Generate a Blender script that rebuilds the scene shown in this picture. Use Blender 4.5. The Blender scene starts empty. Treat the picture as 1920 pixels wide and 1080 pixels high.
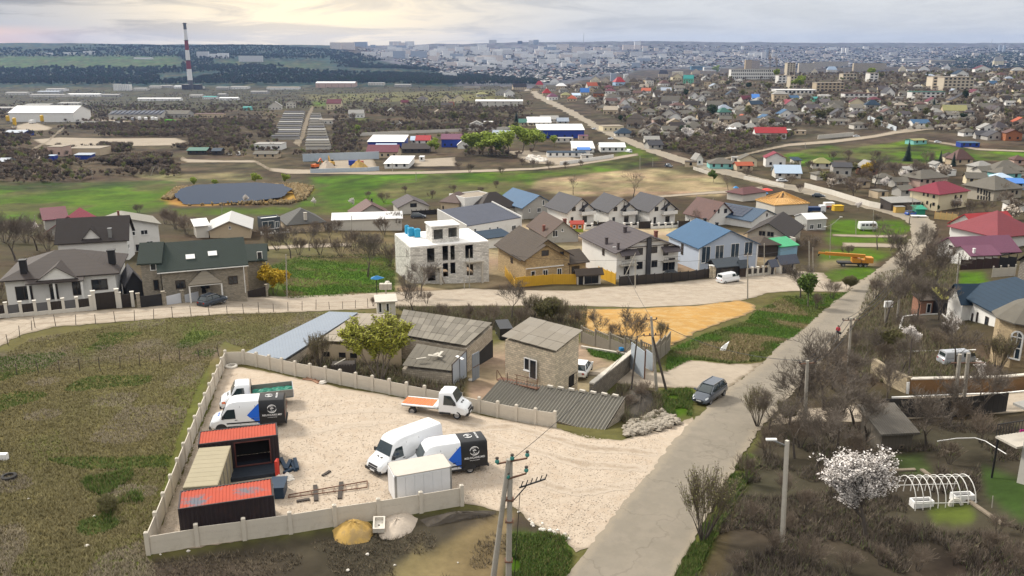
import bpy,math,random
import numpy as np
from mathutils import Vector as Vec,Matrix,geometry
R=math.radians
rnd=random.Random(11)
sc=bpy.context.scene
COL=sc.collection
# camera
CAMZ,FPX,YH=30.0,1600.0,95.0
TH=math.atan((540-YH)/FPX)
CT,ST=math.cos(TH),math.sin(TH)
cam=bpy.data.objects.new('camera',bpy.data.cameras.new('camera'))
COL.objects.link(cam)
cam.data.sensor_width=36.0
cam.data.lens=36.0*FPX/1920
cam.data.clip_start,cam.data.clip_end=1.0,40000
cam.location=(0,0,CAMZ)
cam.rotation_euler=(math.pi/2-TH,0,0)
sc.camera=cam
# sky and sun
SUN_EL,SUN_AZ=R(38),R(-48)
sund=Vec((math.sin(SUN_AZ)*math.cos(SUN_EL),math.cos(SUN_AZ)*math.cos(SUN_EL),math.sin(SUN_EL)))
world=bpy.data.worlds.new('World');sc.world=world
world.use_nodes=True
wn,wl=world.node_tree.nodes,world.node_tree.links
wn.clear()
def wnode(t,**k):
 n=wn.new(t)
 for a,b in k.items():setattr(n,a,b)
 return n
def wmath(op,a,b=None,clamp=False):
 n=wn.new('ShaderNodeMath');n.operation=op;n.use_clamp=clamp
 for i,v in enumerate((a,b)):
  if v is None:continue
  if isinstance(v,(int,float)):n.inputs[i].default_value=v
  else:wl.new(v,n.inputs[i])
 return n.outputs[0]
def wmix(f,a,b):
 n=wn.new('ShaderNodeMix');n.data_type='RGBA'
 for s,v in((n.inputs['Factor'],f),(n.inputs['A'],a),(n.inputs['B'],b)):
  if isinstance(v,(int,float)):s.default_value=v
  elif isinstance(v,tuple):s.default_value=(*v,1)
  else:wl.new(v,s)
 return n.outputs['Result']
sky=wnode('ShaderNodeTexSky',sky_type='NISHITA')
sky.sun_disc=False
sky.sun_elevation=SUN_EL
sky.sun_rotation=SUN_AZ
SKYS=0.12
tc=wn.new('ShaderNodeTexCoord')
sep=wn.new('ShaderNodeSeparateXYZ');wl.new(tc.outputs['Generated'],sep.inputs[0])
zz=wmath('MAXIMUM',sep.outputs['Z'],0.0)
def wnoise(scl,detail,rg,dist):
 mp=wn.new('ShaderNodeMapping');mp.inputs['Scale'].default_value=scl
 wl.new(tc.outputs['Generated'],mp.inputs[0])
 n=wn.new('ShaderNodeTexNoise');n.inputs['Scale'].default_value=1;n.inputs['Detail'].default_value=detail
 n.inputs['Roughness'].default_value=rg;n.inputs['Distortion'].default_value=dist
 wl.new(mp.outputs[0],n.inputs['Vector'])
 return n.outputs['Fac']
def wramp(v,a,b):
 n=wn.new('ShaderNodeMapRange');n.interpolation_type='SMOOTHSTEP'
 n.inputs['From Min'].default_value=a;n.inputs['From Max'].default_value=b
 wl.new(v,n.inputs['Value']);return n.outputs['Result']
def wdir(az,el):
 return(math.sin(az)*math.cos(el),math.cos(az)*math.cos(el),math.sin(el))
def wdot(d):
 n=wn.new('ShaderNodeVectorMath');n.operation='DOT_PRODUCT';n.inputs[1].default_value=d
 wl.new(tc.outputs['Generated'],n.inputs[0]);return wmath('MAXIMUM',n.outputs['Value'],0.0)
c1=wramp(wnoise((6,6,46),8,.6,.6),.42,.60)
c2=wramp(wnoise((22,22,120),6,.62,.8),.42,.66)
glow=wmath('POWER',wdot(wdir(R(-13),R(1.4))),48.0)
right=wmath('POWER',wdot(wdir(R(24),R(6))),9.0)
base=wmix(c1,(.74,.75,.78),(.37,.39,.45))
base=wmix(wmath('MULTIPLY',right,.85),base,(.90,.905,.90))
base=wmix(wmath('MULTIPLY',c2,.28),base,(.62,.64,.69))
left=wmath('POWER',wdot(wdir(R(-29),R(4.8))),30.0)
base=wmix(wmath('MULTIPLY',left,wmath('ADD',.42,wmath('MULTIPLY',c1,.5))),base,(.22,.235,.28))
base=wmix(wmath('MULTIPLY',glow,wmath('SUBTRACT',1.05,wmath('MULTIPLY',c1,.45)),True),base,(1.6,1.30,.84))
low=wramp(sep.outputs['Z'],.027,.017)
pink=wmath('POWER',wdot(wdir(R(-33),R(.8))),220.0)
base=wmix(wmath('MULTIPLY',wmath('MULTIPLY',pink,low),.9),base,(1.35,.80,.50))
zen=wmath('ADD',.64,wmath('MULTIPLY',zz,1.15))
base=wmix(wramp(zz,.08,.5),base,(.80,.775,.735))
vs=wn.new('ShaderNodeVectorMath');vs.operation='SCALE';wl.new(base,vs.inputs[0]);wl.new(wmath('DIVIDE',zen,SKYS),vs.inputs['Scale'])
full=wmix(.95,sky.outputs[0],vs.outputs[0])
bg=wn.new('ShaderNodeBackground');bg.inputs['Strength'].default_value=SKYS
wl.new(full,bg.inputs['Color'])
wo=wn.new('ShaderNodeOutputWorld');wl.new(bg.outputs[0],wo.inputs['Surface'])
sun=bpy.data.objects.new('sun',bpy.data.lights.new('sun','SUN'))
COL.objects.link(sun)
sun.data.energy=3.5
sun.data.angle=R(10)
sun.data.color=(1,.93,.82)
sun.rotation_euler=sund.to_track_quat('Z','Y').to_euler()
sun.location=(0,0,120)
vs_=sc.view_settings
vs_.view_transform='Standard';vs_.look='None';vs_.exposure=0.34;vs_.gamma=1.0;vs_.use_curve_mapping=False
RNG=np.random.default_rng
HAZE_D=0.000046
sc.cycles.max_bounces=5
sc.cycles.diffuse_bounces=2
sc.cycles.glossy_bounces=2
sc.cycles.transmission_bounces=3
sc.cycles.volume_bounces=0
sc.cycles.use_adaptive_sampling=True
sc.cycles.adaptive_threshold=0.012
sc.cycles.use_denoising=True
# pixel rays
def ray(px,py):
 x=(px-960)/FPX;y=-(py-540)/FPX
 return Vec((x,CT+y*ST,-ST+y*CT))
EYE=Vec((0,0,CAMZ))
def project(X,Y,Z):
 d=Y*CT-(Z-CAMZ)*ST
 u=Y*ST+(Z-CAMZ)*CT
 return 960+FPX*X/d,540-FPX*u/d
def sat(p):
 return FPX/(p.y*CT-(p.z-CAMZ)*ST)
def on_z(px,py,z):
 r=ray(px,py);return EYE+r*((z-CAMZ)/r.z)
def on_plane(px,py,p0,n):
 r=ray(px,py);return EYE+r*((p0-EYE).dot(n)/r.dot(n))
 # terrain heights: metres below the eye at photo points
HP=[(300,1060,30),(20,1060,29),(700,1060,30.2),(1150,1060,30.4),(1500,1060,29.5),(1900,1060,28),(30,850,29.6),(290,1000,30),(520,930,30),(860,930,30),(1000,850,30.2),(400,760,30.1),(700,750,30.3),(1200,830,30.8),(1280,770,32),(1370,830,31.2),(100,700,31),(420,665,30.9),(30,620,32),(200,592,32.6),(410,574,33.6),(550,575,35.2),(900,735,31.9),(1040,765,32.5),(1130,700,33.2),(1240,705,32.8),(1350,690,33.5),(1450,640,36),(925,665,34),(725,590,35.8),(1000,600,37),(1250,640,35.6),(1400,590,38.2),(1570,632,39),(1500,700,35),(1600,600,40.6),(1650,520,44),(1700,455,46.6),(1745,415,48),(700,572,37.5),(840,545,41.6),(1000,556,41),(1100,560,41),(1380,538,43),(1480,543,42.5),(840,528,43.3),(1000,535,42.8),(1200,525,43.5),(1310,500,44.4),(600,520,40),(700,520,42),(30,585,32.6),(100,570,33),(300,560,33.5),(20,500,36),(200,455,41),(450,445,43),(250,432,42.4),(560,425,45),(700,412,46.5),(800,400,47.5),(900,404,47),(1100,425,46.6),(1250,425,46.6),(1350,415,47),(1450,460,45.6),(1500,420,47),(1680,600,38),(1800,600,36.4),(1900,640,34),(1740,700,33.4),(1900,700,32.8),(1600,700,33.6),(1650,740,32),(1850,755,31),(1680,840,30),(1880,860,29.2),(1450,860,31),(1850,520,40.5),(1890,460,44),(1780,390,48.4),(1870,370,48.6),(1600,400,48.5),(0,400,48),(200,390,49.4),(440,372,51),(650,370,50.5),(900,345,51),(1100,340,51.3),(1250,310,52.2),(1400,360,50),(1550,330,51.2),(1800,300,51),(1600,280,53),(1450,262,55),(1700,250,53),(1900,240,50),(200,330,54),(600,320,55),(850,310,55),(1050,300,55),(1000,250,57),(1200,250,57),(300,250,60),(700,250,59),(60,240,62),(600,200,65),(950,195,62),(1100,200,58),(1300,200,54),(1500,200,49),(1750,200,45),(1900,180,40),(1240,150,45.5),(1500,142,38),(1700,140,34.5),(1900,132,29),(1060,166,57),(1380,142,42)]
HZ=[(-60,2050,92),(100,2050,91),(360,2050,92),(600,2000,90),(900,1900,84),(1100,1700,72),(-60,2900,62),(150,2900,62),(400,2900,64),(620,2900,66),(900,3000,80),(1150,2600,86),(1400,2300,80),(1650,2300,78),(1920,2100,62),(-60,3800,10),(150,3800,12),(400,3900,14),(600,4000,20),(760,4200,34),(900,4300,36),(1150,4300,50),(1400,4300,56),(1700,4300,58),(1950,3800,40),(-60,4500,-30),(150,4500,-28),(400,4700,-26),(560,4900,-26),(720,5200,-12),(900,5400,-8),(1150,5600,-22),(1400,5800,-4),(1700,5800,4),(1950,5600,-6),(720,6000,-34),(900,6200,-44),(1130,6200,-58),(1330,7400,-66),(1600,7600,-62),(1760,7900,-58),(1950,7400,-62),(-60,7500,60),(300,7500,60),(560,7800,60),(800,8200,20),(1150,9000,0),(1600,9600,-20),(1950,9600,-20),(-500,70,27),(-500,300,36),(2400,70,24),(2400,300,34),(-500,900,58),(2400,900,40),(-500,2500,70),(2400,2500,40),(-500,5000,-30),(2400,6000,-50),(960,26,30),(400,26,30),(1500,26,29.5),(-300,30,28.5),(2200,30,27)]
pts,vals=[],[]
for px,py,h in HP:
 r=ray(px,py);k=-h/r.z
 pts.append((r.x/r.y,math.log(r.y*k)));vals.append(h)
for px,Y,h in HZ:
 pts.append(((px-960)/FPX/CT,math.log(Y)));vals.append(h)
pts=np.array(pts);vals=np.array(vals)
def _phi(r2):
 r2=np.maximum(r2,1e-12);return .5*r2*np.log(r2)
_n=len(pts)
_d2=((pts[:,None]-pts[None])**2).sum(-1)
_A=np.zeros((_n+3,_n+3));_A[:_n,:_n]=_phi(_d2)+np.eye(_n)*.0004
_A[:_n,_n]=1;_A[:_n,_n+1:]=pts;_A[_n:,:_n]=_A[:_n,_n:].T
_b=np.zeros(_n+3);_b[:_n]=vals
_w=np.linalg.solve(_A,_b)
NA,NS=760,640
A0,A1,S0,S1=-1.5,1.5,math.log(22),math.log(9800)
ga=np.linspace(A0,A1,NA);gs=np.linspace(S0,S1,NS)
GH=np.zeros((NS,NA))
for j in range(NS):
 d2=(ga[:,None]-pts[None,:,0])**2+(gs[j]-pts[None,:,1])**2
 GH[j]=_phi(d2)@_w[:_n]+_w[_n]+ga*_w[_n+1]+gs[j]*_w[_n+2]
GA,GS=np.meshgrid(ga,gs)
GY=np.exp(GS);GX=GA*GY
def vnoise(x,y,seed=0):
 xi,yi=np.floor(x).astype(np.int64),np.floor(y).astype(np.int64)
 fx,fy=x-xi,y-yi
 fx=fx*fx*(3-2*fx);fy=fy*fy*(3-2*fy)
 def h(i,j):
  n=(i*374761393+j*668265263+seed*1442695041)&0x7fffffff
  n=((n^(n>>13))*1274126177)&0x7fffffff
  return((n^(n>>16))&0xffff)/65535.0
 return(h(xi,yi)*(1-fx)+h(xi+1,yi)*fx)*(1-fy)+(h(xi,yi+1)*(1-fx)+h(xi+1,yi+1)*fx)*fy
GH+=np.clip((GY-1500)/2500,0,1)*((vnoise(GX/260,GY/260,3)-.5)*14+(vnoise(GX/90,GY/90,4)-.5)*5)
GZ=CAMZ-GH
def gz(X,Y):
 X=np.asarray(X,float);Y=np.maximum(np.asarray(Y,float),22.5)
 fa=np.clip((X/Y-A0)/(A1-A0)*(NA-1),0,NA-1.001);fs=np.clip((np.log(Y)-S0)/(S1-S0)*(NS-1),0,NS-1.001)
 i,j=fa.astype(int),fs.astype(int);u,v=fa-i,fs-j
 return(GZ[j,i]*(1-u)+GZ[j,i+1]*u)*(1-v)+(GZ[j+1,i]*(1-u)+GZ[j+1,i+1]*u)*v
def gz1(x,y):return float(gz(x,y))
_sv=np.linspace(S0,S1,2400);_yv=np.exp(_sv)
def W(px,py):
 r=ray(px,py)
 zr=CAMZ+_yv*(r.z/r.y)
 zt=gz(_yv*(r.x/r.y),_yv)
 k=np.nonzero(zr<=zt)[0]
 if len(k)==0:y=6000.0
 else:
  k=k[0]
  if k==0:y=_yv[0]
  else:
   d0=zr[k-1]-zt[k-1];d1=zr[k]-zt[k]
   y=_yv[k-1]+(_yv[k]-_yv[k-1])*d0/(d0-d1)
 x=y*r.x/r.y
 return Vec((x,y,gz1(x,y)))
def cp(ox,oy,s):return lambda x,y:(ox+x/s,oy+y/s)
cA=cp(260,620,2.4542);cB=cp(640,640,2.4547);cC=cp(440,540,3.6923);cD=cp(880,540,3.6);cE=cp(0,360,3.6923)
cF=cp(720,340,4.8);cG=cp(1080,340,4.8);cH=cp(1440,340,3.857);cI=cp(1360,560,3.4286);cJ=cp(1240,780,2.8235)
cL=cp(540,60,3);cM=cp(1080,60,3.6);cN=cp(1440,60,3.6)
t1=cp(960,120,8);t2=cp(1200,120,8);t3=cp(1440,90,8);t4=cp(1680,90,8);t5=cp(1200,240,8);t6=cp(1440,220,8);t7=cp(1680,210,8);t8=cp(1640,310,6.857)
u1=cp(0,130,4.909);u2=cp(240,130,4.909);u3=cp(480,130,4.909);u4=cp(680,220,6.857);u5=cp(940,200,6.857);u6=cp(600,60,6.4);u7=cp(880,60,6.4);u8=cp(1160,60,6.4)
w1=cp(480,330,4.697);w2=cp(1640,440,4.911);w3=cp(1640,640,4.911);w4=cp(1380,420,6.4);w5=cp(1640,820,4.154);w6=cp(1280,700,2.842);w7=cp(600,940,4);w8=cp(1080,640,5.4)
v1=cp(380,690,7.716);v2=cp(680,720,4.908);v3=cp(310,780,4.908);v4=cp(900,820,4.15)
# materials
MATS={}
def mat(name,col,rg=.8,var=.12,scale=2.0,bump=0.0,bscale=None,metal=0.0,pat=None,col2=None,spec=.3,pscale=1.0,attr=None,emit=None,coat=0.0,dirt=0.0,dcol=(.10,.085,.065),stretch=None):
 if name in MATS:return MATS[name]
 m=bpy.data.materials.new(name);m.use_nodes=True
 nt=m.node_tree;N,L=nt.nodes,nt.links
 b=N['Principled BSDF']
 b.inputs['Roughness'].default_value=rg;b.inputs['Metallic'].default_value=metal
 b.inputs['Specular IOR Level'].default_value=spec
 if coat:b.inputs['Coat Weight'].default_value=coat;b.inputs['Coat Roughness'].default_value=.1
 tcn=N.new('ShaderNodeTexCoord');vec=tcn.outputs['Object']
 if stretch:
  mp0=N.new('ShaderNodeMapping');mp0.inputs['Scale'].default_value=stretch;L.new(vec,mp0.inputs[0]);nvec=mp0.outputs[0]
 else:nvec=vec
 def noise(s,d=5,ro=.6,v=None):
  n=N.new('ShaderNodeTexNoise');n.inputs['Scale'].default_value=s;n.inputs['Detail'].default_value=d;n.inputs['Roughness'].default_value=ro
  L.new(v or nvec,n.inputs['Vector']);return n.outputs['Fac']
 def mth(op,a,c=None,clamp=False):
  n=N.new('ShaderNodeMath');n.operation=op;n.use_clamp=clamp
  for i,v in enumerate((a,c)):
   if v is None:continue
   if isinstance(v,(int,float)):n.inputs[i].default_value=v
   else:L.new(v,n.inputs[i])
  return n.outputs[0]
 def mix(f,a,c,mode='MIX'):
  n=N.new('ShaderNodeMix');n.data_type='RGBA';n.blend_type=mode
  for s,v in((n.inputs['Factor'],f),(n.inputs['A'],a),(n.inputs['B'],c)):
   if isinstance(v,(int,float)):s.default_value=v
   elif isinstance(v,tuple):s.default_value=(*v,1)
   else:L.new(v,s)
  return n.outputs['Result']
 def ramp(v,a,c):
  n=N.new('ShaderNodeMapRange');n.inputs['From Min'].default_value=a;n.inputs['From Max'].default_value=c
  n.interpolation_type='SMOOTHSTEP';L.new(v,n.inputs['Value']);return n.outputs['Result']
 if attr:
  a=N.new('ShaderNodeAttribute');a.attribute_name=attr;c=a.outputs['Color']
 else:c=mix(0.0,col,col)
 hgt=None
 sp=N.new('ShaderNodeSeparateXYZ');L.new(vec,sp.inputs[0])
 xy=mth('ADD',sp.outputs[0],sp.outputs[1])
 if pat in('brick','block','stone'):
  cb=N.new('ShaderNodeCombineXYZ');L.new(xy,cb.inputs[0]);L.new(sp.outputs[2],cb.inputs[1])
  br=N.new('ShaderNodeTexBrick')
  br.inputs['Scale'].default_value=1.0
  w,h={'brick':(.26,.085),'block':(.42,.21),'stone':(.5,.25)}[pat]
  br.inputs['Brick Width'].default_value=w*pscale;br.inputs['Row Height'].default_value=h*pscale;br.inputs['Mortar Size'].default_value=.016*pscale
  br.inputs['Mortar Smooth'].default_value=.3;br.inputs['Bias'].default_value=0
  L.new(cb.outputs[0],br.inputs['Vector'])
  br.inputs['Color1'].default_value=(*[min(1,x*1.18)for x in col],1);br.inputs['Color2'].default_value=(*[x*.78 for x in col],1)
  br.inputs['Mortar'].default_value=(*(col2 or tuple(x*.5 for x in col)),1)
  c=br.outputs['Color'];hgt=mth('SUBTRACT',1.0,br.outputs['Fac'])
 elif pat=='tile':
  wv=mth('FRACT',mth('MULTIPLY',sp.outputs[2],3.2*pscale))
  rb=mth('ABSOLUTE',mth('SINE',mth('MULTIPLY',xy,14.0)))
  hgt=mth('ADD',mth('MULTIPLY',wv,.8),mth('MULTIPLY',rb,.3))
  c=mix(mth('MULTIPLY',ramp(wv,.22,.02),.5),c,tuple(x*.45 for x in col))
 elif pat=='corr':
  rb=mth('ABSOLUTE',mth('SINE',mth('MULTIPLY',sp.outputs[0],math.pi/.19*pscale)))
  hgt=rb;c=mix(mth('MULTIPLY',ramp(rb,.5,.05),.55),c,col2 or tuple(x*.5 for x in col))
 elif pat=='rib':
  rb=mth('FRACT',mth('MULTIPLY',xy,2.2*pscale));hgt=ramp(rb,.08,.16)
  c=mix(mth('MULTIPLY',ramp(rb,.12,.02),.35),c,tuple(x*.5 for x in col))
 elif pat=='plank':
  rb=mth('FRACT',mth('MULTIPLY',xy,7.0*pscale));hgt=ramp(rb,.04,.1)
  c=mix(mth('MULTIPLY',ramp(rb,.1,.02),.6),c,tuple(x*.35 for x in col))
 elif pat=='floors':
  fz=mth('FRACT',mth('MULTIPLY',sp.outputs[2],1/3.0));fx=mth('FRACT',mth('MULTIPLY',xy,1/3.4))
  k=mth('MULTIPLY',mth('MULTIPLY',ramp(fz,.30,.36),ramp(fz,.82,.76)),mth('MULTIPLY',ramp(fx,.25,.3),ramp(fx,.8,.75)))
  c=mix(mth('MULTIPLY',k,.75),c,(.10,.11,.14))
 if var:
  n1=noise(scale,6,.65);n2=noise(scale*.17,4,.6)
  f=mth('ADD',mth('MULTIPLY',mth('SUBTRACT',n1,.5),2.2*var),mth('MULTIPLY',mth('SUBTRACT',n2,.5),2.6*var))
  vm=N.new('ShaderNodeVectorMath');vm.operation='SCALE';L.new(c,vm.inputs[0]);L.new(mth('ADD',1.0,f),vm.inputs['Scale'])
  c=vm.outputs[0]
 if dirt:
  d=mth('MULTIPLY',ramp(noise(scale*.6+.3,8,.72),.5,.68),dirt);c=mix(d,c,dcol)
 if pat not in('brick','block','stone')and col2 and pat!='corr':
  c=mix(ramp(noise(scale*.35,7,.7),.47,.6),c,col2)
 L.new(c,b.inputs['Base Color'])
 if emit:b.inputs['Emission Color'].default_value=(*emit,1);b.inputs['Emission Strength'].default_value=1
 if bump or hgt is not None:
  bp=N.new('ShaderNodeBump');bp.inputs['Strength'].default_value=max(bump,.5 if hgt is not None else 0);bp.inputs['Distance'].default_value=.04
  nb=noise(bscale or scale*4,6,.65)
  L.new(mth('ADD',hgt,mth('MULTIPLY',nb,bump or .1))if hgt is not None else nb,bp.inputs['Height'])
  L.new(bp.outputs[0],b.inputs['Normal'])
 MATS[name]=m
 return m
 # mesh building
class MB:
 def __init__(s):s.v,s.f,s.m=[],[],[]
 def add(s,vs,fs,mi=0):
  o=len(s.v);s.v+=[tuple(v)for v in vs];s.f+=[tuple(i+o for i in f)for f in fs];s.m+=[mi]*len(fs)
  return s
 def box(s,x0,x1,y0,y1,z0,z1,mi=0):
  return s.add([(x0,y0,z0),(x1,y0,z0),(x1,y1,z0),(x0,y1,z0),(x0,y0,z1),(x1,y0,z1),(x1,y1,z1),(x0,y1,z1)],[(0,3,2,1),(4,5,6,7),(0,1,5,4),(1,2,6,5),(2,3,7,6),(3,0,4,7)],mi)
 def bar(s,a,b,w,h=None,mi=0):
  a,b=Vec(a),Vec(b);d=(b-a);h=h or w
  if d.length<1e-6:return s
  d.normalize();up=Vec((0,0,1))if abs(d.z)<.95 else Vec((1,0,0))
  x=d.cross(up).normalized()*w/2;y=x.cross(d).normalized()*h/2
  return s.add([a-x-y,a+x-y,a+x+y,a-x+y,b-x-y,b+x-y,b+x+y,b-x+y],[(0,1,2,3),(7,6,5,4),(0,4,5,1),(1,5,6,2),(2,6,7,3),(3,7,4,0)],mi)
 def tube(s,a,b,r0,r1=None,n=8,mi=0,cap=True):
  a,b=Vec(a),Vec(b);r1=r0 if r1 is None else r1;d=b-a
  if d.length<1e-6:return s
  d.normalize();up=Vec((0,0,1))if abs(d.z)<.95 else Vec((1,0,0))
  x=d.cross(up).normalized();y=d.cross(x)
  vs=[]
  for p,r in((a,r0),(b,r1)):
   for i in range(n):
    t=2*math.pi*i/n;vs.append(p+x*(r*math.cos(t))+y*(r*math.sin(t)))
  fs=[(i,(i+1)%n,n+(i+1)%n,n+i)for i in range(n)]
  if cap:fs+=[tuple(range(n-1,-1,-1)),tuple(range(n,2*n))]
  return s.add(vs,fs,mi)
 def path(s,pp,r,n=5,mi=0):
  for a,b in zip(pp,pp[1:]):s.tube(a,b,r,r,n,mi)
  return s
 def slab(s,top,t,mi=0):
  n=len(top);lo=[(p[0],p[1],p[2]-t)for p in top]
  return s.add(list(top)+lo,[tuple(range(n)),tuple(range(2*n-1,n-1,-1))]+[(i,i+n,(i+1)%n+n,(i+1)%n)for i in range(n)],mi)
 def lathe(s,prof,n=12,c=(0,0),mi=0):
  vs=[];
  for r,z in prof:
   for i in range(n):t=2*math.pi*i/n;vs.append((c[0]+r*math.cos(t),c[1]+r*math.sin(t),z))
  k=len(prof)
  fs=[(j*n+i,j*n+(i+1)%n,(j+1)*n+(i+1)%n,(j+1)*n+i)for j in range(k-1)for i in range(n)]
  fs+=[tuple(range(n-1,-1,-1)),tuple(range((k-1)*n,k*n))]
  return s.add(vs,fs,mi)
 def mesh(s,name,mats,smooth=False):
  me=bpy.data.meshes.new(name)
  me.from_pydata(s.v,[],s.f)
  for m in(mats if isinstance(mats,(list,tuple))else[mats]):me.materials.append(m)
  if any(s.m):me.polygons.foreach_set('material_index',s.m)
  if smooth:me.polygons.foreach_set('use_smooth',[True]*len(s.f));me.set_sharp_from_angle(angle=R(38))
  me.update()
  return me
 def bd(s,name,mats,parent=None,smooth=False,**k):
  return link(name,s.mesh(name,mats,smooth),parent,**k)
def link(name,me,parent=None,loc=None,rz=None,**props):
 o=bpy.data.objects.new(name,me);COL.objects.link(o)
 if parent is not None:o.parent=parent
 if loc is not None:o.location=loc
 if rz is not None:o.rotation_euler=(0,0,rz)
 for k,v in props.items():o[k]=v
 return o
LABELS={}
def tag(o,lx,cat,gp=None):
 o['label']=lx;o['category']=cat
 if gp:o['group']=gp
 LABELS.setdefault(lx,[]).append(o)
 return o
def tg(name,lx,cat,loc=(0,0,0),rz=0.0,gp=None):
 o=bpy.data.objects.new(name,None);COL.objects.link(o)
 o.empty_display_size=.3;o.location=loc;o.rotation_euler=(0,0,rz)
 return tag(o,lx,cat,gp)
KIDS={}
def dup(root,loc,rz,lx,gp=None,scale=1.0):
 r=root.copy();COL.objects.link(r);r.location=loc;r.rotation_euler=(0,0,rz);r.scale=(scale,)*3
 tag(r,lx,root['category'],gp or root.get('group'))
 for ch in KIDS.get(root.name)or list(root.children):
  c=ch.copy();COL.objects.link(c);c.parent=r
  for g in list(ch.children):
   d=g.copy();COL.objects.link(d);d.parent=c
 return r
def mesh_np(name,V,F,mats,mi=None,col=None,smooth=False):
 me=bpy.data.meshes.new(name)
 V=np.ascontiguousarray(V,np.float32);F=np.ascontiguousarray(F,np.int32);k=F.shape[1]
 me.vertices.add(len(V));me.vertices.foreach_set('co',V.ravel())
 me.loops.add(F.size);me.loops.foreach_set('vertex_index',F.ravel())
 me.polygons.add(len(F));me.polygons.foreach_set('loop_start',np.arange(0,F.size,k,dtype=np.int32))
 try:me.polygons.foreach_set('loop_total',np.full(len(F),k,np.int32))
 except Exception:pass
 for m in(mats if isinstance(mats,(list,tuple))else[mats]):me.materials.append(m)
 if mi is not None:me.polygons.foreach_set('material_index',np.ascontiguousarray(mi,np.int32))
 if smooth:me.polygons.foreach_set('use_smooth',np.ones(len(F),bool))
 if col is not None:
  ca=me.color_attributes.new('Col','FLOAT_COLOR','POINT')
  ca.data.foreach_set('color',np.concatenate([col,np.ones((len(col),1))],1).astype(np.float32).ravel())
 me.update(calc_edges=True)
 return me
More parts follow.
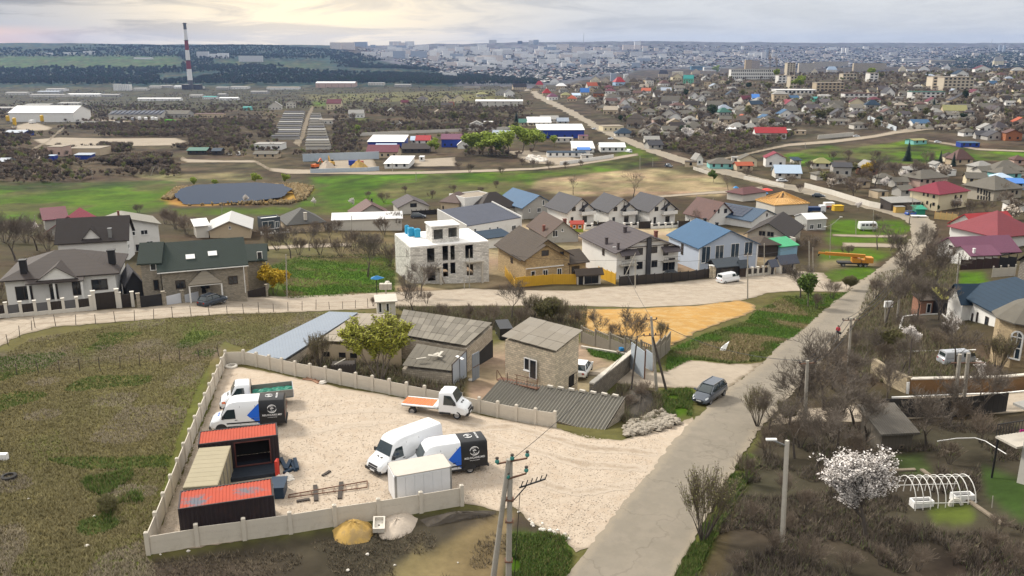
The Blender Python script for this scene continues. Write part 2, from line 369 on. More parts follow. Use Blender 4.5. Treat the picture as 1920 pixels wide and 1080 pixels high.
 # ground colours (bare albedo, by zone)
G_=(.068,.112,.026);G2=(.072,.096,.030);G3=(.095,.106,.044);DG=(.038,.060,.020);DRY=(.115,.108,.058);GREY=(.135,.118,.092);SOIL=(.066,.056,.046);BRN=(.068,.056,.040);TAN=(.27,.222,.16)
ZONES=[(BRN,0,[(-9000,60),(9000,60),(9000,3000),(-9000,3000)]),(DRY,6,[(-4000,3000),(-4000,600),(0,600),(700,575),(900,560),(1500,520),(1620,500),(1500,690),(1280,1080),(1100,3000)]),((.024,.042,.036),4,[(-3000,60),(600,60),(650,100),(700,112),(850,140),(870,166),(-3000,172)]),((.048,.078,.032),2,[(-600,108),(330,104),(345,120),(300,128),(0,129),(-600,130)]),((.040,.060,.032),2,[(400,112),(620,118),(600,128),(420,126)]),((.12,.12,.125),3,[(640,40),(2600,40),(2600,122),(1400,126),(1200,132),(1010,166),(860,166),(850,140),(700,112)]),((.036,.046,.030),2,[(1790,104),(1960,92),(2600,80),(2600,128),(1760,126)]),((.060,.056,.038),3,[(-3000,168),(960,162),(985,190),(700,205),(-3000,220)]),((.115,.110,.062),3,[(560,178),(960,168),(950,188),(600,192)]),((.066,.056,.043),4,[(1000,168),(1400,132),(2600,120),(2600,282),(1700,264),(1560,274),(1330,302),(1180,268),(1040,198)]),(G_,5,[(-900,360),(150,352),(325,346),(312,388),(255,408),(100,416),(-900,412)]),(DG,4,[(-900,345),(150,342),(325,338),(325,348),(150,355),(-900,362)]),((.145,.135,.085),4,[(250,330),(480,322),(500,336),(330,342)]),(G_,5,[(588,332),(700,324),(900,320),(1050,320),(1110,309),(1180,292),(1235,300),(1150,322),(1010,332),(1000,352),(940,372),(880,364),(700,388),(590,398),(556,388),(590,352)]),((.105,.100,.055),5,[(690,356),(800,348),(985,338),(1000,352),(900,372),(720,374)]),(G2,4,[(320,392),(560,388),(700,392),(690,402),(540,402),(330,402)]),((.33,.22,.105),4,[(306,372),(330,354),(420,349),(560,347),(588,353),(575,370),(540,380),(380,386),(316,385)]),(TAN,3,[(1000,340),(1100,326),(1230,316),(1340,331),(1382,350),(1350,366),(1220,369),(1050,366),(1000,353)]),(G_,3,[(1465,292),(1560,272),(1588,290),(1560,312),(1500,312)]),(G_,3,[(1590,282),(1700,264),(1840,282),(2300,284),(2300,300),(1830,299),(1790,292),(1720,306),(1620,302)]),(G2,3,[(1160,268),(1190,272),(1240,300),(1180,306),(1150,300)]),(G2,2,[(660,222),(690,222),(690,248),(650,250)]),(G2,2,[(590,290),(690,288),(690,302),(590,304)]),(G_,2,[(590,190),(610,190),(606,200),(588,200)]),((.26,.215,.16),3,[(740,548),(1480,508),(1480,440),(1330,440),(840,440),(740,470)]),((.36,.30,.23),2,[(960,420),(1330,424),(1340,440),(1000,446)]),(G2,4,[(505,500),(560,480),(620,474),(742,474),(742,548),(640,558),(540,562),(498,548)]),(G_,4,[(560,500),(680,496),(700,530),(640,552),(545,556)]),((.13,.115,.072),4,[(500,436),(742,430),(742,482),(640,486),(500,486)]),(G_,3,[(1560,414),(1690,414),(1714,430),(1690,441),(1550,441)]),(G_,3,[(1550,446),(1702,444),(1712,452),(1690,459),(1550,459)]),(G_,3,[(1540,470),(1684,462),(1676,476),(1640,492),(1540,494)]),(G_,3,[(1550,505),(1632,500),(1648,512),(1620,524),(1550,528)]),((.20,.165,.12),3,[(1540,490),(1640,486),(1640,498),(1540,504)]),((.080,.094,.036),6,[(1255,655),(1320,628),(1400,602),(1424,580),(1470,556),(1592,548),(1540,587),(1480,637),(1430,677),(1370,682),(1300,674),(1248,700)]),(G2,5,[(1420,640),(1500,580),(1560,560),(1530,590),(1440,668)]),(G2,5,[(1262,660),(1330,640),(1340,660),(1290,690),(1250,690)]),(GREY,8,[(-300,712),(412,668),(412,640),(250,640),(-300,690)]),(G3,14,[(325,740),(400,690),(388,790),(330,830)]),(G3,12,[(400,715),(300,960),(272,1010),(215,960),(325,800)]),(G3,14,[(160,900),(245,880),(270,940),(210,985),(165,960)]),(G3,14,[(40,820),(120,800),(130,850),(60,870)]),(G3,12,[(150,640),(190,650),(180,680),(140,670)]),(G3,12,[(330,605),(380,600),(390,640),(340,640)]),(G3,14,[(20,1040),(90,1030),(120,1080),(20,1080)]),(G3,14,[(170,1010),(280,990),(280,1080),(180,1080)]),((.062,.052,.043),5,[(276,1048),(870,958),(962,955),(1062,1010),(1070,1500),(300,1500)]),((.185,.150,.102),9,[(700,1100),(800,1010),(880,968),(952,962),(940,1100)]),((.070,.060,.050),7,[(790,1000),(880,972),(935,962),(860,1010),(790,1040)]),((.052,.088,.022),6,[(955,1000),(1075,1012),(1058,1100),(950,1100)]),(SOIL,5,[(1286,1500),(1400,852),(1480,782),(1690,787),(2600,780),(2600,1500)]),((.082,.088,.036),5,[(1262,1100),(1300,1020),(1400,850),(1425,868),(1350,990),(1310,1100)]),((.055,.068,.034),4,[(1672,852),(1728,850),(1752,888),(1690,892)]),((.046,.066,.028),3,[(1838,866),(1925,905),(1925,985),(1850,930)]),(G3,5,[(1740,950),(1820,945),(1830,980),(1750,985)]),((.105,.088,.068),4,[(1590,605),(1700,600),(1790,640),(1890,700),(1890,722),(1700,722),(1610,715),(1570,690)]),(SOIL,3,[(1690,580),(1780,580),(1790,622),(1682,622)]),(G2,3,[(1700,698),(1785,690),(1800,705),(1700,716)]),((.10,.088,.055),4,[(1640,514),(1800,480),(1795,562),(1680,566)]),(G_,3,[(1795,510),(1842,508),(1852,530),(1795,542)]),((.31,.26,.20),4,[(880,662),(945,642),(1085,645),(1180,664),(1192,690),(1095,742),(930,764),(880,748)]),((.060,.052,.040),3,[(552,692),(870,748),(870,700),(560,652)]),((.055,.047,.038),4,[(1130,765),(1168,722),(1238,742),(1244,790),(1185,802)]),(G_,3,[(1236,735),(1300,728),(1296,775),(1262,782),(1244,775)]),(G2,3,[(1100,655),(1180,668),(1178,682),(1110,668)]),(G2,3,[(1116,706),(1150,708),(1140,730),(1114,728)]),((.092,.080,.052),4,[(745,576),(1105,576),(1105,622),(930,622),(765,588)]),]
PX,PY=project(GX,GY,GZ)
_wx=(vnoise(GX*.35,GY*.35,7)-.5)+.6*(vnoise(GX*1.1,GY*1.1,8)-.5)
_wy=(vnoise(GX*.35,GY*.35,9)-.5)+.6*(vnoise(GX*1.1,GY*1.1,10)-.5)
_far=GY>350
_wx=np.where(_far,(vnoise(GX/25,GY/25,11)-.5)*1.6,_wx);_wy=np.where(_far,(vnoise(GX/25,GY/25,12)-.5)*.7,_wy)
GC=np.zeros((NS,NA,3))
for col,jit,poly in ZONES:
 qx,qy=PX+_wx*jit*2.2,PY+_wy*jit*1.5
 ins=np.zeros(PX.shape,bool)
 n=len(poly)
 for i in range(n):
  (xa,ya),(xb,yb)=poly[i],poly[(i+1)%n]
  if ya==yb:continue
  cnd=(ya>qy)!=(yb>qy)
  ins^=cnd&(qx<(xb-xa)*(qy-ya)/(yb-ya)+xa)
 GC[ins]=col
for _ in range(2):
 GC[1:-1,1:-1]=(GC[1:-1,1:-1]*2+GC[:-2,1:-1]+GC[2:,1:-1]+GC[1:-1,:-2]+GC[1:-1,2:])/6
_k=np.clip((vnoise(GX/16,GY/34,41)+.5*vnoise(GX/5,GY/9,42)-.72)*3.2,0,1)*np.clip((GY-120)/80,0,1)*(GC[...,1]>GC[...,0]*1.15);GC+=(np.array([.082,.074,.045])-GC)*(_k*.7)[...,None]
m1=vnoise(GX/1.4,GY/1.4,21)+.6*vnoise(GX/.6,GY/.6,22);m2=vnoise(GX/5,GY/5,23)+.5*vnoise(GX/2.2,GY/2.2,24);m3=vnoise(GX/22,GY/22,25);m4=vnoise(GX/70,GY/45,26)
GC*=.68
_l=GC.mean(-1,keepdims=True);GC=np.maximum(.004,_l+(GC-_l)*1.5)
_f=np.clip((GY-200)/200,0,1);GC*=(1+_f*1.1*(vnoise(GX/11,GY/16,51)-.5)+_f*.8*(vnoise(GX/4,GY/6,52)-.5))[...,None]
GC*=(.62+.24*m1+.22*m2+.18*m3+.12*m4)[...,None]
hue=(vnoise(GX/9,GY/7,31)-.5)*.5+(vnoise(GX/40,GY/30,32)-.5)*.4
GC[...,0]*=1+hue*.35;GC[...,1]*=1-hue*.12;GC[...,2]*=1+hue*.3
def grid_faces(ns,na):
 i=np.arange(na-1);j=np.arange(ns-1)
 I,J=np.meshgrid(i,j);a=(J*na+I).ravel()
 return np.stack([a,a+1,a+na+1,a+na],1)
M_GROUND=mat('ground',(.1,.1,.1),rg=.97,var=.34,scale=1.6,bump=.55,bscale=5,spec=.1,attr='Col')
me=mesh_np('ground',np.stack([GX,GY,GZ],-1).reshape(-1,3),grid_faces(NS,NA),M_GROUND,col=GC.reshape(-1,3),smooth=True)
link('ground',me,kind='structure')
# sheets lying on the ground
def densify(P,step,jit,seed):
 out=[];rr=random.Random(seed)
 for a,b in zip(P,P[1:]+P[:1]):
  n=max(1,int(math.hypot(b[0]-a[0],b[1]-a[1])/step))
  for i in range(n):
   t=i/n;out.append((a[0]+(b[0]-a[0])*t+rr.uniform(-jit,jit),a[1]+(b[1]-a[1])*t+rr.uniform(-jit,jit)))
 return out
def sheet(name,poly,m,lift=.03,step=.010,jit=.003,seed=1,kind='structure',fade=1.5,**props):
 P=[W(*p)for p in poly]
 Q=[(p.x/p.y,math.log(p.y))for p in P]
 Q=densify(Q,step,jit,seed)
 nb=len(Q)
 x0,x1=min(q[0]for q in Q),max(q[0]for q in Q);y0,y1=min(q[1]for q in Q),max(q[1]for q in Q)
 pts_=[Vec(q)for q in Q]
 st=max(step,math.sqrt((x1-x0)*(y1-y0)/9000))
 inner=[]
 X,Y=np.meshgrid(np.arange(x0+st/2,x1,st),np.arange(y0+st/2,y1,st))
 X=X.ravel();Y=Y.ravel()
 ins=np.zeros(X.shape,bool)
 for i in range(nb):
  (xa,ya),(xb,yb)=Q[i],Q[(i+1)%nb]
  if ya==yb:continue
  cnd=(ya>Y)!=(yb>Y);ins^=cnd&(X<(xb-xa)*(Y-ya)/(yb-ya)+xa)
 pts_+=[Vec((a,b))for a,b in zip(X[ins],Y[ins])]
 vo,eo,fo,*_=geometry.delaunay_2d_cdt(pts_,[(i,(i+1)%nb)for i in range(nb)],[],1,1e-7)
 y=np.exp(np.array([v.y for v in vo]));x=np.array([v.x for v in vo])*y
 z=gz(x,y)+lift+y*.00025
 e=np.ones(len(vo))
 B=np.array(Q);vv=np.array([(v.x,v.y)for v in vo])
 for k in range(0,len(vv),2000):
  d=np.sqrt(((vv[k:k+2000,None]-B[None])**2).sum(-1)).min(1);e[k:k+2000]=np.clip(d/(step*fade),0,1)
 F=[tuple(f)for f in fo];F=np.array([f for f in F if len(f)==3])
 V=np.stack([x,y,z],1)
 n=np.cross(V[F[:,1]]-V[F[:,0]],V[F[:,2]]-V[F[:,0]]);fl=n[:,2]<0;F[fl]=F[fl][:,::-1]
 me=mesh_np(name,V,F,m,col=np.stack([e,e,e],1),smooth=True)
 return link(name,me,kind=kind,**props)
def strip(pl):
 L_,R_=[],[]
 for i,(x,y,w)in enumerate(pl):
  a=pl[max(0,i-1)];b=pl[min(len(pl)-1,i+1)]
  dx,dy=b[0]-a[0],b[1]-a[1];n=math.hypot(dx,dy)or 1
  L_.append((x-dy/n*w/2,y+dx/n*w/2));R_.append((x+dy/n*w/2,y-dx/n*w/2))
 return L_+R_[::-1]
def smt(name,col,edge,var,scale,bump,bscale,rg=.95,col2=None,track=None):
 m=mat(name,col,rg=rg,var=var,scale=scale,bump=bump,bscale=bscale,spec=.15,col2=col2,dirt=.3,dcol=edge)
 nt=m.node_tree;N,L=nt.nodes,nt.links;b=N['Principled BSDF']
 src=b.inputs['Base Color'].links[0].from_socket
 at=N.new('ShaderNodeAttribute');at.attribute_name='Col'
 tcn=N.new('ShaderNodeTexCoord')
 nz=N.new('ShaderNodeTexNoise');nz.inputs['Scale'].default_value=1.1;nz.inputs['Detail'].default_value=7;nz.inputs['Roughness'].default_value=.7;L.new(tcn.outputs['Object'],nz.inputs['Vector'])
 ad=N.new('ShaderNodeMath');ad.operation='ADD';L.new(at.outputs['Fac'],ad.inputs[0]);L.new(nz.outputs['Fac'],ad.inputs[1])
 mr=N.new('ShaderNodeMapRange');mr.interpolation_type='SMOOTHSTEP';mr.inputs['From Min'].default_value=.62;mr.inputs['From Max'].default_value=1.15;L.new(ad.outputs[0],mr.inputs['Value'])
 mx=N.new('ShaderNodeMix');mx.data_type='RGBA';L.new(mr.outputs['Result'],mx.inputs['Factor']);mx.inputs['A'].default_value=(*edge,1);L.new(src,mx.inputs['B'])
 L.new(mx.outputs['Result'],b.inputs['Base Color'])
 return m
M_GRAVEL=smt('limestone_gravel',(.43,.36,.285),(.27,.225,.17),.15,3.2,.9,9,col2=(.40,.325,.25))
M_DIRT=smt('dirt_road',(.345,.295,.235),(.215,.18,.13),.17,1.5,.5,5,col2=(.295,.245,.19))
M_ASPH=smt('worn_asphalt',(.205,.182,.147),(.255,.22,.17),.09,1.3,.25,30,rg=.9,col2=(.225,.198,.16))
M_SAND=smt('ochre_sand',(.37,.215,.065),(.22,.155,.08),.18,1.2,.8,4,col2=(.40,.27,.115))
M_PALE=smt('pale_dirt',(.33,.28,.22),(.19,.155,.11),.16,1.0,.4,4)
MFD=smt('far_dirt',(.29,.245,.19),(.16,.13,.09),.14,.2,.3,1)
sheet('gravel_yard',[(424,684),(470,692),(540,706),(640,728),(757,748),(870,772),(1040,802),(1100,822),(1165,826),(1215,812),(1268,795),(1300,782),(1300,800),(1238,880),(1180,950),(1125,1020),(1078,1036),(1050,1002),(1000,985),(962,950),(935,958),(905,950),(866,946),(690,976),(520,1004),(285,1038),(300,990),(352,870),(392,768)],M_GRAVEL,.02,.008,.0022,3)
M_TRACK=smt('packed_wheel_track',(.30,.24,.18),(.42,.355,.285),.14,2.0,.3,9)
for i,q in enumerate(([(1230,850,12),(1100,840,16),(960,800,12),(820,812,12),(700,830,10)],[(1215,880,12),(1080,870,18),(950,830,12),(840,790,9)],[(1190,910,14),(1080,925,18),(1000,900,14),(940,890,10)],[(900,800,10),(760,790,9),(640,800,9),(560,815,8)],[(880,780,8),(740,770,8),(620,775,8),(556,785,7)])):sheet('wheel_track',strip(q),M_TRACK,.032,.008,.003,60+i,fade=2.5)
sheet('asphalt_road',[(1030,1150),(1062,1080),(1110,1020),(1165,950),(1225,880),(1285,802),(1330,760),(1390,712),(1440,672),(1500,622),(1540,587),(1590,547),(1630,516),(1665,490),(1698,460),(1711,440),(1706,421),(1690,409),(1650,398),(1600,385),(1540,371),(1480,357),(1420,344),(1360,329),(1290,311),(1230,291),(1180,271),(1140,255),(1110,240),(1080,222),(1040,201),(1000,181),(982,170),(990,166),(1012,177),(1052,197),(1092,217),(1120,233),(1150,248),(1190,264),(1240,283),(1300,302),(1370,319),(1420,333),(1480,346),(1540,360),(1600,374),(1660,387),(1704,396),(1742,408),(1757,425),(1750,446),(1722,480),(1694,510),(1658,540),(1622,580),(1590,620),(1546,670),(1506,720),(1452,775),(1422,810),(1396,850),(1366,900),(1332,960),(1292,1030),(1264,1080),(1235,1150)],M_ASPH,.045,.007,.0022,4,fade=3.2)
_t=M_ASPH.node_tree;_s=_t.nodes['Principled BSDF'].inputs['Base Color'].links[0].from_socket
_vo=_t.nodes.new('ShaderNodeTexVoronoi');_vo.feature='DISTANCE_TO_EDGE';_vo.inputs['Scale'].default_value=.16
_no=_t.nodes.new('ShaderNodeTexNoise');_no.inputs['Scale'].default_value=.5;_no.inputs['Detail'].default_value=6
_tc=_t.nodes.new('ShaderNodeTexCoord')
_t.links.new(_tc.outputs['Object'],_no.inputs['Vector']);_sc=_t.nodes.new('ShaderNodeVectorMath');_sc.operation='MULTIPLY_ADD';_sc.inputs[1].default_value=(5,5,5);_t.links.new(_no.outputs['Color'],_sc.inputs[0]);_t.links.new(_tc.outputs['Object'],_sc.inputs[2]);_t.links.new(_sc.outputs[0],_vo.inputs['Vector'])
_mr=_t.nodes.new('ShaderNodeMapRange');_mr.inputs['From Min'].default_value=.004;_mr.inputs['From Max'].default_value=.02;_mr.inputs['To Min'].default_value=.84;_t.links.new(_vo.outputs['Distance'],_mr.inputs['Value'])
_vm=_t.nodes.new('ShaderNodeVectorMath');_vm.operation='SCALE';_t.links.new(_s,_vm.inputs[0]);_t.links.new(_mr.outputs['Result'],_vm.inputs['Scale']);_t.links.new(_vm.outputs[0],_t.nodes['Principled BSDF'].inputs['Base Color'])
sheet('dirt_street',[(-60,606),(0,599),(60,590),(150,584),(250,578),(310,572),(460,558),(540,556),(640,552),(720,549),(800,546),(880,541),(960,545),(1080,545),(1140,538),(1260,530),(1400,515),(1490,508),(1545,512),(1560,530),(1620,524),(1634,514),(1590,548),(1500,546),(1440,550),(1400,562),(1300,573),(1200,577),(1090,574),(1000,574),(900,574),(760,575),(690,580),(600,584),(500,588),(350,595),(200,606),(100,614),(40,628),(0,650),(-60,690)],M_DIRT,.025,.008,.0022,5)
sheet('sand_lot',[(1062,592),(1100,580),(1200,579),(1300,574),(1385,563),(1410,569),(1416,581),(1400,592),(1350,606),(1300,627),(1262,647),(1212,652),(1180,632),(1100,622)],M_SAND,.03,.008,.003,6)
sheet('gravel_driveway',[(1090,700),(1130,690),(1185,684),(1240,700),(1290,676),(1370,684),(1428,680),(1470,650),(1440,674),(1390,714),(1340,752),(1310,730),(1270,728),(1190,728),(1150,715)],M_PALE,.03,.009,.003,7)
sheet('side_lane',[(1470,768),(1560,764),(1640,756),(1690,747),(1800,740),(1980,729),(1980,764),(1800,780),(1700,787),(1600,792),(1500,792),(1440,800)],M_DIRT,.03,.009,.002,8)
sheet('dirt_path',strip([(505,318,6),(540,322,9),(640,323,7),(700,325,6),(800,324,5),(900,321,5),(1000,317,4),(1080,309,5),(1140,299,6),(1196,290,5)]),MFD,.05,.006,.001,9)
sheet('dirt_path',strip([(505,318,5),(478,303,5),(420,303,4),(350,302,7),(340,297,9)]),MFD,.05,.006,.001,10)
sheet('dirt_path',strip([(556,272,14),(566,255,10),(572,236,9),(578,218,7),(588,200,5)]),MFD,.05,.006,.001,11)
sheet('dirt_path',strip([(1225,370,4),(1330,362,5),(1400,358,6),(1430,352,6)]),MFD,.05,.006,.001,12)
sheet('dirt_path',strip([(1330,302,3),(1380,294,3),(1440,280,4),(1480,272,5),(1560,266,6),(1640,256,6),(1680,248,7),(1740,240,8),(1800,240,5)]),MFD,.05,.006,.001,13)
sheet('dirt_path',strip([(1740,264,3),(1790,272,4),(1830,280,4),(1920,284,3),(2000,288,3)]),MFD,.05,.006,.001,14)
sheet('dirt_path',strip([(1560,441,4),(1620,443,5),(1700,443,5)]),MFD,.03,.006,.001,15)
sheet('dirt_path',strip([(1580,459,8),(1640,460,8),(1700,462,7)]),MFD,.03,.006,.001,16)
sheet('dirt_path',strip([(490,466,6),(560,462,7),(620,460,8),(660,459,6)]),M_PALE,.03,.006,.001,17)
sheet('gravel_lot',[(62,262),(110,258),(200,260),(330,259),(352,266),(330,273),(200,275),(90,273),(70,268)],MFD,.05,.006,.001,18)
sheet('gravel_lot',[(590,316),(620,300),(700,297),(712,322),(640,324),(580,324)],MFD,.05,.006,.001,19)
sheet('gravel_lot',[(772,300),(853,295),(858,312),(778,313)],MFD,.05,.006,.001,20)
sheet('gravel_lot',[(950,284),(1000,282),(1100,300),(1050,310),(990,306)],MFD,.05,.006,.001,21)
sheet('gravel_lot',[(20,238),(60,228),(100,240),(90,245),(30,246)],MFD,.05,.006,.001,22)
sheet('gravel_lot',[(150,226),(185,223),(250,228),(200,232),(150,232)],MFD,.05,.006,.001,23)
sheet('gravel_lot',[(40,296),(55,284),(85,290),(75,303),(45,308),(20,306)],MFD,.05,.006,.001,24)
sheet('dirt_path',strip([(20,306,3),(45,290,4),(90,266,4),(120,240,4)]),MFD,.05,.006,.001,25)
M_WATER=bpy.data.materials.new('pond_water');M_WATER.use_nodes=True
_b=M_WATER.node_tree.nodes['Principled BSDF'];_b.inputs['Base Color'].default_value=(.040,.055,.085,1);_b.inputs['IOR'].default_value=1.12;_b.inputs['Roughness'].default_value=.25;_b.inputs['Specular IOR Level'].default_value=.05
_nz=M_WATER.node_tree.nodes.new('ShaderNodeTexNoise');_nz.inputs['Scale'].default_value=.9
_bp=M_WATER.node_tree.nodes.new('ShaderNodeBump');_bp.inputs['Strength'].default_value=.12;M_WATER.node_tree.links.new(_nz.outputs['Fac'],_bp.inputs['Height']);M_WATER.node_tree.links.new(_bp.outputs[0],_b.inputs['Normal'])
po=sheet('pond_water',[(328,373),(338,364),(372,359),(420,357),(480,355),(530,357),(548,363),(530,374),(470,380),(400,383),(345,384)],M_WATER,.10,.006,.0015,26)
_z=max(v.co.z for v in po.data.vertices)
for v in po.data.vertices:v.co.z=_z
# shared materials
M=mat
wwl=M('white_render',(.74,.73,.70),var=.05,scale=.6,bump=.1,dirt=.25,dcol=(.5,.48,.43))
cream_wall=M('cream_render',(.66,.58,.40),var=.06,scale=.6,dirt=.2,dcol=(.4,.34,.24))
tan_wall=M('tan_render',(.52,.42,.29),var=.08,scale=.7,dirt=.3,dcol=(.3,.24,.17))
gwl=M('grey_render',(.40,.385,.355),var=.1,scale=.8,dirt=.4,dcol=(.24,.22,.19))
pwl=M('pale_render',(.58,.55,.49),var=.08,scale=.8,dirt=.3,dcol=(.36,.33,.28))
blue_wall=M('pale_blue_render',(.44,.50,.60),var=.05,scale=.7)
swl=M('limestone_blocks',(.66,.57,.43),var=.12,scale=1.2,bump=.4,pat='block',col2=(.34,.29,.215))
osw=M('old_stone_blocks',(.40,.35,.28),var=.2,scale=1.0,bump=.5,pat='block',col2=(.2,.17,.13),dirt=.35,dcol=(.17,.14,.11))
yellow_brick=M('yellow_brick',(.46,.34,.185),var=.14,scale=1.0,pat='block',col2=(.30,.235,.15),pscale=.8)
grey_brick=M('grey_yellow_brick',(.30,.265,.21),var=.1,scale=1.0,pat='block',col2=(.2,.175,.14),pscale=.7)
red_brick=M('red_brick',(.36,.15,.09),var=.12,scale=1.0,pat='brick',col2=(.25,.2,.16))
aac_wall=M('aerated_blocks',(.66,.64,.60),var=.1,scale=1.0,pat='stone',col2=(.36,.34,.31),pscale=1.25,dirt=.4,dcol=(.34,.31,.28))
cnc=M('concrete',(.50,.465,.405),var=.12,scale=1.3,bump=.25,bscale=14,dirt=.45,dcol=(.30,.27,.225))
fence_conc=M('fence_concrete',(.585,.535,.455),var=.1,scale=1.6,bump=.3,bscale=16,dirt=.4,dcol=(.42,.37,.30))
pole_conc=M('pole_concrete',(.36,.335,.29),var=.12,scale=2,bump=.2,dirt=.5,dcol=(.2,.175,.145))
rbr=M('brown_tile_roof',(.047,.037,.033),rg=.75,var=.12,pat='tile')
rdb=M('dark_brown_roof',(.036,.029,.026),rg=.75,var=.1,pat='tile')
rtn=M('weathered_brown_roof',(.066,.052,.041),rg=.85,var=.15,pat='tile')
roof_purple=M('purple_grey_roof',(.076,.064,.067),rg=.75,var=.08,pat='tile')
roof_dgrey=M('dark_grey_roof',(.060,.059,.066),rg=.75,var=.1,pat='tile')
roof_slate=M('slate_blue_roof',(.070,.078,.105),rg=.65,var=.1,pat='rib')
roof_blue=M('blue_metal_roof',(.038,.098,.185),rg=.65,var=.1,pat='rib')
roof_navy=M('navy_tile_roof',(.012,.032,.058),rg=.7,var=.12,pat='tile')
roof_green=M('green_metal_roof',(.022,.034,.028),rg=.75,var=.14,pat='rib')
roof_red=M('red_metal_roof',(.33,.022,.026),rg=.6,var=.1,pat='rib')
roof_crimson=M('crimson_roof',(.19,.018,.036),rg=.65,var=.12,pat='tile')
roof_maroon=M('maroon_roof',(.11,.018,.032),rg=.65,var=.12,pat='rib')
roof_mauve=M('mauve_metal_roof',(.15,.055,.095),rg=.65,var=.1,pat='rib')
roof_rust=M('rust_red_roof',(.105,.054,.046),rg=.7,var=.14,pat='tile')
roof_orange=M('orange_tile_roof',(.34,.075,.03),rg=.7,var=.12,pat='tile')
roof_asb=M('asbestos_roof',(.16,.148,.125),rg=.95,var=.2,scale=1.4,pat='corr',col2=(.15,.135,.11),dirt=.4,dcol=(.17,.15,.12))
rgy=M('grey_slate_roof',(.125,.115,.096),rg=.95,var=.16,scale=.9,dirt=.3,dcol=(.15,.135,.11),bump=.3)
rlg=M('pale_grey_roof',(.27,.262,.245),rg=.8,var=.1,pat='rib',dirt=.2)
roof_zinc=M('zinc_roof',(.26,.30,.36),rg=.6,var=.08,pat='rib')
roof_white=M('white_metal_roof',(.68,.68,.68),rg=.7,var=.04,pat='rib')
roof_felt=M('felt_roof',(.28,.24,.19),rg=.95,var=.14,scale=.8,dirt=.3,dcol=(.28,.235,.18))
whp=M('white_frame',(.78,.78,.77),rg=.5,var=.03)
brp=M('brown_frame',(.05,.035,.028),rg=.5,var=.05)
glass=M('window_glass',(.022,.026,.032),rg=.12,var=.25,scale=.8,spec=.6)
glassb=M('blue_glass',(.035,.055,.075),rg=.08,var=.25,scale=.7,spec=.8)
void=M('dark_interior',(.028,.026,.024),rg=.95,var=.2)
bmt=M('black_metal',(.022,.022,.024),rg=.5,var=.1)
dark_fence=M('dark_fence_sheet',(.040,.034,.030),rg=.5,var=.12,pat='rib')
steel=M('steel',(.33,.34,.35),rg=.4,metal=.6,var=.1)
rust=M('rusty_iron',(.14,.075,.05),rg=.9,var=.25,scale=3)
wood=M('grey_wood',(.20,.165,.125),rg=.95,var=.22,scale=3,stretch=(1,8,8))
dwood=M('dark_wood',(.055,.046,.04),rg=.9,var=.2,scale=3)
fwd=M('fresh_timber',(.58,.36,.14),rg=.8,var=.12)
ysh=M('yellow_fence_sheet',(.62,.36,.035),rg=.5,var=.12,pat='rib',scale=.8)
brick_stack=M('chimney_brick',(.25,.10,.075),var=.12,pat='brick')
bluep=M('royal_blue_sheet',(.02,.05,.30),rg=.45,var=.08,pat='rib')
tankblue=M('blue_plastic',(.03,.30,.50),rg=.4,var=.06)
tarp_blue=M('blue_tarp',(.02,.18,.42),rg=.5,var=.12)
green_sheet=M('green_sheet',(.05,.33,.15),rg=.5,var=.1)
teal_wall=M('turquoise_render',(.22,.52,.50),var=.06)
mint_wall=M('mint_render',(.17,.46,.32),var=.06)
pink_wall=M('pink_render',(.50,.36,.30),var=.08)
orange_wall=M('orange_brick',(.42,.16,.07),var=.1,pat='brick')
# windows, doors
_wm={}
def win(parent,p,w,h,face,kind='white',name='window',pane=None,split=None):
 if split is None:split=2 if w>.9 else 1
 key=(round(w,1),round(h,1),kind,split,name)
 if key not in _wm:
  w_,h_=key[0],key[1];w_=max(w_,.3);h_=max(h_,.3)
  f=MB();t=.09 if kind!='none' else .03
  f.box(-w_/2,w_/2,-.07,.02,0,t).box(-w_/2,w_/2,-.07,.02,h_-t,h_)
  f.box(-w_/2,-w_/2+t,-.069,.02,t,h_-t).box(w_/2-t,w_/2,-.069,.02,t,h_-t)
  for i in range(1,split):x=-w_/2+w_*i/split;f.box(x-t*.4,x+t*.4,-.06,.02,t,h_-t)
  if kind=='white' and name=='window':f.box(-w_/2-.06,w_/2+.06,-.14,.02,-.06,-.001)
  g=MB().box(-w_/2+.02,w_/2-.02,-.03,.01,.02,h_-.02)
  fm={'white':whp,'brown':brp,'none':void,'wood':wood,'concrete':cnc}[kind]
  _wm[key]=(f.mesh(name,fm),g.mesh('pane',void if kind in('none','concrete')else(pane or glass)))
 a,b=_wm[key]
 rz={'F':0,'B':math.pi,'L':-math.pi/2,'R':math.pi/2}[face]
 o=link(name,a,parent,p,rz)
 link('pane',b,o)
 return o
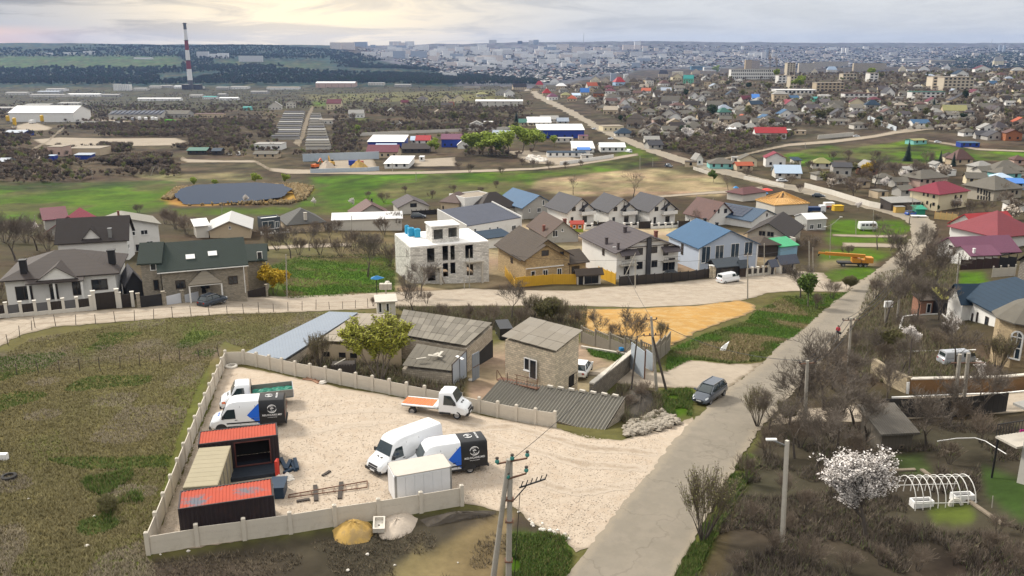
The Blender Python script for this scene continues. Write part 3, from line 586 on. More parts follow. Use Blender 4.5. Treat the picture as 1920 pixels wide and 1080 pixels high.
 # houses fitted to photo points
def house(name,lx,cat,A,B,dp_=9,eave=None,hw=None,roof='gable',rise=2.5,apex=None,rear=None,over=.45,wm=wwl,rm=rbr,wins=(),base=3.0,gp=None,over_end=None,parapet=.35,chim=(),wk='white',rt=.16,level=True):
 wa=W(*A);wb=on_z(B[0],B[1],wa.z)if level else W(*B)
 ax=Vec((wb.x-wa.x,wb.y-wa.y,0));L_=ax.length;ax.normalize();nrm=Vec((-ax.y,ax.x,0))
 z0=wa.z
 if hw is None:
  p=on_plane(eave[0],eave[1],wa,nrm);hw=max(1.8,p.z-z0)
 if apex:
  p=on_plane(apex[0],apex[1],wa,nrm);rise=max(.6,p.z-z0-hw)
  if rear:
   q=on_z(rear[0],rear[1],p.z);dp_=min(22,max(4.0,(q-p).dot(nrm)))
 O=Vec((wa.x,wa.y,z0));rz=math.atan2(ax.y,ax.x)
 root=tg(name,lx,cat,O,rz,gp)
 D,H=dp_,hw
 m=MB()
 b0=-base
 if roof=='gable':
  m.add([(0,0,b0),(L_,0,b0),(L_,D,b0),(0,D,b0),(0,0,H),(L_,0,H),(L_,D,H),(0,D,H),(L_/2,0,H+rise),(L_/2,D,H+rise)],[(0,1,5,8,4),(2,3,7,9,6),(1,2,6,5),(3,0,4,7),(0,3,2,1)])
 elif roof=='side':
  m.add([(0,0,b0),(L_,0,b0),(L_,D,b0),(0,D,b0),(0,0,H),(L_,0,H),(L_,D,H),(0,D,H),(0,D/2,H+rise),(L_,D/2,H+rise)],[(0,1,5,4),(2,3,7,6),(1,2,6,9,5),(3,0,4,8,7),(0,3,2,1)])
 elif roof=='shed':
  m.add([(0,0,b0),(L_,0,b0),(L_,D,b0),(0,D,b0),(0,0,H),(L_,0,H),(L_,D,H+rise),(0,D,H+rise)],[(0,1,5,4),(2,3,7,6),(1,2,6,5),(3,0,4,7),(0,3,2,1)])
 else:m.box(0,L_,0,D,b0,H)
 m.bd('wall',wm,root)
 k=rise/(L_/2)if roof=='gable' else(rise/(D/2)if roof=='side' else 0)
 e=over;g=over if over_end is None else over_end;t=rt;u=.02
 r=MB()
 if roof=='gable':
  for s in(0,1):
   xe=-e if s==0 else L_+e;ze=H-k*e+u
   q=[(xe,-g,ze),(L_/2,-g,H+rise+u),(L_/2,D+g,H+rise+u),(xe,D+g,ze)]
   r.slab([(x,y,z+t)for x,y,z in(q if s else q[::-1])],t)
 elif roof=='side':
  for s in(0,1):
   ye=-e if s==0 else D+e;ze=H-k*e+u
   q=[(-g,ye,ze),(L_+g,ye,ze),(L_+g,D/2,H+rise+u),(-g,D/2,H+rise+u)]
   r.slab([(x,y,z+t)for x,y,z in(q if s==0 else q[::-1])],t)
 elif roof=='hip':
  if L_>=D:c0,c1=(min(L_/2-.05,D/2),D/2),(max(L_/2+.05,L_-D/2),D/2)
  else:c0,c1=(L_/2,L_/2),(L_/2,D-L_/2)
  P=[(-e,-e,H+u),(L_+e,-e,H+u),(L_+e,D+e,H+u),(-e,D+e,H+u)];T0=(*c0,H+rise);T1=(*c1,H+rise)
  if L_>=D:polys=[[P[0],P[1],T1,T0],[P[1],P[2],T1],[P[2],P[3],T0,T1],[P[3],P[0],T0]]
  else:polys=[[P[0],P[1],T0],[P[1],P[2],T1,T0],[P[2],P[3],T1],[P[3],P[0],T0,T1]]
  for q in polys:r.slab([(x,y,z+t)for x,y,z in q],t)
 elif roof=='shed':
  ks=rise/D
  r.slab([(-e,-e,H-ks*e+u+t),(L_+e,-e,H-ks*e+u+t),(L_+e,D+e,H+rise+ks*e+u+t),(-e,D+e,H+rise+ks*e+u+t)],t)
 elif roof=='flat':
  r.box(.15,L_-.15,.15,D-.15,H+u,H+.06)
 ro=r.bd('roof',rm,root)
 if roof=='flat' and parapet:
  pm=MB();pw=.2
  pm.box(0,L_,0,pw,H+.001,H+parapet).box(0,L_,D-pw,D,H+.001,H+parapet).box(0,pw,pw,D-pw,H+.001,H+parapet).box(L_-pw,L_,pw,D-pw,H+.001,H+parapet)
  pm.bd('parapet',wm,root)
 inv=Matrix.Rotation(-rz,4,'Z')
 for wv in wins:
  face,px,py,wpx,hpx=wv[:5];kd=wv[5]if len(wv)>5 else wk
  if face=='F':p0,n=O,nrm
  elif face=='L':p0,n=O,ax
  elif face=='R':p0,n=O+ax*L_,ax
  p=on_plane(px,py,p0,n);q=inv@(p-O)
  s_=sat(p);w_=wpx/s_/max(.25,abs(n.dot((p-EYE).normalized()))if face!='F' else .95);h_=hpx/s_/.96
  if face=='F':q.y=0;q.x=min(max(q.x,w_/2),L_-w_/2)
  elif face=='L':q.x=0;q.y=min(max(q.y,w_/2),D-w_/2)
  else:q.x=L_;q.y=min(max(q.y,w_/2),D-w_/2)
  q.z-=h_/2
  nm='door' if kd.startswith('door')else 'window'
  kk={'doorw':'white','doorb':'brown','hole':'none','blue':'white'}.get(kd,kd)
  win(root,q,min(w_,4),h_,face,kk,nm,glassb if kd=='blue' else None)
 for c in chim:
  top=on_z(c[0],c[1],O.z+H+rise*(c[5]if len(c)>5 else .75)+c[3]*.5);q=inv@(top-O)
  q.x=min(max(q.x,.5),L_-.5);q.y=min(max(q.y,.5),D-.5)
  if roof=='gable':zr=H+rise-abs(q.x-L_/2)*k
  elif roof=='side':zr=H+rise-abs(q.y-D/2)*k
  else:zr=H+rise*.5
  cm=MB().box(q.x-c[2]/2,q.x+c[2]/2,q.y-c[2]/2,q.y+c[2]/2,zr-.6,zr+c[3]).box(q.x-c[2]*.62,q.x+c[2]*.62,q.y-c[2]*.62,q.y+c[2]*.62,zr+c[3]+.001,zr+c[3]+.14)
  cm.bd('chimney',c[4],ro)
 root['_d']=(L_,D,H,rise)
 return root
def px_plane(corners):
 return[on_z(px,py,CAMZ-h+H)for px,py,h,H in corners]
def prism(name,lx,cat,corners,hb,wm,rm,t=.12,over=.0,roof_name='roof',sheets=None,gap=.02,base=1.0):
 P=px_plane([c if len(c)==4 else(c[0],c[1],hb,c[2])for c in corners])
 c0=sum(P,Vec())/len(P);org=Vec((c0.x,c0.y,CAMZ-hb))
 d=P[1]-P[0];rz=math.atan2(d.y,d.x)
 root=tg(name,lx,cat,org,rz)
 inv=Matrix.Rotation(-rz,4,'Z')
 Q=[inv@(p-org)for p in P]
 cc=Vec((sum(q.x for q in Q)/len(Q),sum(q.y for q in Q)/len(Q),0))
 In=[]
 for q in Q:
  dq=Vec((q.x,q.y,0))-cc;l=dq.length;k=max(.5,(l-over*1.3)/l)
  In.append(Vec((cc.x+dq.x*k,cc.y+dq.y*k,q.z-t-.28)))
 n=len(Q);m=MB()
 m.add([(q.x,q.y,-base)for q in In]+[tuple(q)for q in In],[tuple(range(n))[::-1],tuple(range(n,2*n))]+[(i,(i+1)%n,n+(i+1)%n,n+i)for i in range(n)])
 ar=sum(Q[i].x*Q[(i+1)%n].y-Q[(i+1)%n].x*Q[i].y for i in range(n))
 if ar<0:m.f=[f[::-1]for f in m.f];Q=Q[::-1]
 m.bd('wall',wm,root)
 if sheets and n==4:
  nu,nv=sheets
  rr=random.Random(len(lx))
  for i in range(nu):
   for j in range(nv):
    def bl(u,v):return(Q[0]*(1-u)+Q[1]*u)*(1-v)+(Q[3]*(1-u)+Q[2]*u)*v
    dz=rr.uniform(0,.018)+(j%2)*.012+(i%2)*.006
    q=[bl(i/nu+.002,j/nv+.002),bl((i+1)/nu-.002,j/nv+.002),bl((i+1)/nu-.002,(j+1)/nv-.002),bl(i/nu+.002,(j+1)/nv-.002)]
    MB().slab([(p.x,p.y,p.z+dz)for p in q],.05).bd('roof_sheet',rm if not isinstance(rm,list)else rr.choice(rm),root)
 else:
  r=MB();r.slab([tuple(q)for q in Q],t);r.bd(roof_name,rm if not isinstance(rm,list)else rm[0],root)
 return root,Q
def on_wall(root,a,b,px,py,wpx,hpx,kind,name='window',pane=None,split=None):
 ax=Vec((b.x-a.x,b.y-a.y,0)).normalized();n=Vec((ax.y,-ax.x,0))
 if n.dot(EYE-a)<0:n=-n;ax=-ax
 p=on_plane(px,py,a,n);s_=sat(p);k=max(.2,abs(n.dot((EYE-p).normalized())))
 w_,h_=wpx/s_/k,hpx/s_/.96
 o=win(root,(0,0,0),w_,h_,'F',kind,name,pane,split)
 wr=math.atan2(ax.y,ax.x)
 inv=Matrix.Rotation(-root.rotation_euler.z,4,'Z')
 q=inv@(p+n*.02-root.location);q.z-=h_/2
 o.location=q;o.rotation_euler=(0,0,wr-root.rotation_euler.z)
 return o
 # vehicles (x forward, y left)
cwh=M('white_car_paint',(.74,.76,.78),rg=.25,var=.03,coat=.6,spec=.5)
car_black=M('black_wrap',(.016,.017,.019),rg=.35,var=.15,spec=.4)
car_grey=M('grey_blue_paint',(.085,.10,.125),rg=.25,var=.03,coat=.6)
car_navy=M('dark_navy_paint',(.03,.04,.055),rg=.25,var=.03,coat=.6)
car_silver=M('silver_paint',(.38,.40,.43),rg=.3,var=.03,coat=.5)
pls=M('black_plastic',(.03,.03,.032),rg=.6,var=.1)
tyre_m=M('tyre_rubber',(.028,.027,.026),rg=.9,var=.15)
rim_m=M('wheel_rim',(.30,.30,.31),rg=.4,metal=.5,var=.08)
lamp_w=M('headlight_glass',(.62,.66,.70),rg=.15,var=.05,spec=.7)
lamp_r=M('tail_lamp_red',(.35,.02,.02),rg=.2,var=.05)
vgl=M('vehicle_glass',(.020,.032,.036),rg=.06,var=.15,spec=.8)
wrap_blue=M('blue_wrap',(.02,.13,.62),rg=.35,var=.04)
wrw=M('white_print',(.78,.78,.78),rg=.5,var=.0)
orange_p=M('orange_paint',(.68,.17,.06),rg=.7,var=.1)
_wheel={}
def wheel(parent,x,y,r,w=.24):
 k=(round(r,2),w)
 if k not in _wheel:
  m=MB();n=18
  prof=[(r*.62,-w/2),(r*.93,-w/2),(r,-w*.3),(r,w*.3),(r*.93,w/2),(r*.62,w/2)]
  vs=[(a*math.cos(2*math.pi*i/n),b,a*math.sin(2*math.pi*i/n))for a,b in prof for i in range(n)]
  m.add(vs,[(j*n+i,(j+1)*n+i,(j+1)*n+(i+1)%n,j*n+(i+1)%n)for j in range(5)for i in range(n)])
  q=MB()
  for s in(-1,1):
   vs=[(a*math.cos(2*math.pi*i/12),s*b,a*math.sin(2*math.pi*i/12))for a,b in((r*.64,w*.48),(r*.56,w*.36),(r*.2,w*.42),(.02,w*.46))for i in range(12)]
   q.add(vs,[(j*12+i,(j+1)*12+i,(j+1)*12+(i+1)%12,j*12+(i+1)%12)for j in range(3)for i in range(12)])
  _wheel[k]=(m.mesh('wheel',tyre_m,True),q.mesh('rim',rim_m))
 o=link('wheel',_wheel[k][0],parent,(x,y,r));link('rim',_wheel[k][1],o)
 return o
def loft(sts,split_m=None):
 m=MB();N=0;rings=[]
 for x,zb,be,zt,wl_,wb_,wt_ in sts:
  h=zt-be;q=min(.16,h*.35)
  half=[(wl_*.9,zb),(wl_,zb+.10),(wb_,be),(wt_+(wb_-wt_)*.12,zt-q),(wt_-.05,zt-q*.35),(wt_*.72,zt)]
  ring=[(x,y,z)for y,z in half]+[(x,-y,z)for y,z in half[::-1]]
  rings.append(ring)
 n=len(rings[0])
 for r_ in rings:m.v+=r_
 for j in range(len(rings)-1):
  for i in range(n):
   m.f.append((j*n+i,(j+1)*n+i,(j+1)*n+(i+1)%n,j*n+(i+1)%n));m.m.append(split_m(rings[j][0][0],rings[j+1][0][0])if split_m else 0)
 m.f.append(tuple(range(n)));m.m.append(split_m(sts[0][0],sts[0][0])if split_m else 0)
 m.f.append(tuple(range((len(rings)-1)*n,len(rings)*n))[::-1]);m.m.append(split_m(sts[-1][0],sts[-1][0])if split_m else 0)
 m.v=m.v
 m.f=[f[::-1]for f in m.f]
 return m
def side_y(z,be,zt,wb_,wt_):
 q=min(.16,(zt-be)*.35);zt2=zt-q;w2=wt_+(wb_-wt_)*.12
 return wb_+(w2-wb_)*(z-be)/(zt2-be)
def panel(pts3,off,t=.012):
 a,b,c=Vec(pts3[0]),Vec(pts3[1]),Vec(pts3[2]);n=(b-a).cross(c-a).normalized()
 m=MB();k=len(pts3)
 lo=[Vec(p)+n*(off-t)for p in pts3];hi=[Vec(p)+n*off for p in pts3]
 m.add(hi+lo,[tuple(range(k)),tuple(range(2*k-1,k-1,-1))]+[(i,i+k,(i+1)%k+k,(i+1)%k)for i in range(k)])
 return m
def both(parent,name,pts_,off,m,t=.012):
 for s in(1,-1):
  q=[(x,s*y,z)for x,y,z in pts_]
  if s<0:q=q[::-1]
  panel(q,off,t).bd(name,m,parent)
def text_mesh(s,size):
 cu=bpy.data.curves.new('t','FONT');cu.body=s;cu.size=size;cu.extrude=.004;cu.offset=size*.018;cu.align_x='CENTER';cu.resolution_u=2;cu.space_character=1.12
 o=bpy.data.objects.new('t',cu);COL.objects.link(o)
 dg=bpy.context.evaluated_depsgraph_get();me=bpy.data.meshes.new_from_object(o.evaluated_get(dg))
 bpy.data.objects.remove(o);bpy.data.curves.remove(cu)
 me.name='lettering';return me
def emblem_mesh(rad):
 m=MB()
 def arc(a0,a1,r0,w0,w1,n=14,c=(0,0)):
  vs=[]
  for i in range(n+1):
   t=i/n;a=R(a0+(a1-a0)*t);w=(w0+(w1-w0)*t)*math.sin(math.pi*min(1,.12+t*.95))**.6+.004
   for rr_ in(r0-w/2,r0+w/2):vs+=[(c[0]+rr_*math.cos(a),c[1]+rr_*math.sin(a),0),(c[0]+rr_*math.cos(a),c[1]+rr_*math.sin(a),.006)]
  fs=[]
  for i in range(n):
   k=i*4;fs+=[(k+1,k+3,k+7,k+5),(k,k+4,k+6,k+2),(k,k+1,k+5,k+4),(k+2,k+6,k+7,k+3)]
  m.add(vs,fs)
 r=rad
 arc(20,190,r*.86,r*.1,r*.26);arc(200,370,r*.86,r*.1,r*.26);arc(60,150,r*.62,r*.05,r*.12);arc(230,330,r*.62,r*.05,r*.12)
 arc(20,160,r*.34,r*.1,r*.34,c=(0,-r*.16));arc(200,290,r*.3,r*.08,r*.14,c=(r*.05,0))
 return m.mesh('emblem',wrw)
def mirrors(parent,x,y,z):
 for s in(1,-1):MB().box(x-.06,x+.06,s*y+(0 if s>0 else-.22),s*y+(.22 if s>0 else 0),z,z+.3).bd('mirror',pls,parent)
CABF=[(4.35,.42,1.22,2.62,.98,1.0,.84),(4.62,.40,1.22,2.34,.98,1.0,.80),(5.02,.38,1.20,1.50,.98,.99,.86),(5.16,.36,1.10,1.34,.97,.98,.86),(5.62,.34,.95,1.16,.94,.94,.80),(5.86,.34,.72,.96,.88,.87,.74),(5.98,.36,.58,.76,.76,.76,.66)]
def cab_details(root,roofz=2.34,x0=4.62,wt=.80,blue=False):
 a,b=(5.02,1.50),(x0,roofz)
 q=lambda t,w:(a[0]+(b[0]-a[0])*t,w,a[1]+(b[1]-a[1])*t)
 panel([q(.0,-.84),q(.0,.84),q(.97,.72),q(.97,-.72)],.022).bd('windscreen',vgl,root)
 def sy(x,z):
  for s0,s1 in zip(CABF,CABF[1:]):
   if s0[0]<=x<=s1[0]:
    t=(x-s0[0])/(s1[0]-s0[0]);be,zt,wb_,wt_=[s0[i]+(s1[i]-s0[i])*t for i in(2,3,5,6)]
    return side_y(z,be,zt,wb_,wt_)
  return side_y(z,1.22,2.62,1.0,.84)
 both(root,'side_window',[(x,sy(max(x,4.36),z),z)for x,z in((3.86,1.22),(5.0,1.22),(4.94,1.44),(4.50,2.04),(3.92,2.06))][::-1],.03,vgl)
 both(root,'headlight',[(5.50,.945,.86),(5.88,.84,.74),(5.86,.80,.92),(5.52,.90,1.06)],.045,lamp_w,.04)
 panel([(5.985,-.52,.60),(5.985,.52,.60),(5.90,.50,.90),(5.90,-.50,.90)],.035,.03).bd('grille',pls,root)
 MB().box(5.80,6.03,-.86,.86,.30,.55).bd('bumper',pls,root)
 MB().box(6.03,6.05,-.26,.26,.40,.51).bd('number_plate',wrw,root)
 for s in(1,-1):panel([(5.22,s*.2-.12,1.325),(5.36,s*.2-.12,1.272),(5.36,s*.2+.12,1.272),(5.22,s*.2+.12,1.325)],.02).bd('bonnet_vent',wrap_blue if blue else pls,root)
 mirrors(root,4.86,1.0,1.30)
def transit_van(name,lx,loc,rz,livery=False,L0=.0,gp='delivery vans parked in the gravel yard'):
 root=tg(name,lx,'van',loc,rz,gp);root.scale=(1.0,1.0,.93)
 sp_x=2.02
 sts=[(L0,.42,1.22,2.58,.96,.98,.82),(.06,.42,1.22,2.66,.98,1.0,.83),(sp_x,.42,1.22,2.72,.99,1.01,.84),(3.6,.42,1.22,2.74,.99,1.01,.84),(4.05,.42,1.22,2.70,.98,1.01,.84)]+CABF
 loft(sts,(lambda a,b:1 if livery and b<=sp_x+.01 else 0)).bd('body',[cwh,car_black],root,True)
 cab_details(root,blue=livery)
 for x in(1.35,5.05):
  for s in(1,-1):wheel(root,x,s*.86,.35)
 both(root,'sill_trim',[(1.8,1.0,.36),(4.5,1.0,.36),(4.5,1.0,.52),(1.8,1.0,.52)][::-1],.012,pls)
 both(root,'wheel_arch',[(1.35+.46*math.cos(t*math.pi/8),.993,.36+.46*math.sin(t*math.pi/8))for t in range(9)][::-1],.006,pls)
 both(root,'wheel_arch',[(5.05+.46*math.cos(t*math.pi/8),.985,.36+.46*math.sin(t*math.pi/8))for t in range(9)][::-1],.006,pls)
 MB().box(-.10,.0,-.95,.95,.38,.60).bd('bumper',pls,root)
 for s in(1,-1):panel([(-.004,s*.86-.05,1.0),(-.004,s*.86+.05,1.0),(-.004,s*.84+.05,1.7),(-.004,s*.84-.05,1.7)][::-1],.02).bd('tail_light',lamp_r,root)
 for x in(2.3,3.5):both(root,'door_seam',[(x,side_y(.6,.42,1.22,.99,1.01),.6),(x+.025,side_y(.6,.42,1.22,.99,1.01),.6),(x+.025,side_y(2.3,1.22,2.72,1.01,.84),2.3),(x,side_y(2.3,1.22,2.72,1.01,.84),2.3)][::-1],.008,pls)
 both(root,'side_moulding',[(1.85,1.012,.74),(4.6,1.012,.74),(4.6,1.014,.86),(1.85,1.014,.86)][::-1],.014,pls)
 for x in(3.75,2.45):both(root,'door_handle',[(x,1.01,1.06),(x+.2,1.01,1.06),(x+.2,1.012,1.12),(x,1.012,1.12)][::-1],.03,pls)
 for y in(-.45,0,.45):MB().bar((.4,y,2.70),(3.4,y,2.735),.07,.03).bd('roof_rib',car_black if livery and False else cwh,root)if not livery else None
 if livery:
  yy=lambda z:side_y(z,1.22,2.71,1.01,.84)if z>1.22 else .99+(1.01-.99)*(z-.5)/.7
  both(root,'wrap_arrow',[(sp_x,yy(.62),.62),(sp_x+.05,yy(.62),.62),(2.74,yy(1.21),1.21),(sp_x,yy(1.21),1.21)][::-1],.02,wrap_blue)
  both(root,'wrap_arrow',[(sp_x,yy(1.222),1.222),(2.75,yy(1.222),1.222),(2.98,yy(1.45),1.45),(sp_x+.05,yy(2.40),2.40),(sp_x,yy(2.40),2.40)][::-1],.022,wrap_blue)
  tilt=math.atan2(yy(1.3)-yy(2.3),1.0)
  for s in(1,-1):
   rot=(Matrix.Rotation(math.pi if s>0 else 0,4,'Z')@Matrix.Rotation(math.pi/2-tilt,4,'X')).to_euler()
   o=link('lettering',TXT_BIG,root,(1.0,s*(yy(1.32)+.018),1.26));o.rotation_euler=rot
   o=link('lettering',TXT_SMALL,root,(1.0,s*(yy(1.12)+.018),1.09));o.rotation_euler=rot
   o=link('emblem',EMB,root,(1.0,s*(yy(1.86)+.018),1.88));o.rotation_euler=rot
  o=link('emblem',EMB2,root,(1.25,0,2.735));o.rotation_euler=(0,0,math.pi)
  o=link('lettering',TXT_ROOF,root,(.55,0,2.728));o.rotation_euler=(0,0,-math.pi/2)
 return root
def cab_truck(name,lx,loc,rz,kind,cat):
 root=tg(name,lx,cat,loc,rz)
 sts=[(3.42,.45,1.22,2.22,.98,1.0,.80),(3.5,.42,1.22,2.30,.98,1.0,.82),(4.35,.42,1.22,2.36,.98,1.0,.82),(4.62,.40,1.22,2.30,.98,1.0,.80)]+CABF[2:]
 loft(sts).bd('cab',cwh,root,True)
 a=root
 cab_details(root,roofz=2.30)
 for s in(1,-1):MB().bar((-.1,s*.42,.62),(4.6,s*.42,.62),.09,.2).bd('chassis_rail',pls,root)
 for x in(1.0,5.05):
  for s in(1,-1):wheel(root,x,s*(.86 if x>3 else .84),.35,.24 if x>3 else .34)
 MB().bar((1.0,-.8,.4),(1.0,.8,.4),.12,.12).bd('axle',pls,root)
 if kind=='flat':
  d=MB().box(.0,3.3,-.95,.95,.80,.90);d.bd('bed_frame',cwh,root)
  for i in range(8):
   for s in(0,):MB().box(.02+i*.36,.34+i*.36,-.72,.72,.901,.93).bd('bed_plank',orange_p,root)
  MB().box(2.9,3.3,-.9,.9,.902,.98).bd('bed_headboard',cwh,root)
  both(root,'sill_trim',[(3.5,1.0,.36),(4.5,1.0,.36),(4.5,1.0,.56),(3.5,1.0,.56)][::-1],.012,pls)
 else:
  gm=M('tipper_side',(.13,.14,.14),rg=.6,var=.15)
  MB().box(-.15,3.3,-1.05,1.05,.78,.9).bd('tipper_floor',gm,root)
  for s in(1,-1):MB().box(-.15,3.3,min(s*1.05,s*.98),max(s*1.05,s*.98),.901,1.5).bd('side_board',M('tipper_board',(.21,.205,.185),rg=.6,var=.15),root)
  MB().box(-.2,-.15,-1.05,1.05,.80,1.5).bd('tailgate',car_silver,root)
  MB().box(3.3,3.36,-1.05,1.05,.9,2.1).bd('headboard',pls,root)
  g=16;V=[];rr=random.Random(4)
  for i in range(g):
   for j in range(g):
    V.append((-.12+3.36*i/(g-1),-.96+1.92*j/(g-1),1.08+.22*math.sin(j/(g-1)*math.pi)+rr.uniform(-.07,.07)))
  MB().add(V,[(i*g+j,(i+1)*g+j,(i+1)*g+j+1,i*g+j+1)for i in range(g-1)for j in range(g-1)]).bd('tarpaulin',M('green_tarpaulin',(.012,.17,.115),rg=.45,var=.2),root)
  panel([(5.50,.96,.82),(5.80,.87,.80),(5.78,.86,.96),(5.52,.93,1.0)][::-1],.05).bd('door_decal',orange_p,root)
 return root
def car(name,lx,loc,rz,paint,kind='hatch',cat='car',gp=None,scale=1.0):
 root=tg(name,lx,cat,loc,rz,gp);root.scale=(scale,)*3
 L_,bt,rf={'hatch':(4.0,.92,1.48),'mpv':(4.4,1.0,1.62),'suv':(4.3,1.02,1.60),'sedan':(4.5,.92,1.44),'van':(5.0,1.12,1.98),'estate':(4.5,.95,1.48)}[kind]
 w=.86 if kind!='van' else .96
 hood={'van':.82,'mpv':.74}.get(kind,.72)
 cabr,cabf={'sedan':(.55,L_-1.35),'van':(.12,L_-.85),'mpv':(.15,L_-1.0),'estate':(.15,L_-1.3)}.get(kind,(.2,L_-1.2))
 tr=bt+.02 if kind!='sedan' else bt
 low=[(0,.34,.6,bt-.12,w*.9,w*.93,w*.84),(.12,.28,.6,tr,w*.97,w,w*.9),(cabf-.2,.24,.6,bt+.03,w,w+.02,w*.93),(cabf+.25,.24,.6,bt,w,w+.01,w*.9),(L_-.5,.24,.58,bt-.12,w*.98,w*.98,w*.84),(L_-.12,.26,.5,hood-.08,w*.9,w*.9,w*.74),(L_,.30,.45,.60,w*.74,w*.74,w*.62)]
 loft(low).bd('body',paint,root,True)
 ro=.42 if kind in('hatch','mpv','suv','estate')else(.5 if kind=='sedan' else .12)
 gh=[(cabr,bt-.06,bt,bt+.06,w*.88,w*.88,w*.80),(cabr+ro,bt-.06,bt+.02,rf-.03,w*.92,w*.92,w*.74),(cabf-.75 if kind!='van' else cabf-.55,bt-.06,bt+.02,rf-.02,w*.93,w*.93,w*.76),(cabf+.12,bt-.06,bt,bt+.07,w*.9,w*.9,w*.78)]
 loft(gh).bd('glasshouse',vgl if kind!='van' else paint,root,True)
 if kind=='van':
  for x0,x1 in((2.7,3.6),(3.7,4.35)):both(root,'side_window',[(x0,side_y(1.25,1.14,1.96,.89,.73),1.25),(x1,side_y(1.25,1.14,1.96,.89,.73),1.25),(x1-.12,side_y(1.72,1.14,1.96,.89,.73),1.72),(x0,side_y(1.72,1.14,1.96,.89,.73),1.72)][::-1],.02,vgl)
  panel([(cabf+.08,-.70,bt+.12),(cabf+.08,.70,bt+.12),(cabf-.48,.62,rf-.12),(cabf-.48,-.62,rf-.12)],.03).bd('windscreen',vgl,root)
  panel([(.16,-.62,1.3),(.16,.62,1.3),(.22,.58,1.75),(.22,-.58,1.75)][::-1],.03).bd('rear_window',vgl,root)
 else:
  x0,x1=cabr+ro,cabf-.75
  top=MB().slab([(x0-.06,-w*.70,rf+.0),(x1+.06,-w*.72,rf+.005),(x1+.06,w*.72,rf+.005),(x0-.06,w*.70,rf+.0)],.05);top.bd('roof',paint,root)
  for s in(1,-1):
   for xa,xb in((x1+.02,cabf+.10),(x0-.02,cabr+.04),((x0+x1)/2,(x0+x1)/2)):MB().bar((xa,s*w*.74,rf-.05),(xb,s*w*.92,bt+.03),.07,.05).bd('pillar',paint,root)
  if kind in('mpv','estate','suv'):
   for s in(1,-1):MB().bar((x0,s*w*.66,rf+.04),(x1,s*w*.68,rf+.05),.04,.04).bd('roof_rail',steel,root)
 for s in(1,-1):
  panel([(L_-.42,s*w*.92,bt-.30),(L_-.10,s*w*.80,bt-.40),(L_-.14,s*w*.66,bt-.26),(L_-.46,s*w*.84,bt-.17)][::s],.03,.05).bd('headlight',lamp_w,root)
  MB().box(-.015,.06,s*w*.62-.12,s*w*.62+.12,bt-.32,bt-.14).bd('tail_light',lamp_r,root)
  MB().box(cabf-.1,cabf+.06,s*w+(0 if s>0 else-.18),s*w+(.18 if s>0 else 0),bt+.04,bt+.18).bd('mirror',paint,root)
 MB().box(L_-.04,L_+.02,-w*.5,w*.5,.34,.48).bd('grille',pls,root)
 MB().box(L_+.021,L_+.035,-.25,.25,.42,.53).bd('number_plate',wrw,root)
 r_=.32 if kind!='van' else .34
 for x in(.78,L_-.85):
  for s in(1,-1):wheel(root,x,s*(w-.10),r_,.21)
 return root
def pl2(a,b,near=True,width=2.0,length=None):
 pa,pb=W(*a),W(*b);d=Vec((pb.x-pa.x,pb.y-pa.y,0));rz=math.atan2(d.y,d.x);d.normalize()
 left=Vec((-d.y,d.x,0));s=1 if left.dot(EYE-pa)>0 else-1
 o=pa-left*(s*width/2)
 if length:o=(pa+pb)/2-left*(s*width/2)-d*length/2
 mid=o+d*(length or 4)/2
 return Vec((o.x,o.y,gz1(mid.x,mid.y)+.03)),rz
TXT_BIG=text_mesh('RELOCARE.MD',.215);TXT_SMALL=text_mesh('WWW.RELOCARE.MD',.07);TXT_ROOF=text_mesh('RELOCARE',.20)
for t_ in(TXT_BIG,TXT_SMALL,TXT_ROOF):t_.materials.clear();t_.materials.append(wrw)
EMB=emblem_mesh(.40);EMB2=emblem_mesh(.34)
# poles and wires
def pole(name,lx,top,bot,r0=.16,r1=.11,m=pole_conc,square=False,cross=(),lmp=None,lean=True,cat='utility pole',gp=None,caps=None):
 b=W(*bot);n=Vec((0,-1,0))
 t=on_plane(top[0],top[1],b,n)
 root=tg(name,lx,cat,b,0,gp);v=t-b;v.y+=0
 mb=MB()
 if square:mb.tube(Vec((0,0,-.4)),v,r0*1.3,r1*1.3,4)
 else:mb.tube(Vec((0,0,-.4)),v,r0,r1,8)
 mb.bd('shaft',m,root)
 for(dz,hw_,ang,ins)in cross:
  c=v*(1-dz/v.length);d=Vec((math.cos(ang),math.sin(ang),0))
  MB().bar(c-d*hw_,c+d*hw_,.09,.07).bd('crossarm',rust,root)
  for k in range(ins):
   p=c+d*(hw_*(2*k/(max(1,ins-1))-1))
   MB().lathe([(.03,.04),(.09,.06),(.05,.14),(.085,.16),(.045,.24)],8,(p.x,p.y)).bd('insulator',M('brown_insulator',(.05,.035,.03),rg=.3,var=.1),root).location.z=p.z
 if lmp:
  for dx,dy,dz in lmp:
   e=v+Vec((dx,dy,dz));MB().bar(v-Vec((0,0,.35)),e,.07,.07).bd('lamp_arm',steel,root)
   MB().box(-.32+e.x,.32+e.x,-.1+e.y,.1+e.y,e.z-.03,e.z+.07).bd('lamp_head',whp,root)
 root['_t']=tuple(t)
 return root
def wire(lx,a,b,sag=.6,r=.022,gp='overhead cables'):
 a,b=Vec(a),Vec(b);pp=[]
 for i in range(11):
  t=i/10;p=a.lerp(b,t);p.z-=sag*4*t*(1-t);pp.append(p-a)
 o=MB().path(pp,r,4).bd('overhead_cable',bmt);o.location=a
 return tag(o,lx,'cable',gp)
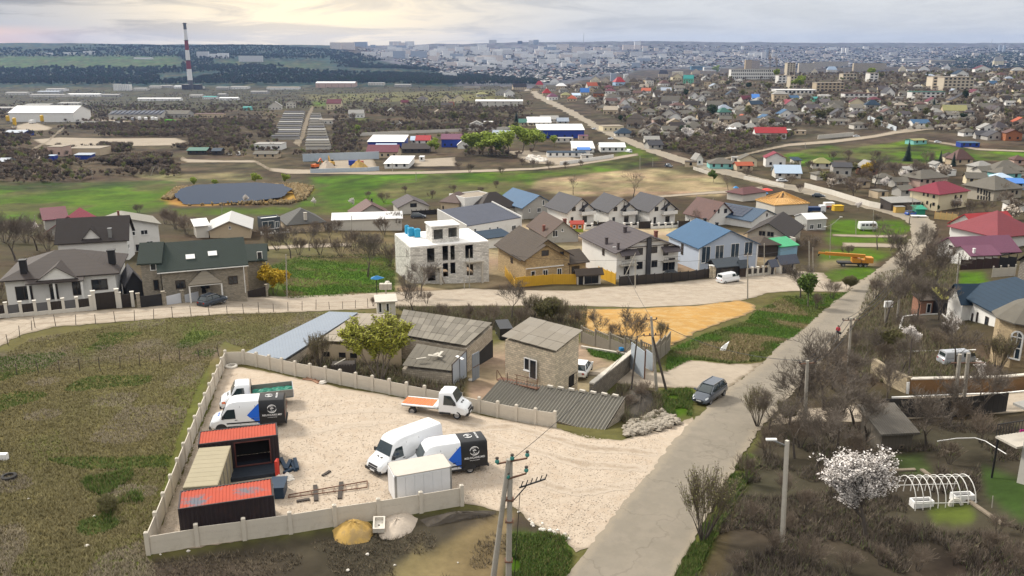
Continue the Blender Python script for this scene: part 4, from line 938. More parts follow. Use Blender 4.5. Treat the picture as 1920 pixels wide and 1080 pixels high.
 # trees
bark=M('grey_bark',(.150,.126,.104),rg=.95,var=.2,scale=3)
bark2=M('brown_bark',(.185,.148,.115),rg=.95,var=.2,scale=3)
barkd=M('dark_bark',(.085,.072,.062),rg=.95,var=.2,scale=3)
barkp=M('pale_bark',(.16,.135,.105),rg=.95,var=.2,scale=3)
limed=M('limewashed_bark',(.62,.60,.55),rg=.9,var=.1)
leaf_yg=M('yellow_green_catkins',(.35,.36,.06),rg=.8,var=.3,scale=1.5)
leaf_g=M('spring_green_leaf',(.10,.155,.030),rg=.8,var=.3,scale=1.5)
leaf_y=M('forsythia_yellow',(.52,.36,.03),rg=.8,var=.25,scale=1.5)
leaf_o=M('olive_bud',(.15,.145,.055),rg=.85,var=.3,scale=1.5)
leaf_dg=M('dark_green_leaf',(.030,.052,.018),rg=.85,var=.35,scale=1.5)
blossom=M('white_blossom',(.84,.79,.75),rg=.8,var=.12,scale=2)
bloss2=M('cream_blossom',(.48,.42,.35),rg=.85,var=.15,scale=2)
needle=M('fir_needles',(.014,.026,.018),rg=.85,var=.3,scale=1.2)
def segs_mesh(name,segs,mats,n=3,extra=None):
 S=np.array(segs,float);a,b=S[:,:3],S[:,3:6];d=b-a;d/=np.maximum(1e-6,np.linalg.norm(d,axis=1))[:,None]
 up=np.where(np.abs(d[:,2:3])<.9,np.array([[0,0,1.]]),np.array([[1.,0,0]]))
 x=np.cross(d,up);x/=np.linalg.norm(x,axis=1)[:,None];y=np.cross(d,x)
 V=[]
 for base_,rr_ in((a,S[:,6]),(b,S[:,7])):
  for i in range(n):
   t=2*math.pi*i/n;V.append(base_+x*(rr_*math.cos(t))[:,None]+y*(rr_*math.sin(t))[:,None])
 k=len(S);V=np.stack(V,1).reshape(-1,3);o=np.arange(k)*2*n
 F=np.concatenate([np.stack([o+i,o+(i+1)%n,o+n+(i+1)%n,o+n+i],1)for i in range(n)])
 mi=np.zeros(len(F),int)
 if extra is not None:
  EV,EF=extra;F=np.concatenate([F,EF+len(V)]);mi=np.concatenate([mi,np.ones(len(EF),int)]);V=np.concatenate([V,EV])
 return mesh_np(name,V,F,mats,mi=mi)
def lfq(P,size,rr,flat=0.0,aspect=1.6):
 n=len(P);P=np.array(P);A=rr.normal(size=(n,3));A[:,2]+=flat;A/=np.linalg.norm(A,axis=1)[:,None]
 B=rr.normal(size=(n,3));B-=A*(A*B).sum(1)[:,None];B/=np.linalg.norm(B,axis=1)[:,None]
 s=size*rr.uniform(.6,1.4,(n,1));A=A*s*aspect*.5;B=B*s*.5
 V=np.stack([P-A-B,P+A-B,P+A+B,P-A+B],1).reshape(-1,3)
 return V,np.arange(4*n).reshape(-1,4)
def tree_mesh(name,seed,h,spread,dp_=5,kids=3,trunk=.25,r0=.12,tw=.012,up=.25,fork=.35,mats=None,leaf=None,lm=None,multi=1,droop=0.0,kink=.18):
 rr=random.Random(seed);nr=RNG(seed)
 T,C,tips=[],[],[]
 def grow(p,d,l,r,lv):
  nseg=3 if lv<dp_-1 else 2
  for i in range(nseg):
   d2=(d+Vec((rr.uniform(-kink,kink),rr.uniform(-kink,kink),rr.uniform(-kink,kink)*.6+up*.12-droop*.1*lv))).normalized()
   q=p+d2*(l/nseg);r2=max(tw,r*(1-.28*(i+1)/nseg))
   (T if lv==0 else C).append((*p,*q,max(tw,r),r2));
   if lv>=dp_-2:tips.append((q,d2,lv))
   if lv<dp_-1 and(i>0 or lv>0):
    nk=kids if i==nseg-1 else max(1,kids-2)
    for k in range(nk):
     if lv>0 and rr.random()<.12:continue
     ax=Vec((rr.uniform(-1,1),rr.uniform(-1,1),rr.uniform(-.4,.6)));ax=(ax-d2*ax.dot(d2)).normalized()
     sp=spread*rr.uniform(.6,1.25)
     nd=(d2+ax*sp+Vec((0,0,up*.5-droop*lv*.12))).normalized()
     grow(q,nd,l*rr.uniform(.58,.82),r2*rr.uniform(.5,.68),lv+1)
   p,d,r=q,d2,r2
 for k in range(multi):
  a=2*math.pi*k/multi+rr.random();tilt=0 if multi==1 else rr.uniform(.15,.45)
  d=Vec((math.cos(a)*tilt,math.sin(a)*tilt,1)).normalized()
  grow(Vec((math.cos(a),math.sin(a),0))*(0 if multi==1 else .12)-Vec((0,0,.1)),d,h*trunk,r0*(1 if multi==1 else .6),0)
 allz=max(s[5]for s in C);k=h/allz
 T=[tuple(x*k for x in s[:6])+s[6:]for s in T];C=[tuple(x*k for x in s[:6])+s[6:]for s in C]
 extra=None
 if leaf:
  P=[]
  for q,d2,lv in tips:
   for _ in range(leaf[0]):P.append(tuple(k*c+rr.gauss(0,leaf[1]*1.1)for c in(q-d2*rr.random()*h*.03)))
  extra=lfq(P,leaf[1],nr,0.6 if droop else 0.2,leaf[2])
 mats=mats or[bark,bark]
 return segs_mesh('trunk',T,mats[0],6),segs_mesh('crown',C,[mats[1],lm or mats[1]],3,extra)
TREES={}
def reg(kind,n,**k):
 TREES[kind]=[tree_mesh('tree',sd*7+hash_(kind),**k)for sd in range(n)]
def hash_(s):return sum(ord(c)*(i+3)for i,c in enumerate(s))%1000
reg('bare',4,h=7,spread=.75,dp_=6,kids=3,trunk=.26,r0=.15,tw=.012,mats=[barkd,bark])
reg('thicket',3,h=3.2,spread=.5,dp_=4,kids=3,trunk=.34,r0=.05,tw=.010,multi=9,mats=[barkd,bark2],kink=.25)
reg('upright',2,h=5,spread=.30,dp_=4,kids=3,trunk=.42,r0=.07,tw=.009,multi=14,up=.45,mats=[barkd,bark2],leaf=(1,.04,1.8),lm=leaf_o,kink=.12)
reg('willow',2,h=7,spread=.42,dp_=6,kids=3,trunk=.24,r0=.14,tw=.011,multi=4,up=.55,mats=[bark,bark2],leaf=(1,.07,4.0),lm=leaf_yg,kink=.12)
reg('blossom',2,h=6,spread=.6,dp_=5,kids=4,trunk=.24,r0=.10,tw=.010,up=.55,mats=[barkd,barkd],leaf=(5,.042,1.6),lm=blossom)
reg('budding',2,h=4,spread=.55,dp_=5,kids=4,trunk=.25,r0=.07,tw=.010,multi=4,mats=[bark,bark2],leaf=(2,.06,1.5),lm=leaf_o)
reg('mbare',5,h=7,spread=.75,dp_=5,kids=3,trunk=.25,r0=.14,tw=.015,mats=[barkd,bark2])
reg('mbush',3,h=3,spread=.5,dp_=4,kids=3,trunk=.34,r0=.05,tw=.014,multi=8,mats=[barkd,bark2],kink=.25)
reg('mbloss',2,h=5,spread=.7,dp_=5,kids=3,trunk=.25,r0=.1,tw=.02,mats=[barkd,barkd],leaf=(4,.16,1.3),lm=blossom)
reg('mgreen',3,h=7,spread=.6,dp_=5,kids=3,trunk=.22,r0=.14,tw=.02,mats=[bark,bark],leaf=(6,.24,1.5),lm=leaf_g)
reg('myellow',1,h=5,spread=.5,dp_=5,kids=3,trunk=.2,r0=.1,tw=.015,multi=3,mats=[bark,bark2],leaf=(4,.13,2.2),lm=leaf_y)
reg('spot',4,h=7,spread=.9,dp_=3,kids=6,trunk=.22,r0=.2,tw=.07,mats=[barkd,bark2],leaf=(1,.22,3.0),lm=bark2)
reg('fbare',4,h=7,spread=.85,dp_=4,kids=4,trunk=.24,r0=.18,tw=.05,mats=[barkd,bark2])
reg('fbloss',2,h=5,spread=.85,dp_=4,kids=3,trunk=.24,r0=.12,tw=.04,mats=[barkd,barkd],leaf=(5,.42,1.2),lm=bloss2)
reg('fgreen',2,h=7,spread=.8,dp_=4,kids=3,trunk=.24,r0=.16,tw=.05,mats=[barkd,barkd],leaf=(6,.5,1.2),lm=leaf_g)
def variant(kind,new,m):
 out=[]
 for a,b in TREES[kind]:
  b2=b.copy();b2.materials[1]=m;out.append((a,b2))
 TREES[new]=out
variant('mbloss','mcream',bloss2);variant('mgreen','mdark',leaf_dg);variant('mgreen','mlime',M('lime_leaf',(.27,.34,.05),rg=.8,var=.25));variant('fgreen','fdark',leaf_dg);variant("fgreen","folive",leaf_o);variant('upright','uyellow',leaf_y)
TCOUNT={}
def tree(kind,px,py,hpx=None,lx=None,h=None,cat='tree',gp=None,name=None,parts=True,p=None,fat=1.0):
 p=p or W(px,py)
 if hpx:h=hpx/sat(p)/.96
 i=TCOUNT[kind]=TCOUNT.get(kind,-1)+1
 a,b=TREES[kind][i%len(TREES[kind])]
 k=h/MH[b.name]if b.name in MH else 1
 rz=(i*2.399)%6.283
 root=tg(name or{'bush':'bush','shrub':'bush'}.get(cat,'tree'),lx or 'x',cat,p,rz,gp)
 root.scale=(k*fat,k*fat,k)
 link('trunk',a,root);link('crown',b,root)
 return root
MH={}
for L_ in TREES.values():
 for a,b in L_:
  co=np.empty(len(b.vertices)*3,np.float32);b.vertices.foreach_get('co',co);MH[b.name]=float(co[2::3].max())
  # THE YARD
HY=30.0
# concrete panel fence
def fence_panel_mesh(L_,h=1.42):
 m=MB();nb=3
 for i in range(nb):
  z0,z1=i*h/nb+.006,(i+1)*h/nb-.006
  m.box(0.005,L_-.005,-.03,.03,z0,z1)
 m.box(0.005,L_-.005,-.022,.022,0,h)
 return m.mesh('panel',fence_conc)
post_me=MB()
post_me.box(-.13,.13,-.13,.13,-.5,1.56);post_me.add([(-.13,-.13,1.56),(.13,-.13,1.56),(.13,.13,1.56),(-.13,.13,1.56),(0,0,1.65)],[(0,1,4),(1,2,4),(2,3,4),(3,0,4)])
post_me=post_me.mesh('post',fence_conc)
def cfc(lx,pix,n,last=True,first=True):
 P=[W(*p)for p in pix];seg=[(b-a).length for a,b in zip(P,P[1:])];tot=sum(seg)
 def at(t):
  d=t*tot
  for(a,b),l in zip(zip(P,P[1:]),seg):
   if d<=l+1e-6:return a.lerp(b,d/l)
   d-=l
  return P[-1]
 root=tg('concrete_fence',lx,'fence',P[0])
 for i in range(n+1):
  p=at(i/n);q=at(min(1,(i+1)/n))if i<n else p
  d=(at(min(1,(i+.5)/n))-at(max(0,(i-.5)/n)));rz=math.atan2(d.y,d.x)
  if(i>0 or first)and(i<n or last):
   link('post',post_me,root,(p.x-P[0].x,p.y-P[0].y,gz1(p.x,p.y)-P[0].z),rz)
  if i<n:
   e=(q-p);L_=math.hypot(e.x,e.y)-.24;rz=math.atan2(e.y,e.x);u=Vec((math.cos(rz),math.sin(rz),0))
   me_=PAN.setdefault(round(L_,2),None)or PAN.__setitem__(round(L_,2),fence_panel_mesh(L_))or PAN[round(L_,2)]
   s=p+u*.12;o=link('panel',me_,root,(s.x-P[0].x,s.y-P[0].y,min(gz1(p.x,p.y),gz1(q.x,q.y))-.05-P[0].z))
   o.rotation_euler=(0,-math.atan2(gz1(q.x,q.y)-gz1(p.x,p.y),math.hypot(e.x,e.y)),rz)
 return root
PAN={}
cfc('long back run of the pale concrete panel fence between gravel yard and barns',[(424,684),(457.6,683),(488,689),(551,704.5),(619,717),(654,725),(757,745),(870,768),(1040,802)],20)
cfc('left run of the pale concrete panel fence beside the grass field',[(424,684),(279,1040)],14,first=False)
cfc('front run of the pale concrete panel fence before the orange roofed containers',[(279,1040),(371,1024),(455,1013),(531,1003),(606,990),(694,977),(779,963),(866,948)],7,first=False)
# shipping containers
cont_dark=M('dark_container_paint',(.030,.022,.024),rg=.6,var=.25,scale=1.2,dirt=.25,dcol=(.07,.03,.03))
cont_red=M('faded_red_container_roof',(.38,.066,.036),rg=.85,var=.16,scale=1.5,dirt=.25,dcol=(.30,.10,.07))
cont_red2=M('peeling_red_container_roof',(.38,.066,.036),rg=.85,var=.16,scale=1.5,col2=(.12,.13,.155))
cont_beige=M('beige_container_paint',(.30,.262,.175),rg=.7,var=.12,scale=1.5,dirt=.2,dcol=(.28,.23,.15))
def cor(m,x0,x1,y0,y1,z0,z1,n,face,d=.035):
 for i in range(n):
  a,b=i/n,(i+1)/n
  if face[0]=='y':
   w=x1-x0;y=y0;s=-1 if face[1]=='-' else 1
   for t0,t1,o0,o1 in((0,.35,0,0),(.35,.5,0,1),(.5,.85,1,1),(.85,1,1,0)):
    xa,xb=x0+w*(a+(b-a)*t0),x0+w*(a+(b-a)*t1)
    m.add([(xa,y+s*d*o0,z0),(xb,y+s*d*o1,z0),(xb,y+s*d*o1,z1),(xa,y+s*d*o0,z1)],[(0,1,2,3)if s<0 else(3,2,1,0)])
  elif face[0]=='x':
   w=y1-y0;x=x0;s=-1 if face[1]=='-' else 1
   for t0,t1,o0,o1 in((0,.35,0,0),(.35,.5,0,1),(.5,.85,1,1),(.85,1,1,0)):
    ya,yb=y0+w*(a+(b-a)*t0),y0+w*(a+(b-a)*t1)
    m.add([(x+s*d*o0,ya,z0),(x+s*d*o1,yb,z0),(x+s*d*o1,yb,z1),(x+s*d*o0,ya,z1)],[(0,1,2,3)if s>0 else(3,2,1,0)])
  else:
   w=x1-x0
   for t0,t1,o0,o1 in((0,.35,0,0),(.35,.5,0,1),(.5,.85,1,1),(.85,1,1,0)):
    xa,xb=x0+w*(a+(b-a)*t0),x0+w*(a+(b-a)*t1)
    m.add([(xa,y0,z0+d*o0),(xb,y0,z0+d*o1),(xb,y1,z0+d*o1),(xa,y1,z0+d*o0)],[(0,1,2,3)])
 return m
def pose4(px4,H):
 P=[on_z(x,y,CAMZ-HY+H)for x,y in px4]
 c=sum(P,Vec())/4;d=(P[1]-P[0])+(P[2]-P[3]);rz=math.atan2(d.y,d.x)
 L_=((P[1]-P[0]).length+(P[2]-P[3]).length)/2;D=((P[3]-P[0]).length+(P[2]-P[1]).length)/2
 return c,rz,L_,D
def ctn(name,lx,px4,H,wallm,roofm,opening=None,ribs=True,lift=.12):
 c,rz,L_,D=pose4(px4,H)
 z0=gz1(c.x,c.y)+.06
 root=tg(name,lx,'container',(c.x,c.y,z0),rz)
 x,y=L_/2,D/2
 m=MB()
 n=max(6,int(L_/.28))
 if opening:
  ox0,ox1,oz0,oz1=[opening[0]*L_-x,opening[1]*L_-x,opening[2]*H,opening[3]*H]
  cor(m,-x+.1,ox0,-y+.04,0,.15,H-.12,max(2,int((ox0+x)/.28)),'y-');cor(m,ox1,x-.1,-y+.04,0,.15,H-.12,max(2,int((x-ox1)/.28)),'y-')
  m.box(ox0,ox1,-y+.02,-y+.05,.15,oz0).box(ox0,ox1,-y+.02,-y+.05,oz1,H-.12)
 else:cor(m,-x+.1,x-.1,-y+.04,0,.15,H-.12,n,'y-')
 cor(m,-x+.1,x-.1,y-.04,0,.15,H-.12,n,'y+');cor(m,-x+.04,0,-y+.1,y-.1,.15,H-.12,8,'x-')
 m.box(-x+.05,x-.05,-y+.05,y-.05,.1,.16)
 m.bd('side_panel',wallm,root)
 dm=MB()
 for s in(-1,1):dm.box(x-.06,x-.02,min(s*.02,s*(y-.1)),max(s*.02,s*(y-.1)),.16,H-.13)
 do=dm.bd('door',wallm,root)
 for s in(-.75,-.25,.25,.75):MB().tube((x+.02,s*y*.9,.2),(x+.02,s*y*.9,H-.18),.025,n=6).bd('lock_bar',steel,do)
 f=MB()
 for sx in(-1,1):
  for sy in(-1,1):f.box(sx*x-(0 if sx<0 else .12),sx*x+(.12 if sx<0 else 0),sy*y-(0 if sy<0 else .12),sy*y+(.12 if sy<0 else 0),0,H)
 for sy in(-1,1):
  for z in(0,H-.12):f.box(-x+.12,x-.12,sy*y-(0 if sy<0 else .09),sy*y+(.09 if sy<0 else 0),z,z+.12)
 for sx in(-1,1):
  for z in(0,H-.12):f.box(sx*x-(0 if sx<0 else .09),sx*x+(.09 if sx<0 else 0),-y+.12,y-.12,z,z+.12)
 f.bd('frame',wallm,root)
 r=MB()
 if ribs:cor(r,-x+.1,x-.1,-y+.09,y-.09,H-.045,0,int(L_/.22),'z',.028)
 else:
  for i in range(9):r.box(-x+.05,x-.05,-y+.05+i*(D-.1)/9+.012,-y+.05+(i+1)*(D-.1)/9-.012,H-.05,H+.012)
  r.box(-x+.05,x-.05,-y+.05,y-.05,H-.06,H-.01)
 r.bd('roof',roofm,root)
 if opening:
  g=MB();t=.09
  g.box(ox0,ox1,-y-.02,-y+.06,oz0,oz0+t).box(ox0,ox1,-y-.02,-y+.06,oz1-t,oz1).box(ox0,ox0+t,-y-.02,-y+.06,oz0+t,oz1-t).box(ox1-t,ox1,-y-.02,-y+.06,oz0+t,oz1-t)
  w=g.bd('window_frame',M('reddish_steel',(.10,.035,.03),rg=.7,var=.2),root)
  MB().box(-x+.3,x-.3,y-.12,y-.1,.2,H-.2).bd('inner_wall',void,root)
 return root,c,rz,L_,D
ctn('shipping_container','black container with peeling orange red roof nearest the front fence',[(330,954),(512,928),(510.6,895),(340,919.5)],2.42,cont_dark,cont_red2)
bk=ctn('shipping_container','black container with an even orange red roof behind the beige container',[(366.8,836),(520.8,818.4),(518.8,794.4),(378,811.5)],2.5,cont_dark,cont_red,opening=(.44,.90,.12,.92))
ctn('shipping_container','beige flat roofed container between the two orange red roofed containers',[(343.5,917),(413,908),(428,838),(373,839)],2.35,cont_beige,cont_beige,ribs=False)
c,rz,L_,D=pose4([(424,896),(514,884),(520,862),(428,874)],.3)
t=tg('deck','dark steel deck lying between the two red roofed containers','platform',(c.x,c.y,gz1(c.x,c.y)+.03),rz)
for i in range(7):MB().box(-L_/2,L_/2,-1.3+i*.37,-1.3+i*.37+.35,.02,.28).bd('deck_plate',M('deck_paint',(.022,.028,.038),rg=.5,var=.2),t)
p=W(524,926);t=tg('bin','small dark blue steel tank beside the container end','tank',p,.1)
navy=M('dark_blue_steel',(.015,.035,.065),rg=.5,var=.2)
MB().box(-.55,.45,-.8,.8,.05,.85).bd('tank_body',navy,t);MB().box(-.6,.5,-.85,.85,.851,.92).bd('lid',navy,t)
p=W(521,893);tag(MB().box(-.1,.1,-.25,.25,0,1.3).add([(-.1,-.25,1.3),(.1,-.25,1.3),(.1,.25,1.3),(-.1,.25,1.3),(0,0,1.45)],[(0,1,4),(1,2,4),(2,3,4),(3,0,4)]).bd('gas_cylinder_cabinet',M('bright_red',(.55,.05,.03),rg=.5,var=.1)),'narrow red cabinet standing at the container corner','cabinet').location=p
# white insulated truck box
box_white=M('white_panel_box',(.68,.69,.71),rg=.5,var=.05,dirt=.15,dcol=(.5,.5,.48))
def pose_box(px4,H):
 P=[on_z(x,y,CAMZ-HY+H)for x,y in px4];c=sum(P,Vec())/4;d=(P[1]-P[0])+(P[2]-P[3]);return c,math.atan2(d.y,d.x),((P[1]-P[0]).length+(P[2]-P[3]).length)/2,((P[3]-P[0]).length+(P[2]-P[1]).length)/2
c,rz,L_,D=pose_box([(739,895),(843,878),(832,851),(729,870)],2.25)
t=tg('truck_box','white panelled truck box standing loose behind the front fence','truck box',(c.x,c.y,gz1(c.x,c.y)+.05),rz)
x,y=L_/2,D/2
MB().box(-x,x,-y,y,.12,2.2).bd('box_body',box_white,t)
MB().box(-x-.02,x+.02,-y-.02,y+.02,2.201,2.26).bd('roof',M('box_roof',(.50,.46,.41),rg=.8,var=.08),t)
for i in range(6):MB().box(-x+.06+i*(L_-.12)/6+.01,-x+.06+(i+1)*(L_-.12)/6-.01,-y-.025,-y-.002,.2,2.1).bd('wall_panel',box_white,t)
for a,b in((-x,-y),(x-.07,-y),(-x,y-.07),(x-.07,y-.07)):MB().box(a-.03,a+.1,b-.03,b+.1,.1,2.27).bd('corner_post',steel,t)
for s in(-1,1):MB().box(-x-.05,-x-.003,min(s*.02,s*(y-.12)),max(s*.02,s*(y-.12)),.2,2.12).bd('door',box_white,t)
for yy in(-y*.6,0,y*.6):MB().box(-x,x,yy-.06,yy+.06,0,.12).bd('skid',rust,t)
# vehicles in the yard
loc,rz=pl2((536,802),(395,815));transit_van('delivery_van','white van with black blue lettered wrap behind the far red container roof',loc,rz,True)
loc,rz=pl2((915,884),(770,905));transit_van('delivery_van','white van with black blue lettered wrap half hidden by the truck box',loc,rz,True)
loc,rz=pl2((832,851),(727,894));transit_van('delivery_van','plain white high roofed van facing the front fence',loc,rz)
loc,rz=pl2((547,772),(413,774));loc,rz=pl2((548,760),(412,776));cab_truck('tipper_truck','white tipper lorry with a green tarpaulin over its load',loc,rz,'tip','truck')
loc,rz=pl2((752,772),(858,789));cab_truck('flatbed_truck','white chassis cab with bare orange planked bed by the back fence',loc,rz,'flat','truck')
loc,rz=pl2((1339,748),(1326,764));
fa,fb=W(1293,757),W(1326,764);d=(fb-fa);d.z=0;d.normalize();fw=Vec((d.y,-d.x,0));mid=(fa+fb)/2
car('car','grey blue people carrier parked on the grass by the road',Vec((mid.x,mid.y,gz1(mid.x,mid.y)+.03))-fw*4.4,math.atan2(fw.y,fw.x),car_grey,'mpv')
loc,rz=pl2((1101,716),(1086,738));car('car','small white hatchback tucked behind the stone tower',loc,rz+math.pi,cwh,'hatch')
loc,rz=pl2((387,577),(440,570));car('car','dark blue grey car parked before the green roofed house',loc,rz,car_navy,'suv')
loc,rz=pl2((1355,533),(1401,527));car('delivery_van','white crew van at the dark gate of the blue roofed house',loc,rz,cwh,'van','van')
loc,rz=pl2((1755,684),(1795,684));car('car','pale silver van parked in the garden below the stone house',W(1762,684),.15,car_silver,'van','van',scale=.85)
loc,rz=pl2((1245,313),(1259,315));car('car','dark car on the far road across the tan field',loc,rz,car_navy,'suv')
car('car','white car on the lawn below the pale blue roof',W(1456,341),0.1,cwh,'sedan');car('car','white van beside the road near the blossoming tree',W(1253,277),.3,cwh,'mpv')
car('car','white car coming along the far road by the blue factory',W(1117,243),2.2,cwh,'hatch');car('car','white car parked on the far road by the white warehouses',W(1149,262),2.3,cwh,'hatch');car('car','white van at the track junction by the far road',W(1183,287),2.0,cwh,'van')
car('car','white car at the corner of the long white hillside wall',W(1600,257),.2,cwh,'sedan');car('car','white car by the hillside path above the green meadow',W(1752,268),0.0,cwh,'hatch')
car('car','white van in the scrapyard by the grey garages',W(447,292),1.8,cwh,'van');car('car','beige car in the scrapyard left of the white van',W(430,292),1.7,M('beige_paint',(.45,.42,.35),rg=.4),'hatch')
car('car','dark car under the trees beside the purple grey roofed house',W(770,409),.1,car_navy,'estate')
car('car','black car on the upper road near the pale wall',W(1522,369),-.35,car_navy,'sedan')
# scrap, planks, stones, tyres
def plank(lx,a,b,w=.3,h=.12,m=dwood,name='plank',cat='plank',z=.02):
 pa,pb=W(*a),W(*b);o=MB().bar((0,0,h/2+z),pb-pa+Vec((0,0,h/2+z)),w,h).bd(name,m);o.location=pa;return tag(o,lx,cat)
plank('left of two short dark sleepers standing out on the gravel',(591,912),(593,941));plank('right of two short dark sleepers lying on the gravel',(640,906),(637,937))
plank('short dark board alone in the middle of the gravel',(605,894),(619,885),.22)
plank('dark board leaning low near the container end',(556,942),(581,938),.25)
for i,(a,b)in enumerate((((527,862),(537,883)),((537,885),(545,868)),((545,866),(555,885)),((553,865),(558,884)),((533,890),(552,880)))):plank('dark steel beam in the zigzag pile beside the containers',a,b,.26,.2,navy,'steel_beam','beam',z=.02+.1*(i%2))['group']='dark beams piled beside the containers'
t=tg('rack','thin rusty steel rack lying on the gravel behind the front fence','rack',W(615,926))
q=[W(541,936),W(688,917),W(689,905),W(542,931)]
for a,b in zip(q,q[1:]+q[:1]):MB().bar(a-t.location+Vec((0,0,.14)),b-t.location+Vec((0,0,.14)),.06,.06).bd('rail',rust,t)
for i in range(1,7):MB().bar(q[0].lerp(q[1],i/7)-t.location+Vec((0,0,.14)),q[3].lerp(q[2],i/7)-t.location+Vec((0,0,.14)),.04,.04).bd('rung',rust,t)
def rock_mesh(seed,m):
 rr=random.Random(seed);b=MB();n=7;prof=[]
 vs=[(0,0,.42+rr.uniform(-.1,.1))]
 for ring,(r_,z)in enumerate(((.35,.34),(.55,.08),(.4,-.22))):
  for i in range(n):a=2*math.pi*(i+.3*ring)/n;k=r_*rr.uniform(.72,1.25);vs.append((k*math.cos(a),k*math.sin(a),z+rr.uniform(-.1,.1)))
 fs=[(0,1+i,1+(i+1)%n)for i in range(n)]
 for k in(0,1):fs+=[(1+k*n+i,1+(k+1)*n+i,1+(k+1)*n+(i+1)%n,1+k*n+(i+1)%n)for i in range(n)]
 b.add(vs,fs);return b.mesh('stone',m)
rubble=[rock_mesh(i,M('rubble_stone',(.30,.265,.215),var=.2,scale=2,dirt=.4,dcol=(.24,.21,.165)))for i in range(5)]
chalk=[rock_mesh(i+9,M('white_chunk',(.62,.58,.52),var=.1))for i in range(2)]
rr=random.Random(5)
def rocks(lx,gp,poly,n,s0,s1,ms,name='stone',pile=0):
 xs=[p[0]for p in poly];ys=[p[1]for p in poly];k=0;tries=0
 cx_,cy_=sum(xs)/len(xs),sum(ys)/len(ys)
 while k<n and tries<n*40:
  tries+=1;x,y=rr.uniform(min(xs),max(xs)),rr.uniform(min(ys),max(ys));ins=False
  for i in range(len(poly)):
   (xa,ya),(xb,yb)=poly[i],poly[(i+1)%len(poly)]
   if(ya>y)!=(yb>y)and x<(xb-xa)*(y-ya)/(yb-ya)+xa:ins=not ins
  if not ins:continue
  p=W(x,y);s=rr.uniform(s0,s1)
  o=link(name,rr.choice(ms),None,(p.x,p.y,p.z+s*.15+(rr.random()*pile)),rr.random()*6)
  o.scale=(s,s*rr.uniform(.7,1.2),s*rr.uniform(.6,1));tag(o,lx,'stone',gp);k+=1
rocks('rough pale stone in the rubble heap beside the low shed','stones of the rubble heap',[(1170,806),(1178,796),(1232,776),(1250,778),(1276,797),(1250,806),(1200,818),(1176,822)],270,.25,.7,rubble,pile=.3)
rocks('broken white chunk beside the container deck','white chunks beside the containers',[(520,892),(545,888),(552,900),(530,912),(520,905)],26,.2,.5,chalk)
rocks('loose pale stone along the edge of the gravel','loose stones around the yard',[(960,955),(1060,1000),(1075,1015),(1000,990)],22,.12,.32,chalk)
for x,y in((300,1040),(350,1034),(655,1068),(738,1062),(860,1055),(985,1040),(690,1042),(1262,773),(1085,702),(168,1026),(52,936),(180,970)):rocks('stray pale stone lying on dark soil','stray pale stones',[(x-4,y-2),(x+4,y-2),(x+4,y+2),(x-4,y+2)],1,.12,.32,chalk)
def mound(name,lx,cat,poly,h,m,n=26,seed=1):
 P=[W(*p)for p in poly];c=sum(P,Vec())/len(P);V=[];F=[];K=7
 rim=[]
 for i in range(n):
  t=i/n*len(P);k=int(t);rim.append(P[k%len(P)].lerp(P[(k+1)%len(P)],t-k)-c)
 r2=random.Random(seed)
 for j in range(K):
  f=1-j/(K-.4)
  for q in rim:V.append((q.x*f+r2.uniform(-.05,.05),q.y*f+r2.uniform(-.05,.05),gz1(c.x+q.x*f,c.y+q.y*f)-c.z+h*(1-f**1.6)**1.0*(1+r2.uniform(-.12,.12))-(.05 if j==0 else 0)))
 V.append((0,0,h*1.03))
 for j in range(K-1):F+=[(j*n+i,j*n+(i+1)%n,(j+1)*n+(i+1)%n,(j+1)*n+i)for i in range(n)]
 F+=[((K-1)*n+i,(K-1)*n+(i+1)%n,K*n)for i in range(n)]
 o=MB().add(V,F).bd(name,m,smooth=True);o.location=c;return tag(o,lx,cat)
mound('sand_pile','heap of ochre sand with grass tufts at the front fence','sand pile',[(622,995),(640,982),(668,975),(698,982),(704,1000),(690,1018),(650,1024),(628,1016)],.8,M('sand_heap',(.43,.28,.085),rg=1,var=.22,bump=.6,col2=(.33,.23,.10)))
mound('gravel_pile','low heap of pale gravel spilling before the front fence','gravel pile',[(702,985),(730,966),(765,958),(785,972),(775,998),(740,1014),(712,1012)],.55,M('gravel_heap',(.46,.395,.325),rg=1,var=.16,bump=.8),seed=2)
mound('soil_bank','low bank of dark dug soil below the gravel edge','soil bank',[(783,975),(850,960),(935,958),(928,966),(860,976),(800,990)],.4,M('dug_soil',(.085,.072,.058),rg=1,var=.3,bump=.6),seed=3)
mound('brush_mound','dark mound of old brush between low shed and blue gate','mound',[(1165,745),(1185,720),(1225,735),(1236,765),(1215,790),(1180,806)],1.0,M('dark_brush',(.055,.047,.038),rg=1,var=.4,scale=4,bump=.8),seed=4)
p=W(711,996);t=tg('sink','old white rectangular basin lying on the gravel heap','basin',p+Vec((0,0,.35)),.15);t.rotation_euler=(.18,.05,.12)
MB().box(-.38,.38,-.6,.6,0,.1).box(-.38,-.28,-.6,.6,.101,.34).box(.28,.38,-.6,.6,.101,.34).box(-.28,.28,-.6,-.5,.101,.34).box(-.28,.28,.5,.6,.101,.34).bd('bowl',M('dirty_enamel',(.60,.56,.49),rg=.5,var=.12),t);MB().tube((0,0,.101),(0,0,.12),.06,n=8).bd('drain',pls,t)
